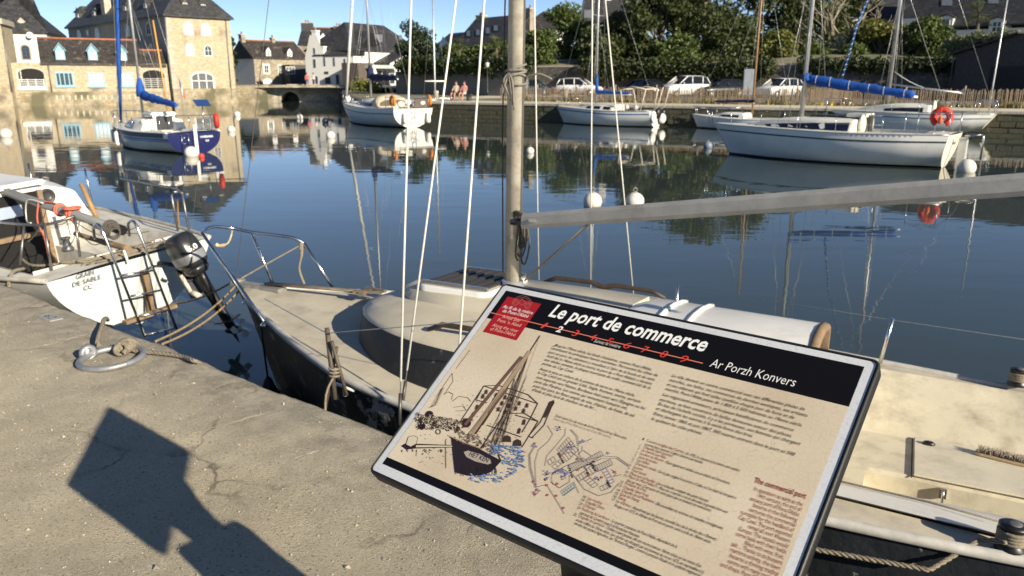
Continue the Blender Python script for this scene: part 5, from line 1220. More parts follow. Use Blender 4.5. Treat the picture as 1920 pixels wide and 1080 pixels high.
q.loft(rings, False, False, False); q.build('sprayhood', mat('beige_canvas', (.42, .37, .28), .85, var=.12, vs=4), r2)
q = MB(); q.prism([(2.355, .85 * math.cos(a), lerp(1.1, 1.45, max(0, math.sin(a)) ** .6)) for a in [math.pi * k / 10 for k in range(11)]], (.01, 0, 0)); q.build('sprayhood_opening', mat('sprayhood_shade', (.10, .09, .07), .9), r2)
rig(r2, h2, 5.3, 11.5, 1.55, .075, wr=.008); boom_with_cover(r2, 5.3, 2.55, 3.6, navy, .0, .26, .14, .7, 7)
q = MB(); q.tube([(9.0, 0, 1.45), (8.3, 0, 3.8), (5.6, 0, 12.6)], [.07, .10, .05], 10); q.build('furled_genoa', mat('white_sailcloth', (.62, .61, .57), .8, var=.08), r2)
pulpit(r2, h2, 7.6, 9.3, .6, .016); pushpit(r2, h2, .9, .6, .016); railing(r2, h2, (1.9, 3.4, 4.9, 6.4), .6)
for s_ in (1, -1): horseshoe(r2, orange, (.25, s_ * 1.08, 1.42), .24, Matrix.Rotation(R(90), 3, 'X'), t=.08)
for k, (x, y, z) in enumerate(((.35, .55, 1.25), (.30, .15, 1.35), (.35, -.35, 1.22), (.5, .8, 1.15), (.3, -.7, 1.3))): MB().ball((x, y, z), .20, 10, 0, (.7, 1.1, .8)).build('stern_bundle', mat('cream_canvas', (.66, .63, .55), .8), r2)
q = MB(); q.box((.2, -1.0, 1.05), (.24, -.2, 1.62)); q.build('cockpit_dodger', mat('brown_canvas', (.10, .085, .075), .9), r2)
for s_ in (.55, -.85): capsule((-.10, s_, .55), .12, .62).build('stern_fender', white, r2)
stern_text(r2, h2, 'LORELEI', .42, -.32, .62, .15, mat('pale_blue_lettering', (.30, .36, .48), .5), -.02)
for x, y in ((7.3, .55), (6.9, .75)): MB().ball((x, y, h2.z(x) + .22), .2, 10, 0, (1, 1, 1)).build('deck_buoy', white, r2)
q = MB(); [q.tube([(-.02, y, .1), (-.02, y, 1.0)], .014, 6) for y in (.12, -.12)]; [q.tube([(-.02, -.12, z), (-.02, .12, z)], .012, 6) for z in (.3, .55, .8)]; q.build('boarding_ladder', steel, r2)
# ---- 3: yellow boat behind it
yel = mat('yellow_topsides', (.62, .60, .02), .4, var=.06)
r3, h3 = mooring_boat('yellow_sailboat', 'small bright yellow boat behind the large white cruiser', 829, 218, 112, 5.6, 2.1, .72, .85, yel, antif, .9, yel, .1, .4)
h3.deck(r3, deckw, (.3, 2.4, .6)); h3.well(r3, deckw, (.3, 2.4, .6), .35); h3.rail(r3, 'toe_rail', white, .03)
c3 = Cabin(h3, [(2.4, .78, .62, .34), (3.4, .66, .5, .3), (4.3, .4, .2, .1)], .1); c3.build(r3, white, white); c3.window(r3, dglass, 2.7, 3.9, .3, .8)
q = MB(); q.box((-.28, -.12, -.1), (-.02, .12, .80)); q.build('outboard_well', black, r3, bevel=.03)
q = MB(); q.tube([(1.6, 0, 1.1), (1.6, 0, 2.4), (1.6, 0, 10.2)], .055, 10); q.build('mast', alu, r3)
q = MB(); q.tube([(1.6, -.75, 2.42), (1.6, .75, 2.42)], .05, 8); q.build('cross_bar', white, r3); pushpit(r3, h3, .6, .55)
for s_ in (1, -1): wire(r3, 'shroud', wire_m, [(1.5, s_ * .95, .75), (1.6, 0, 9.5)], .006)
# ---- 4: white boat with a goalpost at the stern
r4, h4 = mooring_boat('white_sloop', 'white sloop with thin blue stripe and steel goalpost frame at its stern', 1230, 238, 143, 6.6, 2.4, .85, .98, offw, antif, .70, white, .05, .75)
h4.stripe(r4, 'blue_stripe', blue_st, .12, .18); h4.rail(r4, 'toe_rail', alu, .02); h4.deck(r4, deckw, (.3, 2.3, .65)); h4.well(r4, deckw, (.3, 2.3, .65), .45)
c4 = Cabin(h4, [(2.3, .85, .66, .28), (3.4, .82, .62, .28), (4.6, .55, .3, .14), (5.1, .3, .1, .04)], .08); c4.build(r4, deckw, deckw)
for a, b in ((2.5, 2.95), (3.15, 3.6), (3.8, 4.2)): c4.window(r4, dglass, a, b, .25, .8)
rig(r4, h4, 3.9, 9.2, 1.2, .058); boom_with_cover(r4, 3.9, 1.75, 2.3, bluef, -.05, .12, .07, .95, 9)
gpst = MB(); gz = 2.02
for x in (1.9, .35):
    for s_ in (1, -1): gpst.tube([(x - .25 * (1 if x > 1 else -1), s_ * .8, .85), (x, s_ * .72, gz)], .035, 7)
for s_ in (1, -1): gpst.tube([(1.9, s_ * .72, gz), (1.1, s_ * .72, gz + .12), (.35, s_ * .72, gz)], .035, 7)
for x in (1.9, .35): gpst.tube([(x, -.72, gz), (x, .72, gz)], .035, 7)
gpst.build('goalpost_frame', mat('tan_tube', (.52, .47, .38), .5), r4)
pulpit(r4, h4, 5.4, 6.7, .5); q = MB(); q.tube([(.1, .4, .8), (-.25, .4, 1.1), (-.5, .4, 2.1)], .03, 6); q.tube([(.1, -.4, .8), (-.25, -.4, 1.1), (-.5, -.4, 2.1)], .03, 6); q.build('stern_davit', mat('tan_tube', (.5, .45, .36), .5), r4)
for p, m_, s_ in (((-.15, .1, .75), black, (.6, 1, 1.2)), ((-.10, .55, .55), white, (.5, 1, 1.3)), ((-.2, -.35, .45), white, (.6, 1.2, 1.1)), ((-.12, -.6, .75), black, (.6, .8, .9))): MB().ball(p, .26, 10, 0, s_).build('stern_bundle', m_, r4)
for x, y in ((2.2, .5), (1.5, .62), (.9, .7)): MB().ball((x, y, 1.05), .14, 10).build('deck_buoy', white, r4)
# ---- 5: small open boat with brown mast
p5 = at_z(1290, 239, 0); s5 = Vector((p5.x, p5.y, 0)) + Vector((.80, -.60, 0)) * 5.6
r5 = fthing('small_sailboat', 'small low white boat with brown wooden mast behind the large sloop bow', 'sailboat', Frame(s5, R(143)))
h5 = Hull(5.4, [(x * 5.4, (.7 if y is None else y) * 1.0) for x, y in PROF], [(0, .58), (2.5, .56), (5.4, .70)], .3, .1, .5); h5.shell(r5, [offw, antif]); h5.deck(r5, deckw, (.5, 2.3, .5)); h5.well(r5, deckw, (.5, 2.3, .5), .3); h5.rail(r5, 'toe_rail', white, .02)
c5 = Cabin(h5, [(2.3, .6, .5, .28), (3.4, .5, .4, .25), (4.2, .3, .15, .08)], .06); c5.build(r5, white, white); c5.window(r5, dglass, 2.6, 3.6, .3, .7)
brown = mat('varnished_spar', (.34, .19, .09), .5, var=.2, vs=8); rig(r5, h5, 2.1, 8.0, .8, .055, m=brown, sp=False, lowers=False)
boom_with_cover(r5, 2.1, 1.35, -2.0, navy, .0, .10, .05, .1, 3, bm=brown); pulpit(r5, h5, 4.3, 5.4, .45)
# ---- 6: the large sloop at the right
r6, h6 = mooring_boat('large_sloop', 'large white sloop with bright blue boom cover and red horseshoe buoy at the right', 1783, 315, 139.5, 7.6, 2.75, .98, 1.02, offw, antif, .62, cream, .02, .85, .22)
h6.stripe(r6, 'dark_stripe', mat('charcoal_stripe', (.03, .032, .036), .5), .17, .215); h6.rail(r6, 'toe_rail', alu, .018); h6.deck(r6, deckw, (.45, 2.6, .68)); h6.well(r6, deckw, (.45, 2.6, .68), .5)
q = MB()
for s_ in (1, -1):
    for k in range(26): x = .9 + k * .14; q.cbox((x, s_ * (h6.b(x) + .004), h6.z(x) - .03), (.05, .012, .022))
tag(q.build('toe_rail_slots', white, r6), kind='stuff')
c6 = Cabin(h6, [(2.6, .98, .78, .34), (3.8, 1.0, .78, .33), (5.2, .78, .52, .24), (6.3, .42, .15, .06)], .08); c6.build(r6, deckw, deckw); c6.window(r6, mat('blue_black_perspex', (.012, .014, .035), .12), 2.75, 5.9, .18, .86, taper=.35)
MB().box((3.0, -.35, 1.40), (4.1, .35, 1.43)).build('deck_solar_panel', mat('dark_panel', (.02, .022, .03), .15), r6)
q = MB()
for s_ in (1, -1): q.ball((2.52, s_ * .38, 1.18), .30, 12, 0, (.35, .8, 1.05))
q.box((2.42, -.40, 1.40), (3.0, .40, 1.50)); q.build('bulkhead_pods', cream, r6); MB().box((2.36, -.17, .95), (2.41, .17, 1.46)).build('companionway', mat('companion_dark', (.03, .03, .035), .5), r6)
rig(r6, h6, 4.55, 10.2, 1.35, .075, wr=.007); boom_with_cover(r6, 4.55, 2.42, 3.4, bluef, -.42, .17, .12, .2, 12, ties=6)
horseshoe(r6, redp, (.55, -.55, 1.42), .22, Matrix.Rotation(R(12), 3, 'Z') @ Matrix.Rotation(R(90), 3, 'X') @ Matrix.Rotation(R(0), 3, 'Z'), t=.10)
MB().lathe([(.05, -.12), (.06, 0), (.05, .08), (.012, .12), (.012, .35)], 10, (.55, -.40, 1.36)).build('light_float', mat('orange_float', (.75, .12, .02), .5), r6)
pushpit(r6, h6, .8, .62); pulpit(r6, h6, 6.8, 8.0, .55); railing(r6, h6, (1.7, 3.0, 4.2, 5.5), .55)
q = MB(); q.tube([(3.3, .3, 2.55), (3.0, .3, 4.2), (2.0, .2, 7.2), (1.8, .2, 9)], .032, 8); spr = q.build('topping_lift', mat('blue_cover_line', (.01, .10, .40), .7), r6)
q = MB()
for k in range(42): z = 2.65 + k * .15; x = interp([(2.55, 3.3), (4.2, 3.0), (7.2, 2.0), (9, 1.8)], z); y = interp([(2.55, .3), (4.2, .3), (7.2, .2), (9, .2)], z); q.torus((x, y, z), .034, .012, Matrix.Rotation(.7, 3, 'Y'), 10, 5)
tag(q.build('white_binding', rope_w, spr), kind='stuff')
q = MB(); q.tube([(-.25, -.35, .95), (-.62, -.35, .98), (-.66, -.35, .90), (-.66, -.35, .25)], .028, 7); q.tube([(-.25, .1, .95), (-.62, .1, .98)], .028, 7); q.tube([(-.62, .1, .98), (-.62, -.35, .98)], .028, 7); q.build('swim_ladder', steel, r6)
q = MB(); q.box((-.34, -.05, -.1), (-.10, .05, .90)); q.build('rudder', white, r6, bevel=.02)
# ---- 7: white sloop behind it
r7, h7 = mooring_boat('far_sloop', 'white sloop with pale lit transom lying close to the right quay wall', 1862, 256, 144, 7.6, 2.6, 1.0, 1.05, offw, antif, .50, cream, -.30, .8, .5)
h7.stripe(r7, 'grey_stripe', mat('grey_stripe', (.16, .18, .22), .5), .16, .21); h7.rail(r7, 'toe_rail', alu, .02); h7.deck(r7, deckw, (.7, 2.6, .62)); h7.well(r7, deckw, (.7, 2.6, .62), .55)
c7 = Cabin(h7, [(2.6, .92, .74, .36), (4.0, .9, .7, .36), (5.4, .6, .36, .2), (6.1, .3, .12, .06)], .08); c7.build(r7, deckw, deckw); c7.window(r7, dglass, 2.9, 4.6, .25, .8, taper=.2)
q = MB()
for s_ in (1, -1): q.ball((2.52, s_ * .36, 1.28), .28, 12, 0, (.35, .8, 1.1))
q.build('bulkhead_pods', cream, r7); MB().box((2.38, -.18, 1.0), (2.44, .18, 1.55)).build('companionway', mat('companion_dark', (.03, .03, .035), .5), r7)
rig(r7, h7, 4.6, 10.5, 1.4, .062, wr=.007); q = MB(); q.tube([(4.52, 0, 2.3), (1.4, 0, 1.9)], .04, 8); q.build('boom', alu, r7); wire(r7, 'slack_lazy_line', rope_w, sag((4.5, 0, 2.9), (1.5, 0, 2.0), .35), .02)
pushpit(r7, h7, .8, .6); pulpit(r7, h7, 6.5, 7.7, .55); railing(r7, h7, (1.7, 3.0, 4.2, 5.4), .55)
q = MB(); q.tube([(.3, .2, 1.0), (.3, .2, 2.3), (.25, .2, 7.5)], .03, 8); q.build('aerial_mast', alu, r7)
# ---- mooring buoys
bw_ = mat('buoy_white', (.62, .60, .54), .5, var=.08, vs=6, c2=(.45, .42, .32), c2s=6, c2t=(.58, .8))
def buoy(label, x, y, dpx, m=bw_, ring=True, grp='mooring buoys on the harbour'):
    p = at_z(x, y + dpx * .30, 0.0); d = (p - Vector((0, 0, ZC))); f = d.y * CS - d.z * SN; r = dpx / 2 / FPX * f
    t = thing('mooring_buoy', label, 'buoy', (p.x, p.y, r * .45), random.uniform(0, 3), grp)
    MB().ball((0, 0, 0), r, 20).build('buoy_body', m, t)
    if ring:
        MB().lathe([(r * .16, r * .95), (r * .16, r * 1.06), (r * .10, r * 1.10)], 10).build('buoy_boss', mat('boss_grey', (.2, .19, .17), .6), t)
        MB().torus((0, 0, r * 1.25), r * .22, r * .045, Matrix.Rotation(R(90), 3, 'X'), 16, 6).build('eye', mat('galvanised', (.3, .29, .27), .6), t)
buoy('white buoy at the far left of the harbour before the stone quay', 12, 250, 22)
buoy('small white buoy nearest the mill corner, the farther of the pair', 445, 214, 12)
buoy('white buoy right of the navy stern, nearer of the pair by the mill corner', 434, 242, 15)
buoy('small white buoy before the dark bridge arch', 562, 219, 12)
buoy('dark navy buoy left of the large cruiser bow', 610, 226, 12, mat('buoy_navy', (.02, .03, .07), .5))
buoy('white buoy on open water below the large cruiser bow', 620, 253, 17)
buoy('largest white buoy touching the navy stern', 359, 285, 25, ring=False)
buoy('small red buoy beside the navy stern', 378, 292, 11, mat('buoy_red', (.60, .05, .03), .5), False)
buoy('cream buoy under the large cruiser rounded stern', 766, 246, 12, mat('buoy_cream', (.62, .56, .40), .5), False)
buoy('small white buoy just right of the near mast', 994, 282, 15)
buoy('large white buoy left of its pair above the boom', 1111, 375, 35)
buoy('large white buoy with upright ring, right of its pair above the boom', 1190, 375, 35)
buoy('cream buoy at the stern of the large right sloop', 1811, 312, 33)
buoy('bluish buoy in the dark reflections left of the large sloop bow', 1327, 272, 17, mat('buoy_slate', (.16, .20, .26), .5))
# ================================================================== far bank: ground, walls, houses, cars, trees
RB = Frame((3.17, 47.2, 0), R(-29.3))                # x along the right-hand quay edge, y inland
def W(x, y, z=0): return RB.m @ Vector((x, y, z))
GZ = 1.05
ground_m = mat('bank_earth', (.22, .19, .13), .95, var=.3, vs=.8, c2=(.10, .13, .05), c2s=.5, c2t=(.45, .6))
br_r = at_t(642, 170, 92); br_l = at_t(436, 170, 90)
g = MB(); K = W(-15, 0)
pts = [W(60, 0), K, Vector((br_r.x, br_r.y, 0)), Vector((br_r.x - 2, br_r.y + 90, 0)), Vector((220, 260, 0)), Vector((220, 0, 0))]
g.prism([(p.x, p.y, -2) for p in pts], (0, 0, 2 + GZ)); tag(g.build('bank_ground', ground_m), 'low ground of the right-hand bank', kind='structure')
g = MB(); g.quad(*[W(x, y, GZ + .004) for x, y in ((60, .35), (-15, .35), (-15, 6.6), (60, 6.6))]); g.quad(*[W(x, y, GZ + .004) for x, y in ((-15, .5), (-22, 40), (-8, 34), (-15, 6.6))])
tag(g.build('quay_path', mat('pale_gravel_path', (.56, .51, .41), .95, var=.12, vs=.8)), 'pale gravel path along the right-hand quay', kind='structure')
g = MB(); g.quad(*[W(x, y, GZ + .008) for x, y in ((70, 11), (-9, 11), (-9, 31), (70, 31))]); tag(g.build('car_park', mat('car_park_asphalt', (.13, .125, .115), .9, var=.2, vs=.6)), 'grey car park behind the paling fence', kind='structure')
# left bank land behind the buildings and a rising hill
g = MB(); lp = [at_t(-60, 200, 73), at_t(436, 193, 92), at_t(440, 190, 93), Vector((br_l.x, br_l.y + 100, 0)), Vector((-200, 200, 0)), Vector((-200, 70, 0))]
g.prism([(p.x, p.y + 3.0, -2) for p in lp], (0, 0, 3.6)); tag(g.build('left_bank_ground', ground_m), 'ground under the left-hand buildings', kind='structure')
hl = MB(); n = 24; vs = []
for i in range(n + 1):
    for j in range(9):
        x = lerp(-30, 75, i / n); y = lerp(30.8, 95, j / 8); vs.append(W(x, y, lerp(3.7, 6.5, min(1, j / 4)) + .5 * noise.noise(Vector((x * .08, y * .08, 0)))))
hl.add(vs, [(i * 9 + j, (i + 1) * 9 + j, (i + 1) * 9 + j + 1, i * 9 + j + 1) for i in range(n) for j in range(8)], 0, True); tag(hl.build('hillside', ground_m), 'wooded slope above the car park', kind='structure')
# ---- right-hand quay wall with its courses of stone
qw = thing('harbour_wall', 'stone quay wall coloured dark for algae and shade below the gravel path', 'wall', W(-15, 0, 0), RB.a)
stone_dark = mat('shaded_algae_stone', (.085, .075, .055), .9, var=.45, vs=1.3, c2=(.045, .05, .028), c2s=1.1, c2t=(.45, .6), bump=.4, bs=9)  # dark tone stands for algae and for shade on the wall face
MB().box((0, .03, -1.5), (75, .5, GZ - .04)).build('wall_core', mat('wall_core_dark', (.03, .028, .024), .95), qw)
rr = random.Random(21); var = []
for k in range(6):
    q = MB(); q.cbox((0, 0, 0), (1, 1, 1)); me = q.mesh('stone_block', stone_dark, bevel=.04)
    for v in me.vertices: v.co += Vector([rr.uniform(-.03, .03) for _ in range(3)])
    var.append(me)
cnt = 0
for c_ in range(4):
    x = 3 + rr.uniform(-.4, 0)
    while x < 57 and cnt < 296:
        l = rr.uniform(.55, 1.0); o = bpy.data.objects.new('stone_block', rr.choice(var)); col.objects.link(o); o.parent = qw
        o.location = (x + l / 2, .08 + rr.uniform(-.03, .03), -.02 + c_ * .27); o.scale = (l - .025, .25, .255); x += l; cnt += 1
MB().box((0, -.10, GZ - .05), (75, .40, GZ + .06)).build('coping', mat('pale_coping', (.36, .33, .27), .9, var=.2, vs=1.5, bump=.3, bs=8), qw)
d = (Vector((br_r.x, br_r.y, 0)) - K); wl = d.length
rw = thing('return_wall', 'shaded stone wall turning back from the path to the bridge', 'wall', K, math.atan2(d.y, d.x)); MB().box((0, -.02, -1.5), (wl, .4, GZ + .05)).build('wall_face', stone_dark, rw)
# ---- stone, slate, render
stone_l = cell_mat('golden_rubble_stone', (.44, .365, .25), (.26, .26, .13), .24, (.42, .36, .26), .10, hue=.10, stain=((.20, .17, .12), .35, .60))
stone_b = cell_mat('weathered_base_stone', (.34, .285, .19), (.32, .32, .16), .28, (.31, .265, .19), .09, hue=.10, stain=((.13, .12, .07), .4, .52))
stone_g = cell_mat('grey_rubble_stone', (.30, .26, .20), (.4, .4, .2), .35, (.26, .23, .18), .08, hue=.06, stain=((.12, .11, .09), .4, .55))
slate = cell_mat('roof_slate', (.042, .043, .047), (.30, .30, .16), .45, (.014, .014, .015), .06, .55, .04, ((.15, .135, .10), 1.1, .62), .5)
slate2 = cell_mat('brown_roof_slate', (.052, .046, .042), (.30, .30, .16), .4, (.016, .014, .013), .06, .6, .05, ((.17, .15, .11), 1.6, .60), .5)
render_w = mat('white_render', (.74, .73, .70), .85, var=.05, vs=.7, c2=(.60, .59, .55), c2s=.7, c2t=(.55, .8))
render_g = mat('grey_render', (.33, .33, .33), .9, var=.1, vs=.5)
quoin_m = mat('granite_quoin', (.42, .38, .31), .85, var=.2, vs=2)
ridge_m = mat('terracotta_ridge', (.36, .13, .07), .85, var=.2, vs=3)
zinc = mat('zinc_gutter', (.20, .205, .21), .5, .5)
paneg = mat('window_glass', (.05, .065, .085), .08, var=.1)
panew = mat('curtained_pane', (.62, .64, .64), .25, var=.06)
blued = mat('pale_blue_joinery', (.22, .40, .50), .55, var=.08)
whitej = mat('white_joinery', (.74, .74, .71), .5, var=.04)
dark_in = mat('dark_interior', (.012, .012, .012), .9)
class House:
    """front wall from A to B as seen from the harbour, y going away from the viewer"""
    def __init__(s, name, label, A, B, depth, z0, cat='house', group=None):
        A = Vector((A[0], A[1], 0)); B = Vector((B[0], B[1], 0)); s.a = math.atan2((B - A).y, (B - A).x); s.w = (B - A).length; s.d = depth; s.z0 = z0
        s.fr = Frame((A.x, A.y, 0), s.a); s.root = thing(name, label, cat, (A.x, A.y, 0), s.a, group)
    def zat(s, x, y, axis=1, val=0.): return s.fr.plane(x, y, axis, val).z
    def xat(s, x, y, axis=1, val=0.): p = s.fr.plane(x, y, axis, val); return p.x if axis == 1 else p.y
    def walls(s, ze, m, zr=None, gable=False, name='wall', mats=None, x0=0., x1=None, y0=0., y1=None, z0=None):
        """zr with ridge along the front; gable=True turns the ridge away from the viewer"""
        x1 = s.w if x1 is None else x1; y1 = s.d if y1 is None else y1; z0 = s.z0 if z0 is None else z0; q = MB()
        q.quad((x0, y0, z0), (x1, y0, z0), (x1, y0, ze), (x0, y0, ze)); q.quad((x1, y1, z0), (x0, y1, z0), (x0, y1, ze), (x1, y1, ze))
        ym = (y0 + y1) / 2; xm = (x0 + x1) / 2
        for x in (x0, x1):
            if zr and not gable: q.add([(x, y0, z0), (x, y1, z0), (x, y1, ze), (x, ym, zr), (x, y0, ze)], [(0, 1, 2, 3, 4)])
            else: q.quad((x, y0, z0), (x, y1, z0), (x, y1, ze), (x, y0, ze))
        if zr and gable:
            for y in (y0, y1): q.add([(x0, y, ze), (xm, y, zr), (x1, y, ze)], [(0, 1, 2)])
        return q.build(name, m, s.root)
    def roof(s, ze, zr, m, gable=False, ov=.25, th=.14, hip=0., x0=0., x1=None, y0=0., y1=None, name='roof', ridge=None):
        x1 = s.w if x1 is None else x1; y1 = s.d if y1 is None else y1; q = MB(); ym = (y0 + y1) / 2; xm = (x0 + x1) / 2
        if not gable:
            k = (zr - ze) / (ym - y0); zo = ze - ov * k; r0, r1 = x0 - ov + hip, x1 + ov - hip
            a, b, c, d_ = Vector((x0 - ov, y0 - ov, zo)), Vector((x1 + ov, y0 - ov, zo)), Vector((x1 + ov, y1 + ov, zo)), Vector((x0 - ov, y1 + ov, zo)); e, f = Vector((r0, ym, zr)), Vector((r1, ym, zr))
        else:
            k = (zr - ze) / (xm - x0); zo = ze - ov * k
            a, b, c, d_ = Vector((x0 - ov, y1 + ov, zo)), Vector((x0 - ov, y0 - ov, zo)), Vector((x1 + ov, y0 - ov, zo)), Vector((x1 + ov, y1 + ov, zo)); e, f = Vector((xm, y1 + ov - hip, zr)), Vector((xm, y0 - ov + hip, zr))
        u = Vector((0, 0, th)); top = [p + u for p in (a, b, c, d_, e, f)]; lo = [a, b, c, d_, e, f]
        q.add(lo + top, [(6, 7, 11, 10), (8, 9, 10, 11), (6, 10, 9), (7, 8, 11), (0, 4, 5, 1), (2, 5, 4, 3), (0, 3, 4), (1, 5, 2), (0, 1, 7, 6), (1, 2, 8, 7), (2, 3, 9, 8), (3, 0, 6, 9)])
        o = q.build(name, m, s.root)
        if ridge: MB().tube([e + u * 1.1, f + u * 1.1], .11, 6).build('ridge_tiles', ridge, o)
        return o
    def chimney(s, x, y, z0, z1, wx, wy, m, cap=quoin_m, pots=1):
        q = MB(); q.box((x - wx / 2, y - wy / 2, z0), (x + wx / 2, y + wy / 2, z1)); o = q.build('chimney', m, s.root)
        MB().box((x - wx / 2 - .07, y - wy / 2 - .07, z1), (x + wx / 2 + .07, y + wy / 2 + .07, z1 + .16)).build('chimney_cap', cap, o)
        for k in range(pots): px_ = x + (k - (pots - 1) / 2) * .4; MB().lathe([(.14, 0), (.11, .35), (.13, .4)], 10, (px_, y, z1 + .16)).build('chimney_pot', mat('clay_pot', (.32, .16, .10), .8), o)
    def window(s, box, axis=1, val=0., fm=whitej, gm=paneg, arch=0., cols=2, rows=2, sur=None, t=.07, sill=None, name='window'):
        """box = the window's outline in the photograph; built on the wall plane axis=val"""
        x0, y0, x1, y1 = box; xc, yc = (x0 + x1) / 2, (y0 + y1) / 2; sg = -1 if val <= 1e-6 else 1
        a0 = s.xat(x0, yc, axis, val); a1 = s.xat(x1, yc, axis, val); z1 = s.zat(xc, y0, axis, val); z0 = s.zat(xc, y1, axis, val)
        if a0 > a1: a0, a1 = a1, a0
        def P(a, z, out): return Vector((a, val + sg * out, z)) if axis == 1 else Vector((val + sg * out, a, z))
        am, hw = (a0 + a1) / 2, (a1 - a0) / 2; rise = arch * hw
        def outline(g):
            if not arch: return [(a0 - g, z0 - g), (a1 + g, z0 - g), (a1 + g, z1 + g), (a0 - g, z1 + g)]
            zs = z1 - rise; return [(a0 - g, z0 - g), (a1 + g, z0 - g)] + [(am + (hw + g) * math.cos(math.pi * k / 10), zs + (rise + g) * math.sin(math.pi * k / 10)) for k in range(11)]
        def ringm(g0, g1, o0, o1):
            A_, B_ = outline(g0), outline(g1); n = len(A_); q = MB()
            for k in range(n):
                k2 = (k + 1) % n
                q.add([P(*A_[k], o0), P(*A_[k2], o0), P(*B_[k2], o0), P(*B_[k], o0), P(*A_[k], o1), P(*A_[k2], o1), P(*B_[k2], o1), P(*B_[k], o1)], [(4, 5, 6, 7), (0, 4, 7, 3), (1, 2, 6, 5), (0, 1, 5, 4), (3, 7, 6, 2)])
            return q
        w_ = ringm(0, -t, .0, .045)
        zt = z1 - (rise * .35 if arch else 0)
        for k in range(1, cols): a = lerp(a0, a1, k / cols); w_.hexa([P(a - t * .35, z0, .0), P(a + t * .35, z0, .0), P(a + t * .35, z0, .04), P(a - t * .35, z0, .04), P(a - t * .35, zt if arch else z1, .0), P(a + t * .35, zt if arch else z1, .0), P(a + t * .35, zt if arch else z1, .04), P(a - t * .35, zt if arch else z1, .04)])
        for k in range(1, rows): z = lerp(z0, z1, k / rows); w_.hexa([P(a0, z - t * .3, .0), P(a1, z - t * .3, .0), P(a1, z - t * .3, .038), P(a0, z - t * .3, .038), P(a0, z + t * .3, .0), P(a1, z + t * .3, .0), P(a1, z + t * .3, .038), P(a0, z + t * .3, .038)])
        o = w_.build(name, fm, s.root)
        ol = outline(-t * .5); q = MB(); q.add([P(a, z, .012) for a, z in ol], [tuple(range(len(ol)))]); q.build('pane', gm, o)
        if sur: ringm(.0, .16, .0, .03).build('surround', sur, o)
        if sill: q = MB(); q.hexa([P(a0 - .1, z0 - .12, 0), P(a1 + .1, z0 - .12, 0), P(a1 + .1, z0 - .12, .14), P(a0 - .1, z0 - .12, .14), P(a0 - .1, z0 - .0, 0), P(a1 + .1, z0 - .0, 0), P(a1 + .1, z0 - .0, .14), P(a0 - .1, z0 - .0, .14)]); q.build('sill', sill, o)
        return o
    def dormer(s, box, y, wm, rm, fm=whitej, gm=paneg, depth=2.2, axis=1, peak=.5, hipped=False):
        """a dormer whose face stands on the plane axis = y"""
        x0, y0, x1, y1 = box; xc = (x0 + x1) / 2; a0 = s.xat(x0, (y0 + y1) / 2, axis, y); a1 = s.xat(x1, (y0 + y1) / 2, axis, y); a0, a1 = min(a0, a1), max(a0, a1)
        z0 = s.zat(xc, y1, axis, y); z1 = s.zat(xc, y0, axis, y); am = (a0 + a1) / 2; zr = z1 + peak; sg = 1 if (axis == 1 or y <= .6) else -1
        def P(a, dy, z): return Vector((a, y + sg * dy, z)) if axis == 1 else Vector((y + sg * dy, a, z))
        q = MB(); q.hexa([P(a0, 0, z0), P(a1, 0, z0), P(a1, depth, z0), P(a0, depth, z0), P(a0, 0, z1), P(a1, 0, z1), P(a1, depth, z1), P(a0, depth, z1)]); q.add([P(a0, 0, z1), P(a1, 0, z1), P(am, 0, zr)], [(0, 1, 2)]); o = q.build('dormer', wm, s.root)
        q = MB(); e = .14; hp = .5 if hipped else -.16
        q.prism([P(a0 - e, -.16, z1 - .08), P(am, hp, zr + .05), P(am, depth, zr + .05), P(a0 - e, depth, z1 - .08)], (0, 0, .1)); q.prism([P(a1 + e, -.16, z1 - .08), P(am, hp, zr + .05), P(am, depth, zr + .05), P(a1 + e, depth, z1 - .08)], (0, 0, .1))
        if hipped: q.prism([P(a0 - e, -.16, z1 - .08), P(a1 + e, -.16, z1 - .08), P(am, hp, zr + .05)], (0, 0, .1))
        q.build('dormer_roof', rm, o)
        q = MB(); m_ = (a1 - a0) * .2; t = .07
        for (b0, c0, b1, c1) in ((a0 + m_, z0 + .2, a1 - m_, z0 + .2 + t), (a0 + m_, z1 - .1 - t, a1 - m_, z1 - .1), (a0 + m_, z0 + .2, a0 + m_ + t, z1 - .1), (a1 - m_ - t, z0 + .2, a1 - m_, z1 - .1), (am - t / 2, z0 + .2, am + t / 2, z1 - .1), (a0 + m_, (z0 + z1) / 2, a1 - m_, (z0 + z1) / 2 + t)):
            q.hexa([P(b0, -.06, c0), P(b1, -.06, c0), P(b1, 0, c0), P(b0, 0, c0), P(b0, -.06, c1), P(b1, -.06, c1), P(b1, 0, c1), P(b0, 0, c1)])
        q.build('dormer_window', fm, o); q = MB(); q.quad(P(a0 + m_, -.02, z0 + .2), P(a1 - m_, -.02, z0 + .2), P(a1 - m_, -.02, z1 - .1), P(a0 + m_, -.02, z1 - .1)); q.build('dormer_pane', gm, o)
    def pipe(s, x, ya, yb, axis=1, val=0., m=zinc, r=.06):
        a = s.fr.plane(x[0], ya, axis, val); b = s.fr.plane(x[1], yb, axis, val); off = Vector((0, -.08, 0)) if axis == 1 else Vector((-.08 if val <= 0 else .08, 0, 0))
        wire(s.root, 'downpipe', m, [a + off, b + off], r, 6)
def hpt(x, y, t): p = at_t(x, y, t); return (p.x, p.y)
def yaw_pt(A, ang, l): return (A[0] + l * math.cos(R(ang)), A[1] + l * math.sin(R(ang)))
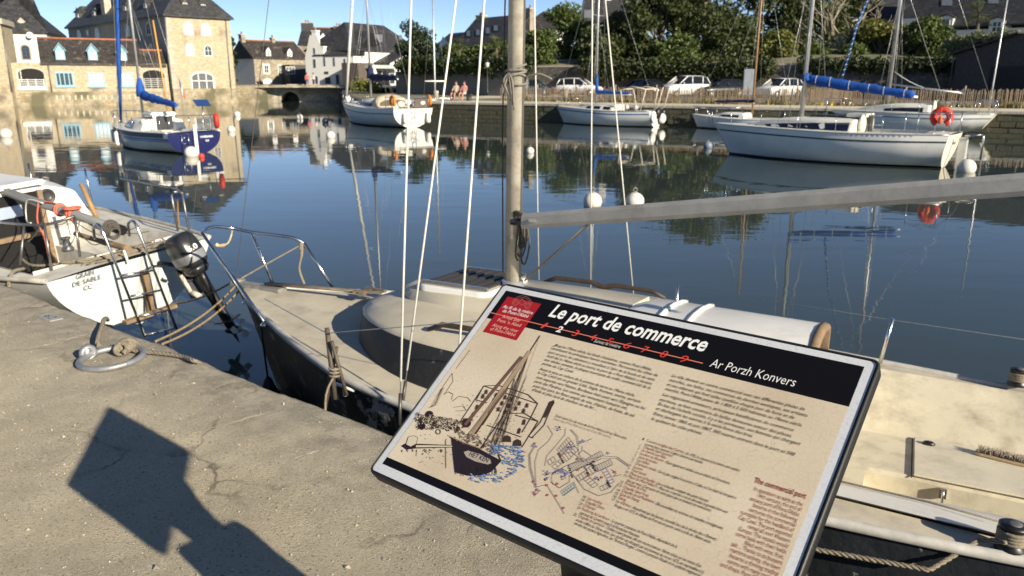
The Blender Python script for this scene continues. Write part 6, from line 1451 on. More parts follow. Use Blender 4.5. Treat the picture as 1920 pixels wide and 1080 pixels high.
# ---- the mill
C_ = hpt(318, 110, 83.0); Fdir = 46
def len_to(A, ang, xpx, y=110):
    """length along a wall line until it reaches a picture column"""
    d = ray(xpx, y); ux, uy = math.cos(R(ang)), math.sin(R(ang)); det = d.x * (-uy) - (-ux) * d.y
    return (d.x * (-A[1]) - d.y * (-A[0])) / (d.x * (-uy) + d.y * ux) * 1.0 if False else ((A[0] * d.y - A[1] * d.x) / (uy * d.x - ux * d.y))
wl_ = len_to(C_, Fdir, 437); Dm = len_to(C_, Fdir + 90, 128, 60)
mill = House('stone_mill', 'tall golden stone mill with slate hipped roof, arched windows and side coloured grey for its shade', C_, yaw_pt(C_, Fdir, wl_), Dm, -.6, 'mill')
ze = mill.zat(375, 27)
q = MB(); q.quad((0, 0, 1.6), (mill.w, 0, 1.6), (mill.w, 0, ze), (0, 0, ze)); q.quad((mill.w, 0, 1.6), (mill.w, mill.d, 1.6), (mill.w, mill.d, ze), (mill.w, 0, ze)); q.build('stone_front', stone_l, mill.root)
q = MB(); q.box((-.06, -.12, -.6), (mill.w + .1, .4, 1.6)); q.build('plinth', stone_b, mill.root)
q = MB(); q.quad((0, 0, -.6), (0, mill.d, -.6), (0, mill.d, ze), (0, 0, ze)); q.build('shaded_side', mat('mill_shade_grey', (.30, .285, .26), .9, var=.12, vs=.5, c2=(.22, .21, .19), c2s=.4, c2t=(.5, .75)), mill.root)  # side wall coloured grey for the shade it stands in
mill.roof(ze, ze + mill.w * .55, slate, gable=True, ov=.35, th=.16, hip=mill.w * .42)
qn = [(k, .34 if k % 2 else .55) for k in range(int((ze - 1.6) / .42))]
for k, l in qn:
    o = MB(); o.box((-.035, -.035, 1.6 + k * .42), (l, .02, 1.6 + k * .42 + .39)); o.box((-.035, .021, 1.6 + k * .42), (-.002, .9 - l, 1.6 + k * .42 + .39)); o.build('quoin', quoin_m, mill.root)
for b in ((345, 42, 360, 64), (378, 44, 394, 66)): mill.window(b, arch=1, cols=1, rows=1, gm=panew, sur=quoin_m, t=.05)
mill.window((349, 83, 363, 104), arch=1, cols=2, rows=2, gm=panew, sur=quoin_m, t=.05); mill.window((383, 85, 397, 105), arch=1, cols=2, rows=2, sur=quoin_m, t=.06)
mill.window((358, 135, 401, 168), arch=.45, cols=3, rows=2, gm=mat('grey_glass', (.13, .14, .15), .1), sur=quoin_m, t=.12)
for b in ((145, 56, 152, 77), (178, 52, 186, 74), (235, 45, 243, 68), (274, 42, 283, 65), (279, 83, 287, 104)): mill.window(b, axis=0, val=0., arch=1, cols=2, rows=2, sur=quoin_m, t=.06)
for b in ((162, 57, 166, 67), (257, 47, 260, 57), (261, 88, 264, 97)): mill.window(b, axis=0, val=0., cols=1, rows=1, t=.05, sur=quoin_m)
for b in ((340, 3, 354, 20), (374, 6, 388, 22)): mill.dormer(b, .55, slate, slate, hipped=True, peak=.6)
for b in ((141, 22, 149, 37), (172, 18, 180, 33), (229, 8, 238, 24), (268, 3, 276, 19)): mill.dormer(b, .6, slate, slate, axis=0, hipped=True, peak=.6)
mill.chimney(1.0, mill.d * .62, ze + .6, ze + 3.2, .8, 1.2, quoin_m)
mill.pipe((308, 322), 24, 182); mill.pipe((422, 434), 31, 186)
# ---- the long low range with blue windows
A_ = hpt(-25, 150, 74.5); B_ = hpt(316, 150, 82.4)
low = House('quayside_range', 'long low stone range with blue windows and blue dormers on the left quay', A_, B_, 6.5, -.6, 'building')
xl = low.xat(85, 150); zE = low.zat(200, 119)
zR = zE + 2.35
q = MB(); q.quad((0, 0, 1.35), (low.w, 0, 1.35), (low.w, 0, zE), (0, 0, zE)); q.build('stone_front', stone_l, low.root)
q = MB(); q.box((-.5, -.18, -.6), (low.w, .3, 1.35)); q.build('base_wall', stone_b, low.root)
q = MB(); q.add([(xl, 0, zE - .1), (xl, 6.5, zE - .1), (xl, 3.25, zR)], [(0, 1, 2)]); q.quad((0, 6.5, 0), (low.w, 6.5, 0), (low.w, 6.5, zE), (0, 6.5, zE)); q.build('gable_wall', render_g, low.root)
low.roof(zE, zR, slate2, ov=.22, th=.13, x0=xl, x1=low.xat(262, 110), ridge=ridge_m)
low.roof(zE - .15, zR - 1.05, slate2, ov=.22, th=.13, x0=low.xat(262, 110) + .25, x1=low.w - .3, name='lower_roof', ridge=ridge_m, y1=4.4)
for b in ((104, 95, 122, 114), (165, 96, 183, 116), (221, 98, 238, 117)): low.dormer(b, .25, blued, blued, fm=whitej, gm=panew, peak=.62)
for b, g_ in (((104, 135, 138, 162), paneg), ((165, 136, 196, 162), mat('blue_white_blind', (.52, .60, .64), .4)), ((221, 136, 250, 162), mat('blue_white_blind', (.52, .60, .64), .4))): low.window(b, cols=4, rows=1, fm=blued, gm=g_, t=.13, sill=blued)
def loggia(b, fm):
    w_ = low.window(b, arch=.5, cols=1, rows=1, fm=quoin_m, gm=dark_in, t=.02, name='arched_opening', sur=quoin_m)
    x0, x1 = low.xat(b[0], 150), low.xat(b[2], 150); z0 = low.zat(100, b[3]); q = MB()
    for k in range(5): q.box((x0 + .05, -.12, z0 + .12 + k * .2), (x1 - .05, -.08, z0 + .18 + k * .2))
    for k in range(4): xx = lerp(x0 + .1, x1 - .1, k / 3); q.box((xx - .03, -.13, z0), (xx + .03, -.07, z0 + 1.02))
    q.build('balcony_rail', fm, w_)
loggia((268, 131, 309, 166), mat('grey_rail', (.45, .45, .44), .6)); loggia((34, 128, 84, 168), whitej)
low.window((33, 130, 40, 154), cols=1, rows=1, gm=panew, t=.05, name='white_shutter')
q = MB(); z_ = low.zat(58, 168); q.box((low.xat(32, 160), -.22, z_ - .05), (low.xat(86, 160), -.02, z_ + .28)); q.build('balcony_parapet', whitej, low.root)
low.pipe((90, 98), 121, 176)
for k in range(16):
    o = MB(); x = low.xat(106, 190) + k * .55; o.box((x, -.20, .55), (x + .16, -.175, 1.0)); o.build('pale_streak_stone', mat('lime_streak', (.48, .43, .33), .9, var=.2), low.root)
# ---- white house behind, stone corner at the picture's edge
wh = House('white_slate_house', 'white rendered house with steep slate roof behind the low range', hpt(-45, 100, 84), hpt(92, 100, 86), 8, 1.0)
zw = wh.zat(60, 63); wh.walls(zw + .3, render_w); wh.roof(zw + .42, zw + 5.6, slate, ov=.3, hip=5.2); wh.window((41, 85, 56, 111), arch=.8, cols=2, rows=4, gm=paneg, sur=quoin_m, fm=mat('dark_blue_joinery', (.06, .09, .16), .5), t=.06)
wh.dormer((34, 40, 50, 61), .5, quoin_m, slate, peak=.5, gm=panew)
q = MB().lathe([(.02, .0), (.32, .06), (.34, .07)], 14, wh.fr.plane(56, 66, 1, -.4), Matrix.Rotation(R(80), 3, 'X')); q.build('satellite_dish', whitej, wh.root)
se = House('stone_corner_house', 'stone house corner at the left edge of the quay', hpt(-120, 120, 71.5), hpt(13, 120, 73.5), 5, -.6)
se.walls(se.zat(5, 45), stone_l); se.pipe((6, 22), 60, 172); MB().box((-.3, -.25, se.zat(5, 45)), (se.w + .2, 5.2, se.zat(5, 45) + .5)).build('cornice', quoin_m, se.root)
# ---- bridge
bl2 = hpt(436, 170, 91); br2 = hpt(646, 170, 92.5)
bg_ = House('stone_bridge', 'low stone road bridge with dark arch at the head of the harbour', bl2, br2, 5, -1, 'bridge')
zb0 = bg_.zat(545, 161); xs_ = bg_.xat(501, 175); ac = bg_.xat(544, 185); ar = 1.0; q = MB()
top = [(xs_, zb0), (bg_.w, zb0)]; arc = [(ac + ar * 1.05 * math.cos(math.pi * k / 12), .15 + ar * math.sin(math.pi * k / 12)) for k in range(13)]
for k in range(12): q.quad((arc[k][0], 0, arc[k][1]), (arc[k + 1][0], 0, arc[k + 1][1]), (arc[k + 1][0], 0, zb0), (arc[k][0], 0, zb0)); q.quad((arc[k][0], 0, arc[k][1]), (arc[k + 1][0], 0, arc[k + 1][1]), (arc[k + 1][0], 5, arc[k + 1][1]), (arc[k][0], 5, arc[k][1]))
q.quad((xs_, 0, -1), (arc[12][0], 0, -1), (arc[12][0], 0, zb0), (xs_, 0, zb0)); q.quad((arc[0][0], 0, -1), (bg_.w, 0, -1), (bg_.w, 0, zb0), (arc[0][0], 0, zb0)); q.quad((arc[12][0], 4.9, -1), (arc[0][0], 4.9, -1), (arc[0][0], 4.9, 2), (arc[12][0], 4.9, 2)); q.quad((xs_, 0, zb0), (bg_.w, 0, zb0), (bg_.w, 5, zb0), (xs_, 5, zb0))
q.build('arch_wall', cell_mat('bridge_stone', (.40, .355, .28), (.4, .4, .2), .3, (.32, .28, .22), .08, stain=((.2, .19, .14), .4, .55)), bg_.root)
MB().box((0, -.5, -1), (xs_, 1.2, zb0 - .02)).build('abutment', stone_b, bg_.root)
for k in range(13):
    a = math.pi * (k + .5) / 13; o = MB(); m_ = Matrix.Rotation(a - math.pi / 2, 3, 'Y').inverted(); o.cbox((ac + (ar * 1.05 + .14) * math.cos(a), -.03, .15 + (ar + .14) * math.sin(a)), (.24, .12, .26), 0, Matrix.Rotation(-(a - math.pi / 2), 3, 'Y')); o.build('voussoir', quoin_m, bg_.root)
MB().box((0, -.02, zb0), (bg_.w, .35, zb0 + .10)).build('parapet_cap', stone_g, bg_.root)
g = MB(); g.quad((-32, 94, zb0 - .2), (-12, 90, zb0 - .2), (0, 130, 2.2), (-45, 140, 2.2)); tag(g.build('bridge_road', mat('road_grey', (.12, .12, .115), .9)), 'road crossing the bridge', kind='structure')
# ---- houses beyond the bridge
h5_ = House('old_stone_house', 'old stone house with white dormers and shaded pale gable beyond the bridge', hpt(477, 130, 112), hpt(576, 130, 118), 7, 1.2)
e5 = h5_.zat(520, 109); h5_.walls(e5, stone_g, e5 + 2.4); h5_.roof(e5, e5 + 2.4, slate2, ov=.2, ridge=ridge_m)
q = MB(); q.add([(-.02, 0, 1.2), (-.02, 7, 1.2), (-.02, 7, e5), (-.02, 3.5, e5 + 2.35), (-.02, 0, e5)], [(0, 1, 2, 3, 4)]); q.build('rendered_gable', mat('pale_gable', (.76, .76, .75), .9, var=.08), h5_.root)
for b in ((499, 95, 508, 107), (539, 97, 548, 109)): h5_.dormer(b, .2, whitej, slate2, peak=.5)
h5_.window((495, 122, 504, 137), sur=whitej, cols=2, rows=2); h5_.window((522, 122, 529, 138), cols=2, rows=2, sur=quoin_m); h5_.window((493, 147, 511, 158), arch=.8, cols=1, rows=1, gm=whitej, name='white_door')
q = MB(); q.box((h5_.xat(529, 140), -2.2, 1.2), (h5_.w, -.02, h5_.zat(550, 122))); q.build('slate_lean_to', mat('lean_to_slate', (.06, .06, .062), .7, var=.3, vs=1), h5_.root); h5_.window((536, 125, 553, 139), val=-2.2, cols=3, gm=mat('grey_glass', (.13, .14, .15), .1))
h5_.chimney(.3, 3.5, e5 + 1.8, e5 + 3.2, .6, .9, stone_g); h5_.chimney(5.2, 3.5, e5 + 1.8, e5 + 2.9, .5, .7, stone_g)
h6_ = House('tall_chimney_house', 'dark slate house with two massive chimneys behind the white building', hpt(560, 90, 128), hpt(636, 90, 128), 7, 1.2)
e6 = h6_.zat(600, 84); r6_ = h6_.zat(600, 54, 1, 3.5); h6_.walls(e6, stone_g, r6_); h6_.roof(e6, r6_, slate, ov=.15, ridge=ridge_m)
h6_.chimney(.8, 3.4, e6 + .5, h6_.zat(567, 44, 1, 3.5), 1.8, 1.2, mat('slate_hung_chimney', (.055, .055, .058), .7, var=.2), pots=2); h6_.chimney(h6_.w - .7, 3.4, e6 + .8, h6_.zat(628, 50, 1, 3.5), 1.4, 1.1, mat('dark_chimney_stone', (.09, .085, .075), .9, var=.2), pots=2)
# white building: shaded long front, gable with chimney stack, lit hipped wing
h7_ = House('white_quay_house', 'white house with stepped gable and blue-shaded front beyond the bridge', hpt(574, 130, 102), hpt(664, 130, 99), 8, 1.2)
e7 = h7_.zat(630, 103); r7_ = e7 + 3.0; h7_.walls(e7, render_w, r7_); h7_.roof(e7, r7_, slate, ov=.15, x0=1.5)
xg = h7_.xat(590, 80); q = MB(); q.add([(0, -.06, 1.2), (h7_.xat(607, 130), -.06, 1.2), (h7_.xat(607, 130), -.06, e7 + .4), (h7_.xat(596, 80), -.06, h7_.zat(596, 66)), (h7_.xat(582, 80), -.06, h7_.zat(582, 66)), (0, -.06, e7 - .3)], [(0, 1, 2, 3, 4, 5)]); q.build('street_gable', render_w, h7_.root)
h7_.chimney(xg, .3, e7 + 1.2, h7_.zat(589, 59), .7, .7, render_w, whitej, 1); h7_.chimney(h7_.xat(603, 95), .3, e7 - .1, h7_.zat(603, 89), .6, .6, render_w, whitej, 0)
for b in ((588, 90, 591, 101), (588, 111, 592, 127), (607, 108, 610, 124), (625, 108, 628, 124), (645, 110, 648, 124), (592, 143, 596, 157), (630, 140, 636, 158), (610, 145, 620, 157), (608, 134, 616, 139)): h7_.window(b, cols=1, rows=2, val=-.06 if b[0] < 606 else 0., fm=mat('slate_blue_joinery', (.10, .13, .19), .5), t=.06)
h8_ = House('lit_white_wing', 'sunlit white house with big hipped slate roof in the middle distance', hpt(664, 110, 99), hpt(790, 110, 110), 8.5, 1.2)
e8 = h8_.zat(700, 93); h8_.walls(e8, render_w); h8_.roof(e8, e8 + 3.4, slate, ov=.3, hip=3.2)
for b in ((704, 66, 716, 80), (748, 68, 754, 76)):
    p = [h8_.fr.plane(x, y, 1, 2.2) for x, y in ((b[0], b[1]), (b[2], b[1]), (b[2], b[3]), (b[0], b[3]))]
q = MB(); k_ = 3.4 / 4.25
def onroof(h, x, y, ze_, kk): 
    d = h.fr.i.to_3x3() @ ray(x, y); o = h.fr.loc((0, 0, ZC)); t = (ze_ + kk * o.y - o.z + .17) / (d.z - kk * d.y); return o + d * t
def skylight(h, b, ze_, kk, m=None):
    p = [onroof(h, x, y, ze_, kk) for x, y in ((b[0], b[3]), (b[2], b[3]), (b[2], b[1]), (b[0], b[1]))]; q = MB(); q.prism([v + Vector((0, 0, .02)) for v in p], (0, 0, .08)); o = q.build('skylight', m or mat('skylight_frame', (.18, .18, .19), .4), h.root)
    c = sum(p, Vector()) / 4; q = MB(); q.quad(*[c + (v - c) * .82 + Vector((0, 0, .11)) for v in p]); q.build('pane', mat('sky_glass', (.16, .18, .21), .08), o)
skylight(h8_, (704, 66, 717, 79), e8, 3.4 / 4.25); skylight(h8_, (748, 67, 754, 74), e8, 3.4 / 4.25)
for b in ((676, 104, 681, 113),): h8_.window(b)
gx0, gx1 = h8_.xat(703, 120), h8_.xat(764, 120); q = MB(); zg0 = 3.1; q.add([(gx0, -2.6, 1.2), (gx1, -2.6, 1.2), (gx1, -2.6, h8_.zat(757, 84, 1, -2.6)), (gx0, -2.6, h8_.zat(707, 117, 1, -2.6))], [(0, 1, 2, 3)]); q.build('lean_to_gable', render_w, h8_.root)
q = MB(); q.prism([(gx0 - .3, -2.9, h8_.zat(704, 118, 1, -2.6)), (gx1, -2.9, h8_.zat(757, 82, 1, -2.6)), (gx1, -.1, h8_.zat(757, 82, 1, -2.6)), (gx0 - .3, -.1, h8_.zat(704, 118, 1, -2.6))], (0, 0, .16)); q.build('lean_to_roof', slate, h8_.root)
q = MB(); z_ = h8_.zat(720, 124, 1, -4); q.box((h8_.xat(698, 122, 1, -4), -4, z_ - .28), (h8_.xat(752, 122, 1, -4), -2.6, z_ + .12)); q.build('shop_awning', mat('pale_green_fascia', (.42, .50, .47), .6), h8_.root)
q = MB(); q.box((h8_.xat(672, 140, 1, -2.8), -2.8, 1.2), (h8_.xat(701, 140, 1, -2.8), -.02, h8_.zat(690, 118, 1, -2.8))); q.build('brown_porch', mat('porch_brown', (.10, .08, .065), .8), h8_.root)
for b, nm_, m_ in (((707, 132, 716, 146), 'doorway', mat('door_brown', (.14, .08, .05), .6)), ((730, 137, 740, 158), 'doorway', paneg)): h8_.window(b, val=-2.6, cols=1, rows=1, gm=m_, name=nm_)
h9_ = House('small_gabled_house', 'small white gabled house glimpsed behind the dark conifer', hpt(808, 85, 120), hpt(856, 85, 114), 7, 1.2)
e9 = h9_.zat(830, 92); h9_.walls(e9, render_w, e9 + 2.4); h9_.roof(e9, e9 + 2.4, slate, ov=.2); h9_.chimney(h9_.w - .4, 3.5, e9 + 1.2, e9 + 3.4, .7, .8, quoin_m)
q = MB(); gA = h9_.xat(834, 90); q.add([(gA, -1.5, 1.2), (h9_.w, -1.5, 1.2), (h9_.w, -1.5, h9_.zat(850, 80, 1, -1.5)), ((gA + h9_.w) / 2 + .4, -1.5, h9_.zat(848, 66, 1, -1.5)), (gA, -1.5, h9_.zat(834, 96, 1, -1.5))], [(0, 1, 2, 3, 4)]); q.build('front_gable', render_w, h9_.root)
h10 = House('skylit_house', 'large slate roofed house with a row of skylights left of the mast', hpt(852, 80, 106), hpt(952, 80, 98), 8, 1.2)
e10 = h10.zat(900, 83); h10.walls(e10, render_g, e10 + 3.6); h10.roof(e10, e10 + 3.6, slate, ov=.2); h10.chimney(1.0, 4, e10 + 2, h10.zat(880, 33, 1, 4), 1.3, .9, stone_g, pots=2); h10.chimney(h10.w - .2, 4, e10 + 1.5, h10.zat(950, 22, 1, 4), .9, .9, stone_g)
for b in ((874, 58, 882, 70), (892, 56, 900, 68), (910, 52, 919, 65), (925, 48, 934, 60)): skylight(h10, b, e10, .9, mat('skylight_dark', (.02, .02, .022), .4))
h11 = House('brown_roofed_house', 'house with brown hipped roof rising behind the trees right of the mast', hpt(972, 60, 118), hpt(1045, 60, 116), 8, 4)
e11 = h11.zat(1010, 53); h11.walls(e11, render_w); h11.roof(e11, e11 + 2.6, slate2, ov=.3, hip=3)
h12 = House('hilltop_slate_house', 'grey slate house with a chimney above the dark trees', hpt(1090, 40, 118), hpt(1212, 40, 116), 8, 4)
e12 = h12.zat(1150, 38); h12.walls(e12, render_g, e12 + 3.4); h12.roof(e12, e12 + 3.4, slate, ov=.3, ridge=ridge_m); h12.chimney(3.6, 4, e12 + 1, e12 + 4.8, 1.0, .9, render_w, whitej); skylight(h12, (1095, 20, 1112, 34), e12, .85)
# right-hand house on the hill, timber shed
h13 = House('hillside_house', 'slate roofed house with white dormers above the garden at the upper right', hpt(1690, 60, 86), hpt(1990, 60, 76), 9, 6)
e13 = h13.zat(1800, 62); h13.walls(e13 + .3, render_w); h13.roof(e13 + .9, e13 + 5.6, slate, ov=.3, x0=-1, x1=h13.w + 2)
for b in ((1760, 33, 1786, 56), (1854, 38, 1884, 64)): h13.dormer(b, -.3, render_w, slate, peak=.25, depth=2.5)
q = MB(); q.quad((0, -.32, e13 - .2), (h13.xat(1785, 40), -.32, e13 - .2), (h13.xat(1785, 40), -.32, e13 + 1.7), (0, -.32, e13 + 1.7)); q.build('white_parapet', render_w, h13.root)
for b in ((1765, 0, 1785, 12), (1852, -4, 1872, 8)): skylight(h13, b, e13 + .9, 4.7 / 4.5)
h14 = House('stone_outhouse', 'dark stone outhouse roof among the trees at the upper right', hpt(1570, 40, 92), hpt(1712, 40, 90), 7, 5); e14 = h14.zat(1650, 34); h14.walls(e14, render_w, e14 + 3); h14.roof(e14, e14 + 3, slate, ov=.3); h14.walls(e14 - .1, mat('white_end', (.7, .7, .67), .8), x0=h14.w * .0, x1=h14.w * .3, y0=-.6, name='white_projection')
shA = hpt(1792, 120, 60); shB = hpt(1990, 120, 50)
sh = House('timber_shed', 'black weathered timber boat shed at the right edge behind the fence', shA, shB, 9, GZ, 'shed')
tim = mat('black_weatherboard', (.062, .055, .05), .8, var=.35, vs=4, bump=.2, bs=20)
zs0, zs1 = sh.zat(1797, 97), sh.zat(1915, 62); ang_ = None
q = MB(); q.add([(0, 0, GZ), (sh.w, 0, GZ), (sh.w, 0, zs1 - .4), (sh.xat(1915, 62), 0, zs1 - .1), (0, 0, zs0 - .1)], [(0, 1, 2, 3, 4)]); q.quad((0, 0, GZ), (0, 9, GZ), (0, 9, zs0), (0, 0, zs0)); q.build('shed_core', mat('shed_dark', (.014, .013, .012), .9), sh.root)
xt = sh.xat(1915, 62)
for k in range(26):
    z = GZ + .04 + k * .17
    if z > zs1 - .2: break
    xs0 = 0 if z < zs0 - .2 else xt * (z - zs0 + .2) / (zs1 - zs0)
    o = MB(); o.hexa([(xs0, -.045, z), (sh.w, -.045, z), (sh.w, -.004, z), (xs0, -.004, z), (xs0, -.015, z + .165), (sh.w, -.015, z + .165), (sh.w, -.002, z + .165), (xs0, -.002, z + .165)]); o.build('weatherboard', tim, sh.root)
q = MB(); q.hexa([(-.3, -.35, zs0 - .22), (xt + .1, -.35, zs1 - .02), (xt + .1, 9.2, zs1 - .02), (-.3, 9.2, zs0 - .22), (-.3, -.35, zs0 - .1), (xt + .1, -.35, zs1 + .1), (xt + .1, 9.2, zs1 + .1), (-.3, 9.2, zs0 - .1)]); q.build('shed_roof', mat('shed_roof_felt', (.035, .034, .034), .8, var=.2), sh.root)
q = MB(); q.box((sh.xat(1856, 150), -.09, GZ), (sh.w, -.05, sh.zat(1880, 125))); q.build('shed_door', mat('door_black', (.010, .010, .011), .7), sh.root)
wire(sh.root, 'gutter_pipe', zinc, [(-.2, -.3, zs0 - .1), (-.2, -.1, zs0 - .6), (-.2, -.1, GZ)], .05)
# ---- retaining wall, grey wall at the left of the car park
ret = cell_mat('shaded_retaining_stone', (.125, .115, .10), (.45, .45, .22), .35, (.09, .085, .075), .07, stain=((.045, .05, .03), .35, .5))  # stone darkened in its colour for the shade of the trees above
rt = thing('retaining_wall', 'long stone retaining wall behind the parked cars, darkened for tree shade', 'wall', W(-24, 30.4, 0), RB.a); MB().box((0, 0, GZ - .2), (90, .5, 3.75)).build('wall_face', ret, rt); MB().box((0, -.06, 3.75), (90, .56, 3.9)).build('wall_cap', quoin_m, rt)
gw0, gw1 = hpt(742, 150, 82), hpt(985, 150, 70); gw = House('garden_wall', 'grey rendered garden wall overhung with greenery behind the seated people', gw0, gw1, .4, GZ - .2, 'wall'); gw.walls(gw.zat(850, 133), mat('grey_wall_render', (.14, .138, .13), .9, var=.15, vs=.6)); 
# ---- paling fence
pf = thing('paling_fence', 'chestnut paling fence along the inland side of the path', 'fence', W(-8.5, 7.0, GZ), RB.a); rr = random.Random(4); q = MB()
pal = [mat('silvered_paling', (.30, .24, .17), .85, var=.3, vs=6), mat('tan_paling', (.38, .27, .17), .85, var=.3, vs=6)]
x = 0
while x < 50:
    h = rr.uniform(.86, 1.02); w_ = rr.uniform(.035, .055); a = rr.uniform(-.03, .03); k = rr.choice((0, 1)); y = rr.uniform(-.02, .02)
    q.hexa([(x, y, 0), (x + w_, y, 0), (x + w_, y + .02, 0), (x, y + .02, 0), (x + a, y, h), (x + w_ + a, y, h), (x + w_ + a, y + .02, h), (x + a, y + .02, h)], k); x += w_ + rr.uniform(.035, .065)
tag(q.build('pales', pal, pf), kind='stuff')
for k in range(2): wire(pf, 'fence_wire', wire_m, [(0, -.01, .3 + .45 * k), (50, -.01, .3 + .45 * k)], .006)
for k in range(18): o = MB(); o.tube([(k * 2.9 + .1, .05, -.1), (k * 2.9 + .1 + rr.uniform(-.04, .04), .05, 1.15)], [.055, .045], 7); o.build('fence_post', pal[0], pf)
# second short run seen behind the mast boat
pf2 = thing('rear_paling_fence', 'short run of rusty paling fence between the parked cars', 'fence', W(9.0, 16.5, GZ), RB.a); q = MB(); x = 0
while x < 5: q.box((x, 0, 0), (x + .05, .02, 1.0 + rr.uniform(-.06, .05)), rr.choice((0, 1))); x += .11
tag(q.build('pales', [mat('rust_paling', (.40, .24, .12), .85), pal[1]], pf2), kind='stuff')
# ================================================================== greenery
def leaf_mat(name, c, c2):
    m = bpy.data.materials.new(name); m.use_nodes = True; t = m.node_tree; b = t.nodes['Principled BSDF']; L = t.links.new
    b.inputs['Roughness'].default_value = .55; b.inputs['Specular IOR Level'].default_value = .35
    g = nd(t, 'ShaderNodeNewGeometry'); mx = nd(t, 'ShaderNodeMix', data_type='RGBA'); mx.inputs[6].default_value = (*c, 1); mx.inputs[7].default_value = (*c2, 1)
    L(g.outputs['Random Per Island'], mx.inputs[0]); L(mx.outputs[2], b.inputs['Base Color'])
    tr = nd(t, 'ShaderNodeBsdfTranslucent'); L(mx.outputs[2], tr.inputs[0]); ms = nd(t, 'ShaderNodeMixShader'); ms.inputs[0].default_value = .22
    L(b.outputs[0], ms.inputs[1]); L(tr.outputs[0], ms.inputs[2]); L(ms.outputs[0], t.nodes['Material Output'].inputs[0]); return m
LM = {'oak': leaf_mat('evergreen_oak_leaf', (.024, .038, .012), (.080, .095, .028)), 'mid': leaf_mat('mid_green_leaf', (.045, .075, .018), (.11, .14, .035)), 'yellow': leaf_mat('yellow_green_leaf', (.085, .11, .022), (.19, .18, .045)),
      'dark': leaf_mat('dark_conifer_leaf', (.016, .030, .014), (.045, .065, .028)), 'grey': leaf_mat('grey_green_leaf', (.10, .13, .06), (.20, .22, .12)), 'ivy': leaf_mat('ivy_leaf', (.014, .030, .008), (.042, .062, .018)), 'palm': leaf_mat('palm_leaf', (.05, .075, .025), (.14, .14, .06))}  # ivy colour lowered for the shade along the retaining wall
bark = mat('grey_bark', (.12, .095, .07), .9, var=.3, vs=4, bump=.5, bs=14)
barkp = mat('pale_bare_bark', (.30, .26, .20), .9, var=.25, vs=4)
def leaves(mb, c, rx, ry, rz, n, size, rr, shell=.55):
    for _ in range(n):
        v = Vector((rr.gauss(0, 1), rr.gauss(0, 1), rr.gauss(0, 1))).normalized() * (rr.random() ** (1 - shell) if shell < 1 else 1)
        p = Vector((c[0] + v.x * rx, c[1] + v.y * ry, c[2] + v.z * rz)); s = size * rr.uniform(.6, 1.4)
        a = Vector((rr.gauss(0, 1), rr.gauss(0, 1), rr.gauss(0, .7))).normalized(); b = (a.orthogonal() * 1.0).normalized(); b = Matrix.Rotation(rr.uniform(0, 6.28), 3, a) @ b; e = a.cross(b)
        mb.add([p - b * s, p + e * s * .55, p + b * s, p - e * s * .55], [(0, 1, 2, 3)])
def tree(name, label, base, h, w, kind, seed, n=5200, leaf=.17, trunk=.35, lobes=16, group='trees above the car park', flat=1.0, crown_from=.22):
    rr = random.Random(seed); t = thing(name, label, 'tree', base, rr.uniform(0, 6), group); q = MB(); cz = h * (crown_from + (1 - crown_from) * .5)
    q.tube(curve_pts([(0, 0, -.3), (rr.uniform(-.1, .1) * w * .3, 0, h * .25), (rr.uniform(-.15, .15) * w * .3, rr.uniform(-.2, .2), h * .55), (0, 0, h * .8)], 4), [trunk * (1 - .85 * k / 12) for k in range(13)], 8); cr = MB(); cs = []
    for k in range(lobes):
        a = rr.uniform(0, 6.283); rad = rr.uniform(.15, .82) ** .7 * w / 2; zz = rr.uniform(crown_from, .96); prof_ = math.sin(math.pi * min(1, max(.06, (zz - crown_from + .12) / (1.12 - crown_from)))) ** .6
        c = Vector((rad * prof_ * math.cos(a), rad * prof_ * math.sin(a), zz * h)); cs.append(c)
        q.tube(curve_pts([(0, 0, h * max(.15, zz - .3)), c * .55 + Vector((0, 0, h * (zz - .1) * .45)), c], 3), [trunk * .4, trunk * .33, trunk * .27, trunk * .2, trunk * .15, trunk * .1, trunk * .05][:7], 5)
        r = w * rr.uniform(.15, .27); leaves(cr, c, r, r, r * .72 * flat, n // lobes, leaf, rr)
    q.build('trunk', bark, t); cr.build('crown', LM[kind], t); return t
def tree_px(name, label, x, ytop, ybase, wpx, t_, kind, seed, **kw):
    """a tree seen at picture column x between two rows, t_ metres out"""
    b = at_t(x, ybase, t_); tp = at_t(x, ytop, t_); w = wpx / FPX * t_; return tree(name, label, (b.x, b.y, b.z), tp.z - b.z, w, kind, seed, **kw)
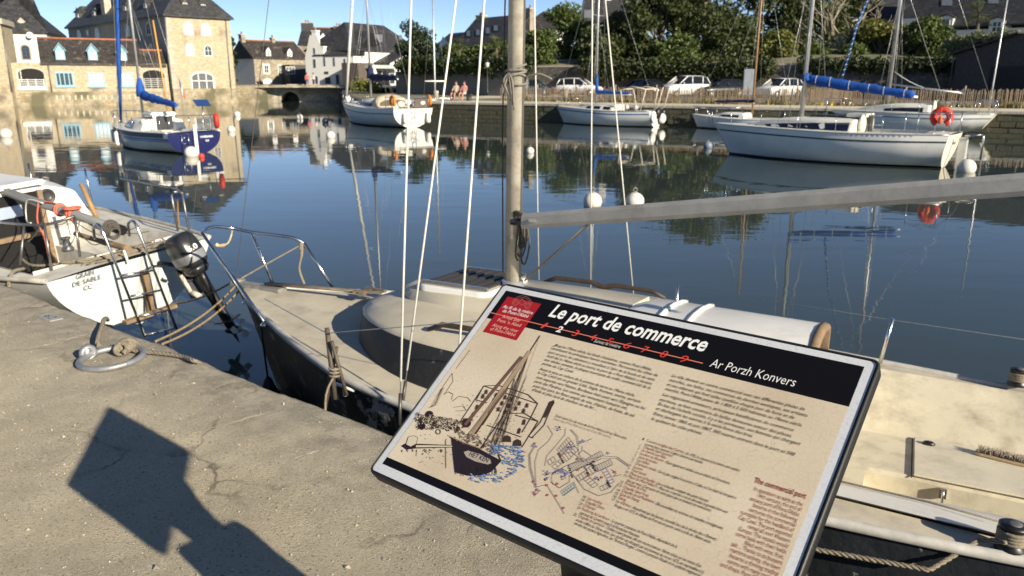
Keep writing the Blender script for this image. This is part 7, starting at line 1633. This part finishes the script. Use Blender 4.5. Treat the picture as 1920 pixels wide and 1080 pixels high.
for i, (x, y0, y1, w_, t_, k, lab) in enumerate((
    (1008, 62, 150, 78, 84, 'mid', 'light green tree just right of the weathered mast'),
    (1062, 18, 150, 120, 92, 'mid', 'rounded green tree below the brown roofed house'),
    (1118, 62, 158, 100, 82, 'oak', 'lower dark tree over the white hatchback'),
    (1165, 40, 158, 120, 86, 'oak', 'dark tree below the hilltop slate house'),
    (1232, -30, 160, 150, 84, 'oak', 'tall evergreen tree above the dark cars, left of the pair'),
    (1318, -70, 158, 180, 86, 'oak', 'tallest broad evergreen tree above the white off-roader'),
    (1262, 75, 162, 110, 80, 'mid', 'low bushy tree over the retaining wall between the dark cars'),
    (1352, 70, 150, 120, 81, 'oak', 'low dense tree over the wall above the dark estate car'),
    (1410, -60, 150, 150, 90, 'oak', 'tall dark tree left of the brown mast top'),
    (1452, 62, 140, 90, 80, 'yellow', 'yellow green bush over the wall near the brown mast'),
    (1500, -20, 150, 150, 92, 'oak', 'dark tree behind the bare branching tree'),
    (1585, -10, 150, 130, 94, 'oak', 'dark tree right of the bare branching tree'),
    (1520, 84, 150, 100, 82, 'mid', 'green bush at the foot of the bare tree'),
    (1640, 42, 142, 110, 80, 'yellow', 'yellowing tree behind the blue and white stay'),
    (1590, 95, 160, 110, 79, 'mid', 'low bush on the wall under the yellowing tree'),
    (1735, 46, 132, 112, 76, 'mid', 'round leafy tree below the hillside house'),
    (1690, 88, 150, 90, 78, 'oak', 'ivy dark bush hanging over the wall near the shed'))):
    tree_px('broadleaf_tree', lab, x, y0, y1, w_, t_, k, 100 + i, n=11000 if w_ > 100 else 7000, leaf=.22 if k == 'oak' else .19, lobes=34 if w_ > 130 else 24, crown_from=.12)
tree_px('conifer_tree', 'dark tapering conifer beside the sunlit white house', 786, 32, 150, 78, 84, 'dark', 71, n=6500, leaf=.15, lobes=22, crown_from=.05, group='conifers')
tree_px('poplar_tree', 'narrow dark poplar between the mill and the old stone house', 441, 66, 162, 17, 112, 'dark', 72, n=2600, leaf=.18, lobes=14, crown_from=.03, group='conifers')
# bare tree
bt = thing('bare_tree', 'bare pale branching tree among the evergreens', 'tree', at_t(1575, 150, 83), 0); rr = random.Random(9); q = MB(); lim = MB()
def limb(mb, p, d, l, r, depth):
    pts = [p]; dd = d.copy()
    for k in range(4): dd = (dd + Vector((rr.gauss(0, .16), rr.gauss(0, .16), rr.gauss(.03, .10)))).normalized(); pts.append(pts[-1] + dd * l / 4)
    mb.tube(pts, [r, r * .9, r * .8, r * .7, r * .6], 6)
    if depth:
        for k in range(rr.choice((2, 3, 3))): limb(lim, pts[rr.choice((2, 3, 4, 4))], (dd + Vector((rr.gauss(0, .55), rr.gauss(0, .55), rr.gauss(.1, .35)))).normalized(), l * rr.uniform(.6, .8), r * .55, depth - 1)
limb(q, Vector((0, 0, -.3)), Vector((-.05, 0, 1)), 4.2, .24, 0)
for d in ((-.75, 0, .7), (-.3, .2, 1), (.35, -.1, 1), (.8, .1, .6), (-.9, -.2, .35)): limb(lim, Vector((rr.uniform(-.1, .1), 0, rr.uniform(2.2, 3.7))), Vector(d).normalized(), 2.9, .15, 3)
q.build('trunk', barkp, bt); lim.build('limbs', barkp, bt)
# palms
def palm(label, x, ytop, ybase, t_, seed, dead=True):
    rr = random.Random(seed); b = at_t(x, ybase, t_); tp = at_t(x, ytop, t_); h = tp.z - b.z; t = thing('palm_tree', label, 'palm', b, 0, 'palm trees')
    q = MB(); q.tube(curve_pts([(0, 0, -.2), (.05, 0, h * .35), (0, 0, h * .7)], 4), [.16] * 9, 8); q.build('trunk', bark, t); cr = MB()
    for k in range(46):
        a = rr.uniform(0, 6.283); el = rr.uniform(-.7, 1.3); L_ = h * rr.uniform(.22, .34) + .35; d = Vector((math.cos(a) * math.cos(el), math.sin(a) * math.cos(el), math.sin(el))); c0 = Vector((0, 0, h * .72)); tip = c0 + d * L_ * .55; sd = d.cross(Vector((0, 0, 1))).normalized()
        for j in range(9):
            f = (j - 4) / 4; e = tip + d * L_ * .5 * (1 - abs(f) * .35) + sd * f * L_ * .5 - Vector((0, 0, .12 * L_)); w_ = .035; cr.add([tip - sd * w_, tip + sd * w_, e], [(0, 1, 2)])
        cr.add([c0 - sd * .02, c0 + sd * .02, tip + sd * .015, tip - sd * .015], [(0, 1, 2, 3)])
    cr.build('crown', LM['palm'], t)
palm('palm tree left of its pair over the garden wall', 862, 74, 140, 82, 1); palm('palm tree nearer the weathered mast, right of its pair', 931, 70, 140, 78, 2); palm('palm tree standing before the hillside house roof', 1826, 2, 92, 74, 3)
# hedges and overhanging growth
def hedge(name, label, A, B, z0, h, d, kind, seed, n=4200, leaf=.15):
    rr = random.Random(seed); A, B = Vector((A[0], A[1], 0)), Vector((B[0], B[1], 0)); L_ = (B - A).length; t = thing(name, label, 'hedge', (A.x, A.y, z0), math.atan2((B - A).y, (B - A).x)); q = MB(); m = max(3, int(L_ / (h * .55)))
    for k in range(m): x = (k + .5) / m * L_ + rr.uniform(-.2, .2); r = h * rr.uniform(.42, .62); leaves(q, (x, rr.uniform(-.1, .1) * d, h * rr.uniform(.4, .6)), r * 1.1, d * .6, r, n // m, leaf, rr)
    q.build('foliage', LM[kind], t); st = MB()
    for k in range(m): x = (k + .5) / m * L_; st.tube([(x, 0, -.2), (x + rr.uniform(-.2, .2), 0, h * .5)], [.05, .03], 5)
    tag(st.build('stems', bark, t), kind='stuff'); return t
hedge('garden_hedge', 'dense hedge spilling over the grey garden wall', hpt(750, 128, 80), hpt(1000, 128, 69.5), gw.zat(850, 133) - .5, 1.9, 1.3, 'ivy', 31, 6500)
hedge('upper_hedge', 'taller shrubbery between the two palms', hpt(838, 110, 86), hpt(960, 110, 80), 3.2, 3.2, 1.8, 'mid', 32, 5200, .18)
hedge('clipped_hedge', 'pale pointed hedge before the hillside house', hpt(1775, 90, 70), hpt(1930, 90, 60), at_t(1850, 108, 66).z, 2.0, 1.2, 'grey', 33, 5200, .15)
hedge('wall_ivy', 'ivy darkened for shade, trailing over the long retaining wall', (W(8, 30.2).x, W(8, 30.2).y), (W(34, 30.2).x, W(34, 30.2).y), 3.0, 1.5, .8, 'ivy', 34, 7000, .14)
hedge('lower_garden_shrubs', 'shrubs at the foot of the trees left of the white hatchback', (W(-12, 29.6).x, W(-12, 29.6).y), (W(6, 29.6).x, W(6, 29.6).y), 2.4, 2.2, 1.2, 'oak', 35, 6000, .16)
hedge('planter_flowers', 'orange flowered planting by the quay behind the cruiser boom', hpt(664, 165, 84), hpt(712, 165, 84), GZ, 1.5, 1.0, 'yellow', 36, 1600, .13)
# rough grass and flowers along the fence
rr = random.Random(8); q = MB()
for k in range(5200):
    x = rr.uniform(-8, 40); y = rr.gauss(6.9, .25) if rr.random() < .8 else rr.uniform(6.5, 8.5); h = rr.uniform(.12, .42) * (1.3 if noise.noise(Vector((x * .5, 0, 0))) > .1 else .6); a = rr.uniform(0, 3.14); w_ = .035; p = RB.m @ Vector((x, y, GZ)); l = Vector((rr.gauss(0, .1), rr.gauss(0, .1), h)); s_ = Vector((math.cos(a), math.sin(a), 0)) * w_
    yl_ = 8 < x * 1.0 and noise.noise(Vector((x * .7, 5, 0))) > .28; q.add([p - s_, p + s_, p + l], [(0, 1, 2)], 2 if (yl_ and rr.random() < .5) else rr.choice((0, 0, 1)))
tag(q.build('verge_grass', [mat('dry_grass', (.26, .20, .09), .9), mat('green_grass', (.08, .11, .03), .9), mat('yellow_flowers', (.60, .45, .02), .8)]), 'dry grass and yellow flowers along the paling fence', 'grass', kind='stuff')
# ================================================================== cars
def car(label, x, y, t_, ang, paint, L_=4.2, Wd=1.78, H=1.5, kind='hatch', z=None):
    p = at_t(x, y, t_); root = thing('parked_car', label, 'car', (p.x, p.y, GZ + .01), R(ang), 'cars parked behind the paling fence'); hw = Wd / 2
    hood = .62 * H; belt = .63 * H
    st = {'hatch': [(0, .40, .55, 0), (.04, .30, .62, 0), (.30, .20, .64, 0), (.33, .18, .64, 0), (.72, .18, .62, 0), (.80, .18, .60, 0), (.96, .22, .52, 0), (1, .30, .42, 0)]}['hatch']
    q = MB(); rings = []
    for f, lo, hi, _ in st:
        xx = (f - .5) * L_; w_ = hw * (.90 if f in (0, 1) else (.97 if f in (.04, .96) else 1)); lo *= H * .8; hi *= H
        rings.append([Vector((xx, -w_ * .92, lo)), Vector((xx, -w_, lerp(lo, hi, .45))), Vector((xx, -w_ * .97, hi * .96)), Vector((xx, -w_ * .80, hi)), Vector((xx, 0, hi + .02)), Vector((xx, w_ * .80, hi)), Vector((xx, w_ * .97, hi * .96)), Vector((xx, w_, lerp(lo, hi, .45))), Vector((xx, w_ * .92, lo))])
    q.loft(rings, True, True, True); q.build('body', paint, root)
    back = .02 if kind != 'sedan' else .14; cab = [(back, .62, .86), (back + .07, .93, .80), (.20, .995, .78), (.45, 1.0, .78), (.56, .97, .78), (.75, .63, .86)]
    gl = MB(); rings = []
    for f, zt, wk in cab: xx = (f - .5) * L_; rings.append([Vector((xx, -hw * .93, .60 * H)), Vector((xx, -hw * wk, zt * H - .03)), Vector((xx, hw * wk, zt * H - .03)), Vector((xx, hw * .93, .60 * H))])
    gl.loft(rings, False, False, False); gl.build('glasshouse', dglass, root)
    rf = MB(); rings = []
    for f, zt, wk in cab[1:5]: xx = (f - .5) * L_; rings.append([Vector((xx, -hw * wk - .02, zt * H - .07)), Vector((xx, -hw * wk * .86, zt * H + .005)), Vector((xx, 0, zt * H + .02)), Vector((xx, hw * wk * .86, zt * H + .005)), Vector((xx, hw * wk + .02, zt * H - .07))])
    rf.loft(rings, False, False, False); rf.build('roof', paint, root)
    for s_ in (1, -1):
        for f0, z0, f1, z1, wk in ((.75, .63, .56, .97, .80), (.45, .61, .44, .98, .80), (.21, .61, .19, .98, .80), (back + .01, .62, back + .08, .94, .82)): MB().tube([((f0 - .5) * L_, s_ * hw * .94, z0 * H), ((f1 - .5) * L_, s_ * hw * wk, z1 * H - .03)], .045, 6).build('pillar', paint, root)
        MB().ball(((.68 - .5) * L_, s_ * (hw + .10), .66 * H), .09, 8, 0, (.7, 1, .8)).build('wing_mirror', paint, root)
        MB().ball((.468 * L_, s_ * hw * .68, .46 * H), .14, 10, 0, (.45, 1.1, .65)).build('headlight', mat('headlamp_glass', (.75, .75, .72), .1), root)
        MB().ball((-.492 * L_, s_ * hw * .80, .52 * H), .12, 8, 0, (.3, .6, 1.2)).build('tail_light', mat('tail_red', (.45, .02, .02), .25), root)
        for f in (.18, .81):
            xx = (f - .5) * L_; o = MB().lathe([(.16, -.10), (.30, -.105), (.325, -.07), (.325, .07), (.30, .105), (.16, .10)], 18, (xx, s_ * (hw - .10), .32), Matrix.Rotation(R(90), 3, 'X')); w_ = o.build('wheel', rub, root)
            MB().lathe([(.02, -.02), (.20, -.02), (.20, .02), (.02, .02)], 14, (xx, s_ * (hw - .0), .32), Matrix.Rotation(R(90), 3, 'X')).build('rim', mat('alloy_rim', (.45, .45, .45), .35, .6), w_)
    MB().cbox((.498 * L_, 0, .30 * H), (.03, .52, .11)).build('number_plate', mat('plate_white', (.7, .7, .68), .5), root)
    MB().cbox((-.498 * L_, 0, .42 * H), (.03, .52, .11)).build('number_plate', mat('plate_white', (.7, .7, .68), .5), root)
    MB().cbox((.492 * L_, 0, .40 * H), (.03, Wd * .5, .10)).build('grille', black, root)
    return root
cw_ = mat('car_white', (.74, .75, .76), .25, var=.02); cb_ = mat('car_black', (.012, .012, .016), .2, var=.05); cg_ = mat('car_blue_grey', (.06, .085, .12), .25, .3, var=.05); cd_ = mat('car_dark_grey', (.03, .032, .036), .25, .3, var=.05)
def ydir(x): return 0
car('blue grey car just right of the weathered mast', 1000, 165, 74, -18, cg_, 4.2, H=1.5)
car('white hatchback behind the goalpost sloop bow', 1086, 164, 72, -24, cw_, 4.15, 1.85, 1.62)
car('black car showing its rear plate left of the white off-roader', 1204, 166, 66, 115, cb_, 4.2, H=1.5)
car('second dark car close behind the black one', 1225, 168, 76, 140, cd_, 4.2, H=1.5)
car('white off-roader angled towards the water', 1282, 167, 66, 205, cw_, 4.4, 1.9, 1.80)
car('dark grey estate car beside the white off-roader', 1350, 168, 66, 200, cd_, 4.4, H=1.5)
car('white crossover car farthest right behind the brown mast', 1461, 165, 64, 212, cw_, 4.1, 1.85, 1.58)
# white notice board and street lamp by the car park
nb_ = thing('notice_board', 'pale blank notice board standing left of the right-hand white car', 'board', at_t(1403, 178, 62), RB.a); MB().box((-.42, -.05, .0), (.42, .05, 2.0)).build('panel', mat('board_grey', (.48, .51, .55), .4), nb_, bevel=.02); MB().box((-.46, -.07, -.2), (-.42, .07, 2.05)).build('side_post', zinc, nb_); MB().box((.42, -.07, -.2), (.46, .07, 2.05)).build('side_post', zinc, nb_)
lp_ = thing('street_lamp', 'black street lamp with small lantern before the garden wall', 'lamp', at_z(916, 190, GZ) if False else at_t(914, 178, 66), 0); q = MB().lathe([(.12, 0), (.12, .3), (.06, .4), (.045, 2.2), (.05, 2.25)], 10); q.build('post', black, lp_); MB().lathe([(.06, 2.25), (.16, 2.35), (.19, 2.65), (.05, 2.8)], 8).build('lantern', mat('lantern_glass', (.55, .55, .5), .2), lp_); MB().lathe([(.21, 2.66), (.08, 2.84), (.02, 2.95)], 8).build('lantern_cap', black, lp_)
# bollards, bench and the people sitting by the quay
for k, (x, lab) in enumerate(((818, 'stone bollard nearest the yellow boat'), (1060, 'stone bollard by the goalpost sloop bow'))):
    b_ = thing('quay_bollard', lab, 'bollard', at_z(x, 187, GZ), 0, 'bollards on the path'); MB().lathe([(.17, 0), (.17, .45), (.20, .5), (.20, .62), (.14, .68)], 12).build('bollard_body', quoin_m, b_); MB().lathe([(.21, .02), (.21, .0)], 12).build('bollard_foot', zinc, b_)
pb = at_z(864, 189, GZ + .0); ba2 = RB.a
bn = thing('stone_bench', 'dark stone bench on the quay path under the two seated people', 'bench', pb, ba2); MB().box((-.95, -.22, .36), (.95, .22, .46)).build('seat', mat('bench_stone', (.05, .05, .05), .8), bn, bevel=.02)
for s_ in (-.7, .7): MB().box((s_ - .12, -.18, 0), (s_ + .12, .18, .36)).build('leg', mat('bench_stone', (.05, .05, .05), .8), bn)
def skin_body(name, root, joints, edges, mats, pick):
    me = bpy.data.meshes.new('sk'); me.from_pydata([j[0] for j in joints], edges, []); o = bpy.data.objects.new('sk', me); col.objects.link(o)
    o.modifiers.new('s', 'SKIN'); 
    for i, j in enumerate(joints): me.skin_vertices[0].data[i].radius = (j[1], j[1] if len(j) < 3 else j[2])
    me.skin_vertices[0].data[0].use_root = True; sb_ = o.modifiers.new('u', 'SUBSURF'); sb_.levels = 2; sb_.render_levels = 2
    bpy.context.view_layer.update(); ev = o.evaluated_get(bpy.context.evaluated_depsgraph_get()); m2 = bpy.data.meshes.new_from_object(ev); bpy.data.objects.remove(o)
    m2.materials.clear()
    for m in mats: m2.materials.append(m)
    for p in m2.polygons: p.material_index = pick(p.center); p.use_smooth = True
    r = bpy.data.objects.new(name, m2); col.objects.link(r); r.parent = root; return r
skinm = mat('skin_tone', (.42, .22, .15), .6)
def person(label, p, ang, top, legs, hair, seated=True, group='people by the quay'):
    t = thing('person', label, 'person', p, ang, group)
    if seated: J = [((0, 0, .52), .15, .12), ((0, .0, .75), .14, .11), ((0, .02, 1.0), .16, .11), ((0, .03, 1.10), .06), ((0, -.01, 1.22), .10), ((0, -.02, 1.32), .085), ((.10, -.05, .53), .09), ((.14, -.45, .52), .075), ((.15, -.48, .12), .05), ((.15, -.62, .05), .045), ((-.10, -.05, .53), .09), ((-.14, -.45, .52), .075), ((-.15, -.42, .12), .05), ((-.15, -.56, .05), .045), ((.19, .02, 1.0), .06), ((.25, -.06, .76), .045), ((.16, -.30, .64), .035), ((.13, -.38, .62), .035), ((-.19, .02, 1.0), .06), ((-.25, -.06, .76), .045), ((-.16, -.30, .68), .035), ((-.10, -.36, .70), .035)]
    else: J = [((0, 0, .95), .15, .11), ((0, 0, 1.15), .13, .10), ((0, 0, 1.38), .16, .11), ((0, 0, 1.50), .06), ((0, -.02, 1.60), .095), ((0, -.02, 1.70), .08), ((.09, 0, .90), .09), ((.10, -.06, .50), .07), ((.10, .08, .10), .05), ((.10, -.06, .04), .045), ((-.09, 0, .90), .09), ((-.10, .02, .50), .07), ((-.10, -.10, .10), .05), ((-.10, -.22, .04), .045), ((.19, 0, 1.38), .06), ((.23, .04, 1.12), .045), ((.22, -.08, .90), .035), ((.22, -.12, .83), .035), ((-.19, 0, 1.38), .06), ((-.23, -.02, 1.12), .045), ((-.22, -.14, .92), .035), ((-.22, -.18, .86), .035)]
    E = [(0, 1), (1, 2), (2, 3), (3, 4), (4, 5), (0, 6), (6, 7), (7, 8), (8, 9), (0, 10), (10, 11), (11, 12), (12, 13), (2, 14), (14, 15), (15, 16), (16, 17), (2, 18), (18, 19), (19, 20), (20, 21)]
    hz = 1.13 if seated else 1.52; wz = .60 if seated else .98
    def pick(c):
        if c.z > hz - .06 and abs(c.x) < .13: return 0
        if c.z > wz and abs(c.x) < .22 and (c.y > -.16): return 1
        if (seated and c.y > -.36 and c.z < wz) or (not seated and c.z > .45 and abs(c.x) < .2 and c.z <= wz): return 2
        return 0
    skin_body('body', t, J, E, [skinm, top, legs], pick)
    q = MB(); q.ball((0, .015, hz + .16), .105, 12, 0, (.95, 1.05, 1.0)); q.v = [v for v in q.v]; q.build('hair', hair, t)
    for s_ in (.035, -.035): MB().ball((s_, -.115, hz + .115), .012, 6).build('eye', black, t)
    MB().ball((0, -.125, hz + .085), .018, 6, 0, (.7, 1, 1.1)).build('nose', skinm, t)
    return t
hairb = mat('brown_hair', (.06, .035, .02), .7)
person('person in a pink top sitting on the stone bench, right of the pair', pb + RB.m.to_3x3() @ Vector((.35, -.06, 0)), ba2, mat('pink_shirt', (.62, .28, .26), .8), mat('pale_shorts', (.50, .50, .52), .8), hairb)
person('person in a light top sitting on the stone bench, left of the pair', pb + RB.m.to_3x3() @ Vector((-.35, -.06, 0)), ba2, mat('cream_shirt', (.60, .52, .44), .8), mat('dark_shorts', (.05, .05, .06), .8), hairb)
person('person in red walking on the bridge', Vector((*hpt(576, 152, 95), zb0 - .22)), .5, mat('red_shirt', (.45, .10, .12), .8), mat('jeans', (.05, .07, .12), .8), hairb, False, 'walkers on the bridge')
person('person in white walking on the bridge, nearest the white house', Vector((*hpt(588, 152, 95), zb0 - .22)), -.4, mat('white_shirt', (.7, .7, .68), .8), mat('jeans', (.05, .07, .12), .8), hairb, False, 'walkers on the bridge')
# small french ensign on a cane before the mill
fl = thing('small_flag', 'small blue white and red flag on a cane before the mill wall', 'flag', at_t(341, 176, 60), .3)
wire(fl, 'cane', wood, [(0, 0, -1.9), (-.12, 0, 1.3)], .012)
for k, m_ in enumerate((mat('flag_blue', (.03, .06, .30), .8), mat('flag_white', (.7, .7, .68), .8), mat('flag_red', (.55, .03, .03), .8))):
    q = MB(); q.loft([[Vector((-.10 + .16 * (k + i / 4) * .6, .03 * math.sin((k + i / 4) * 3) + dy, .95 - .42 * (k + i / 4) + z)) for z, dy in ((.30, 0), (-.25, .01))] for i in range(5)], False, False, False); q.build('flag_band', m_, fl)
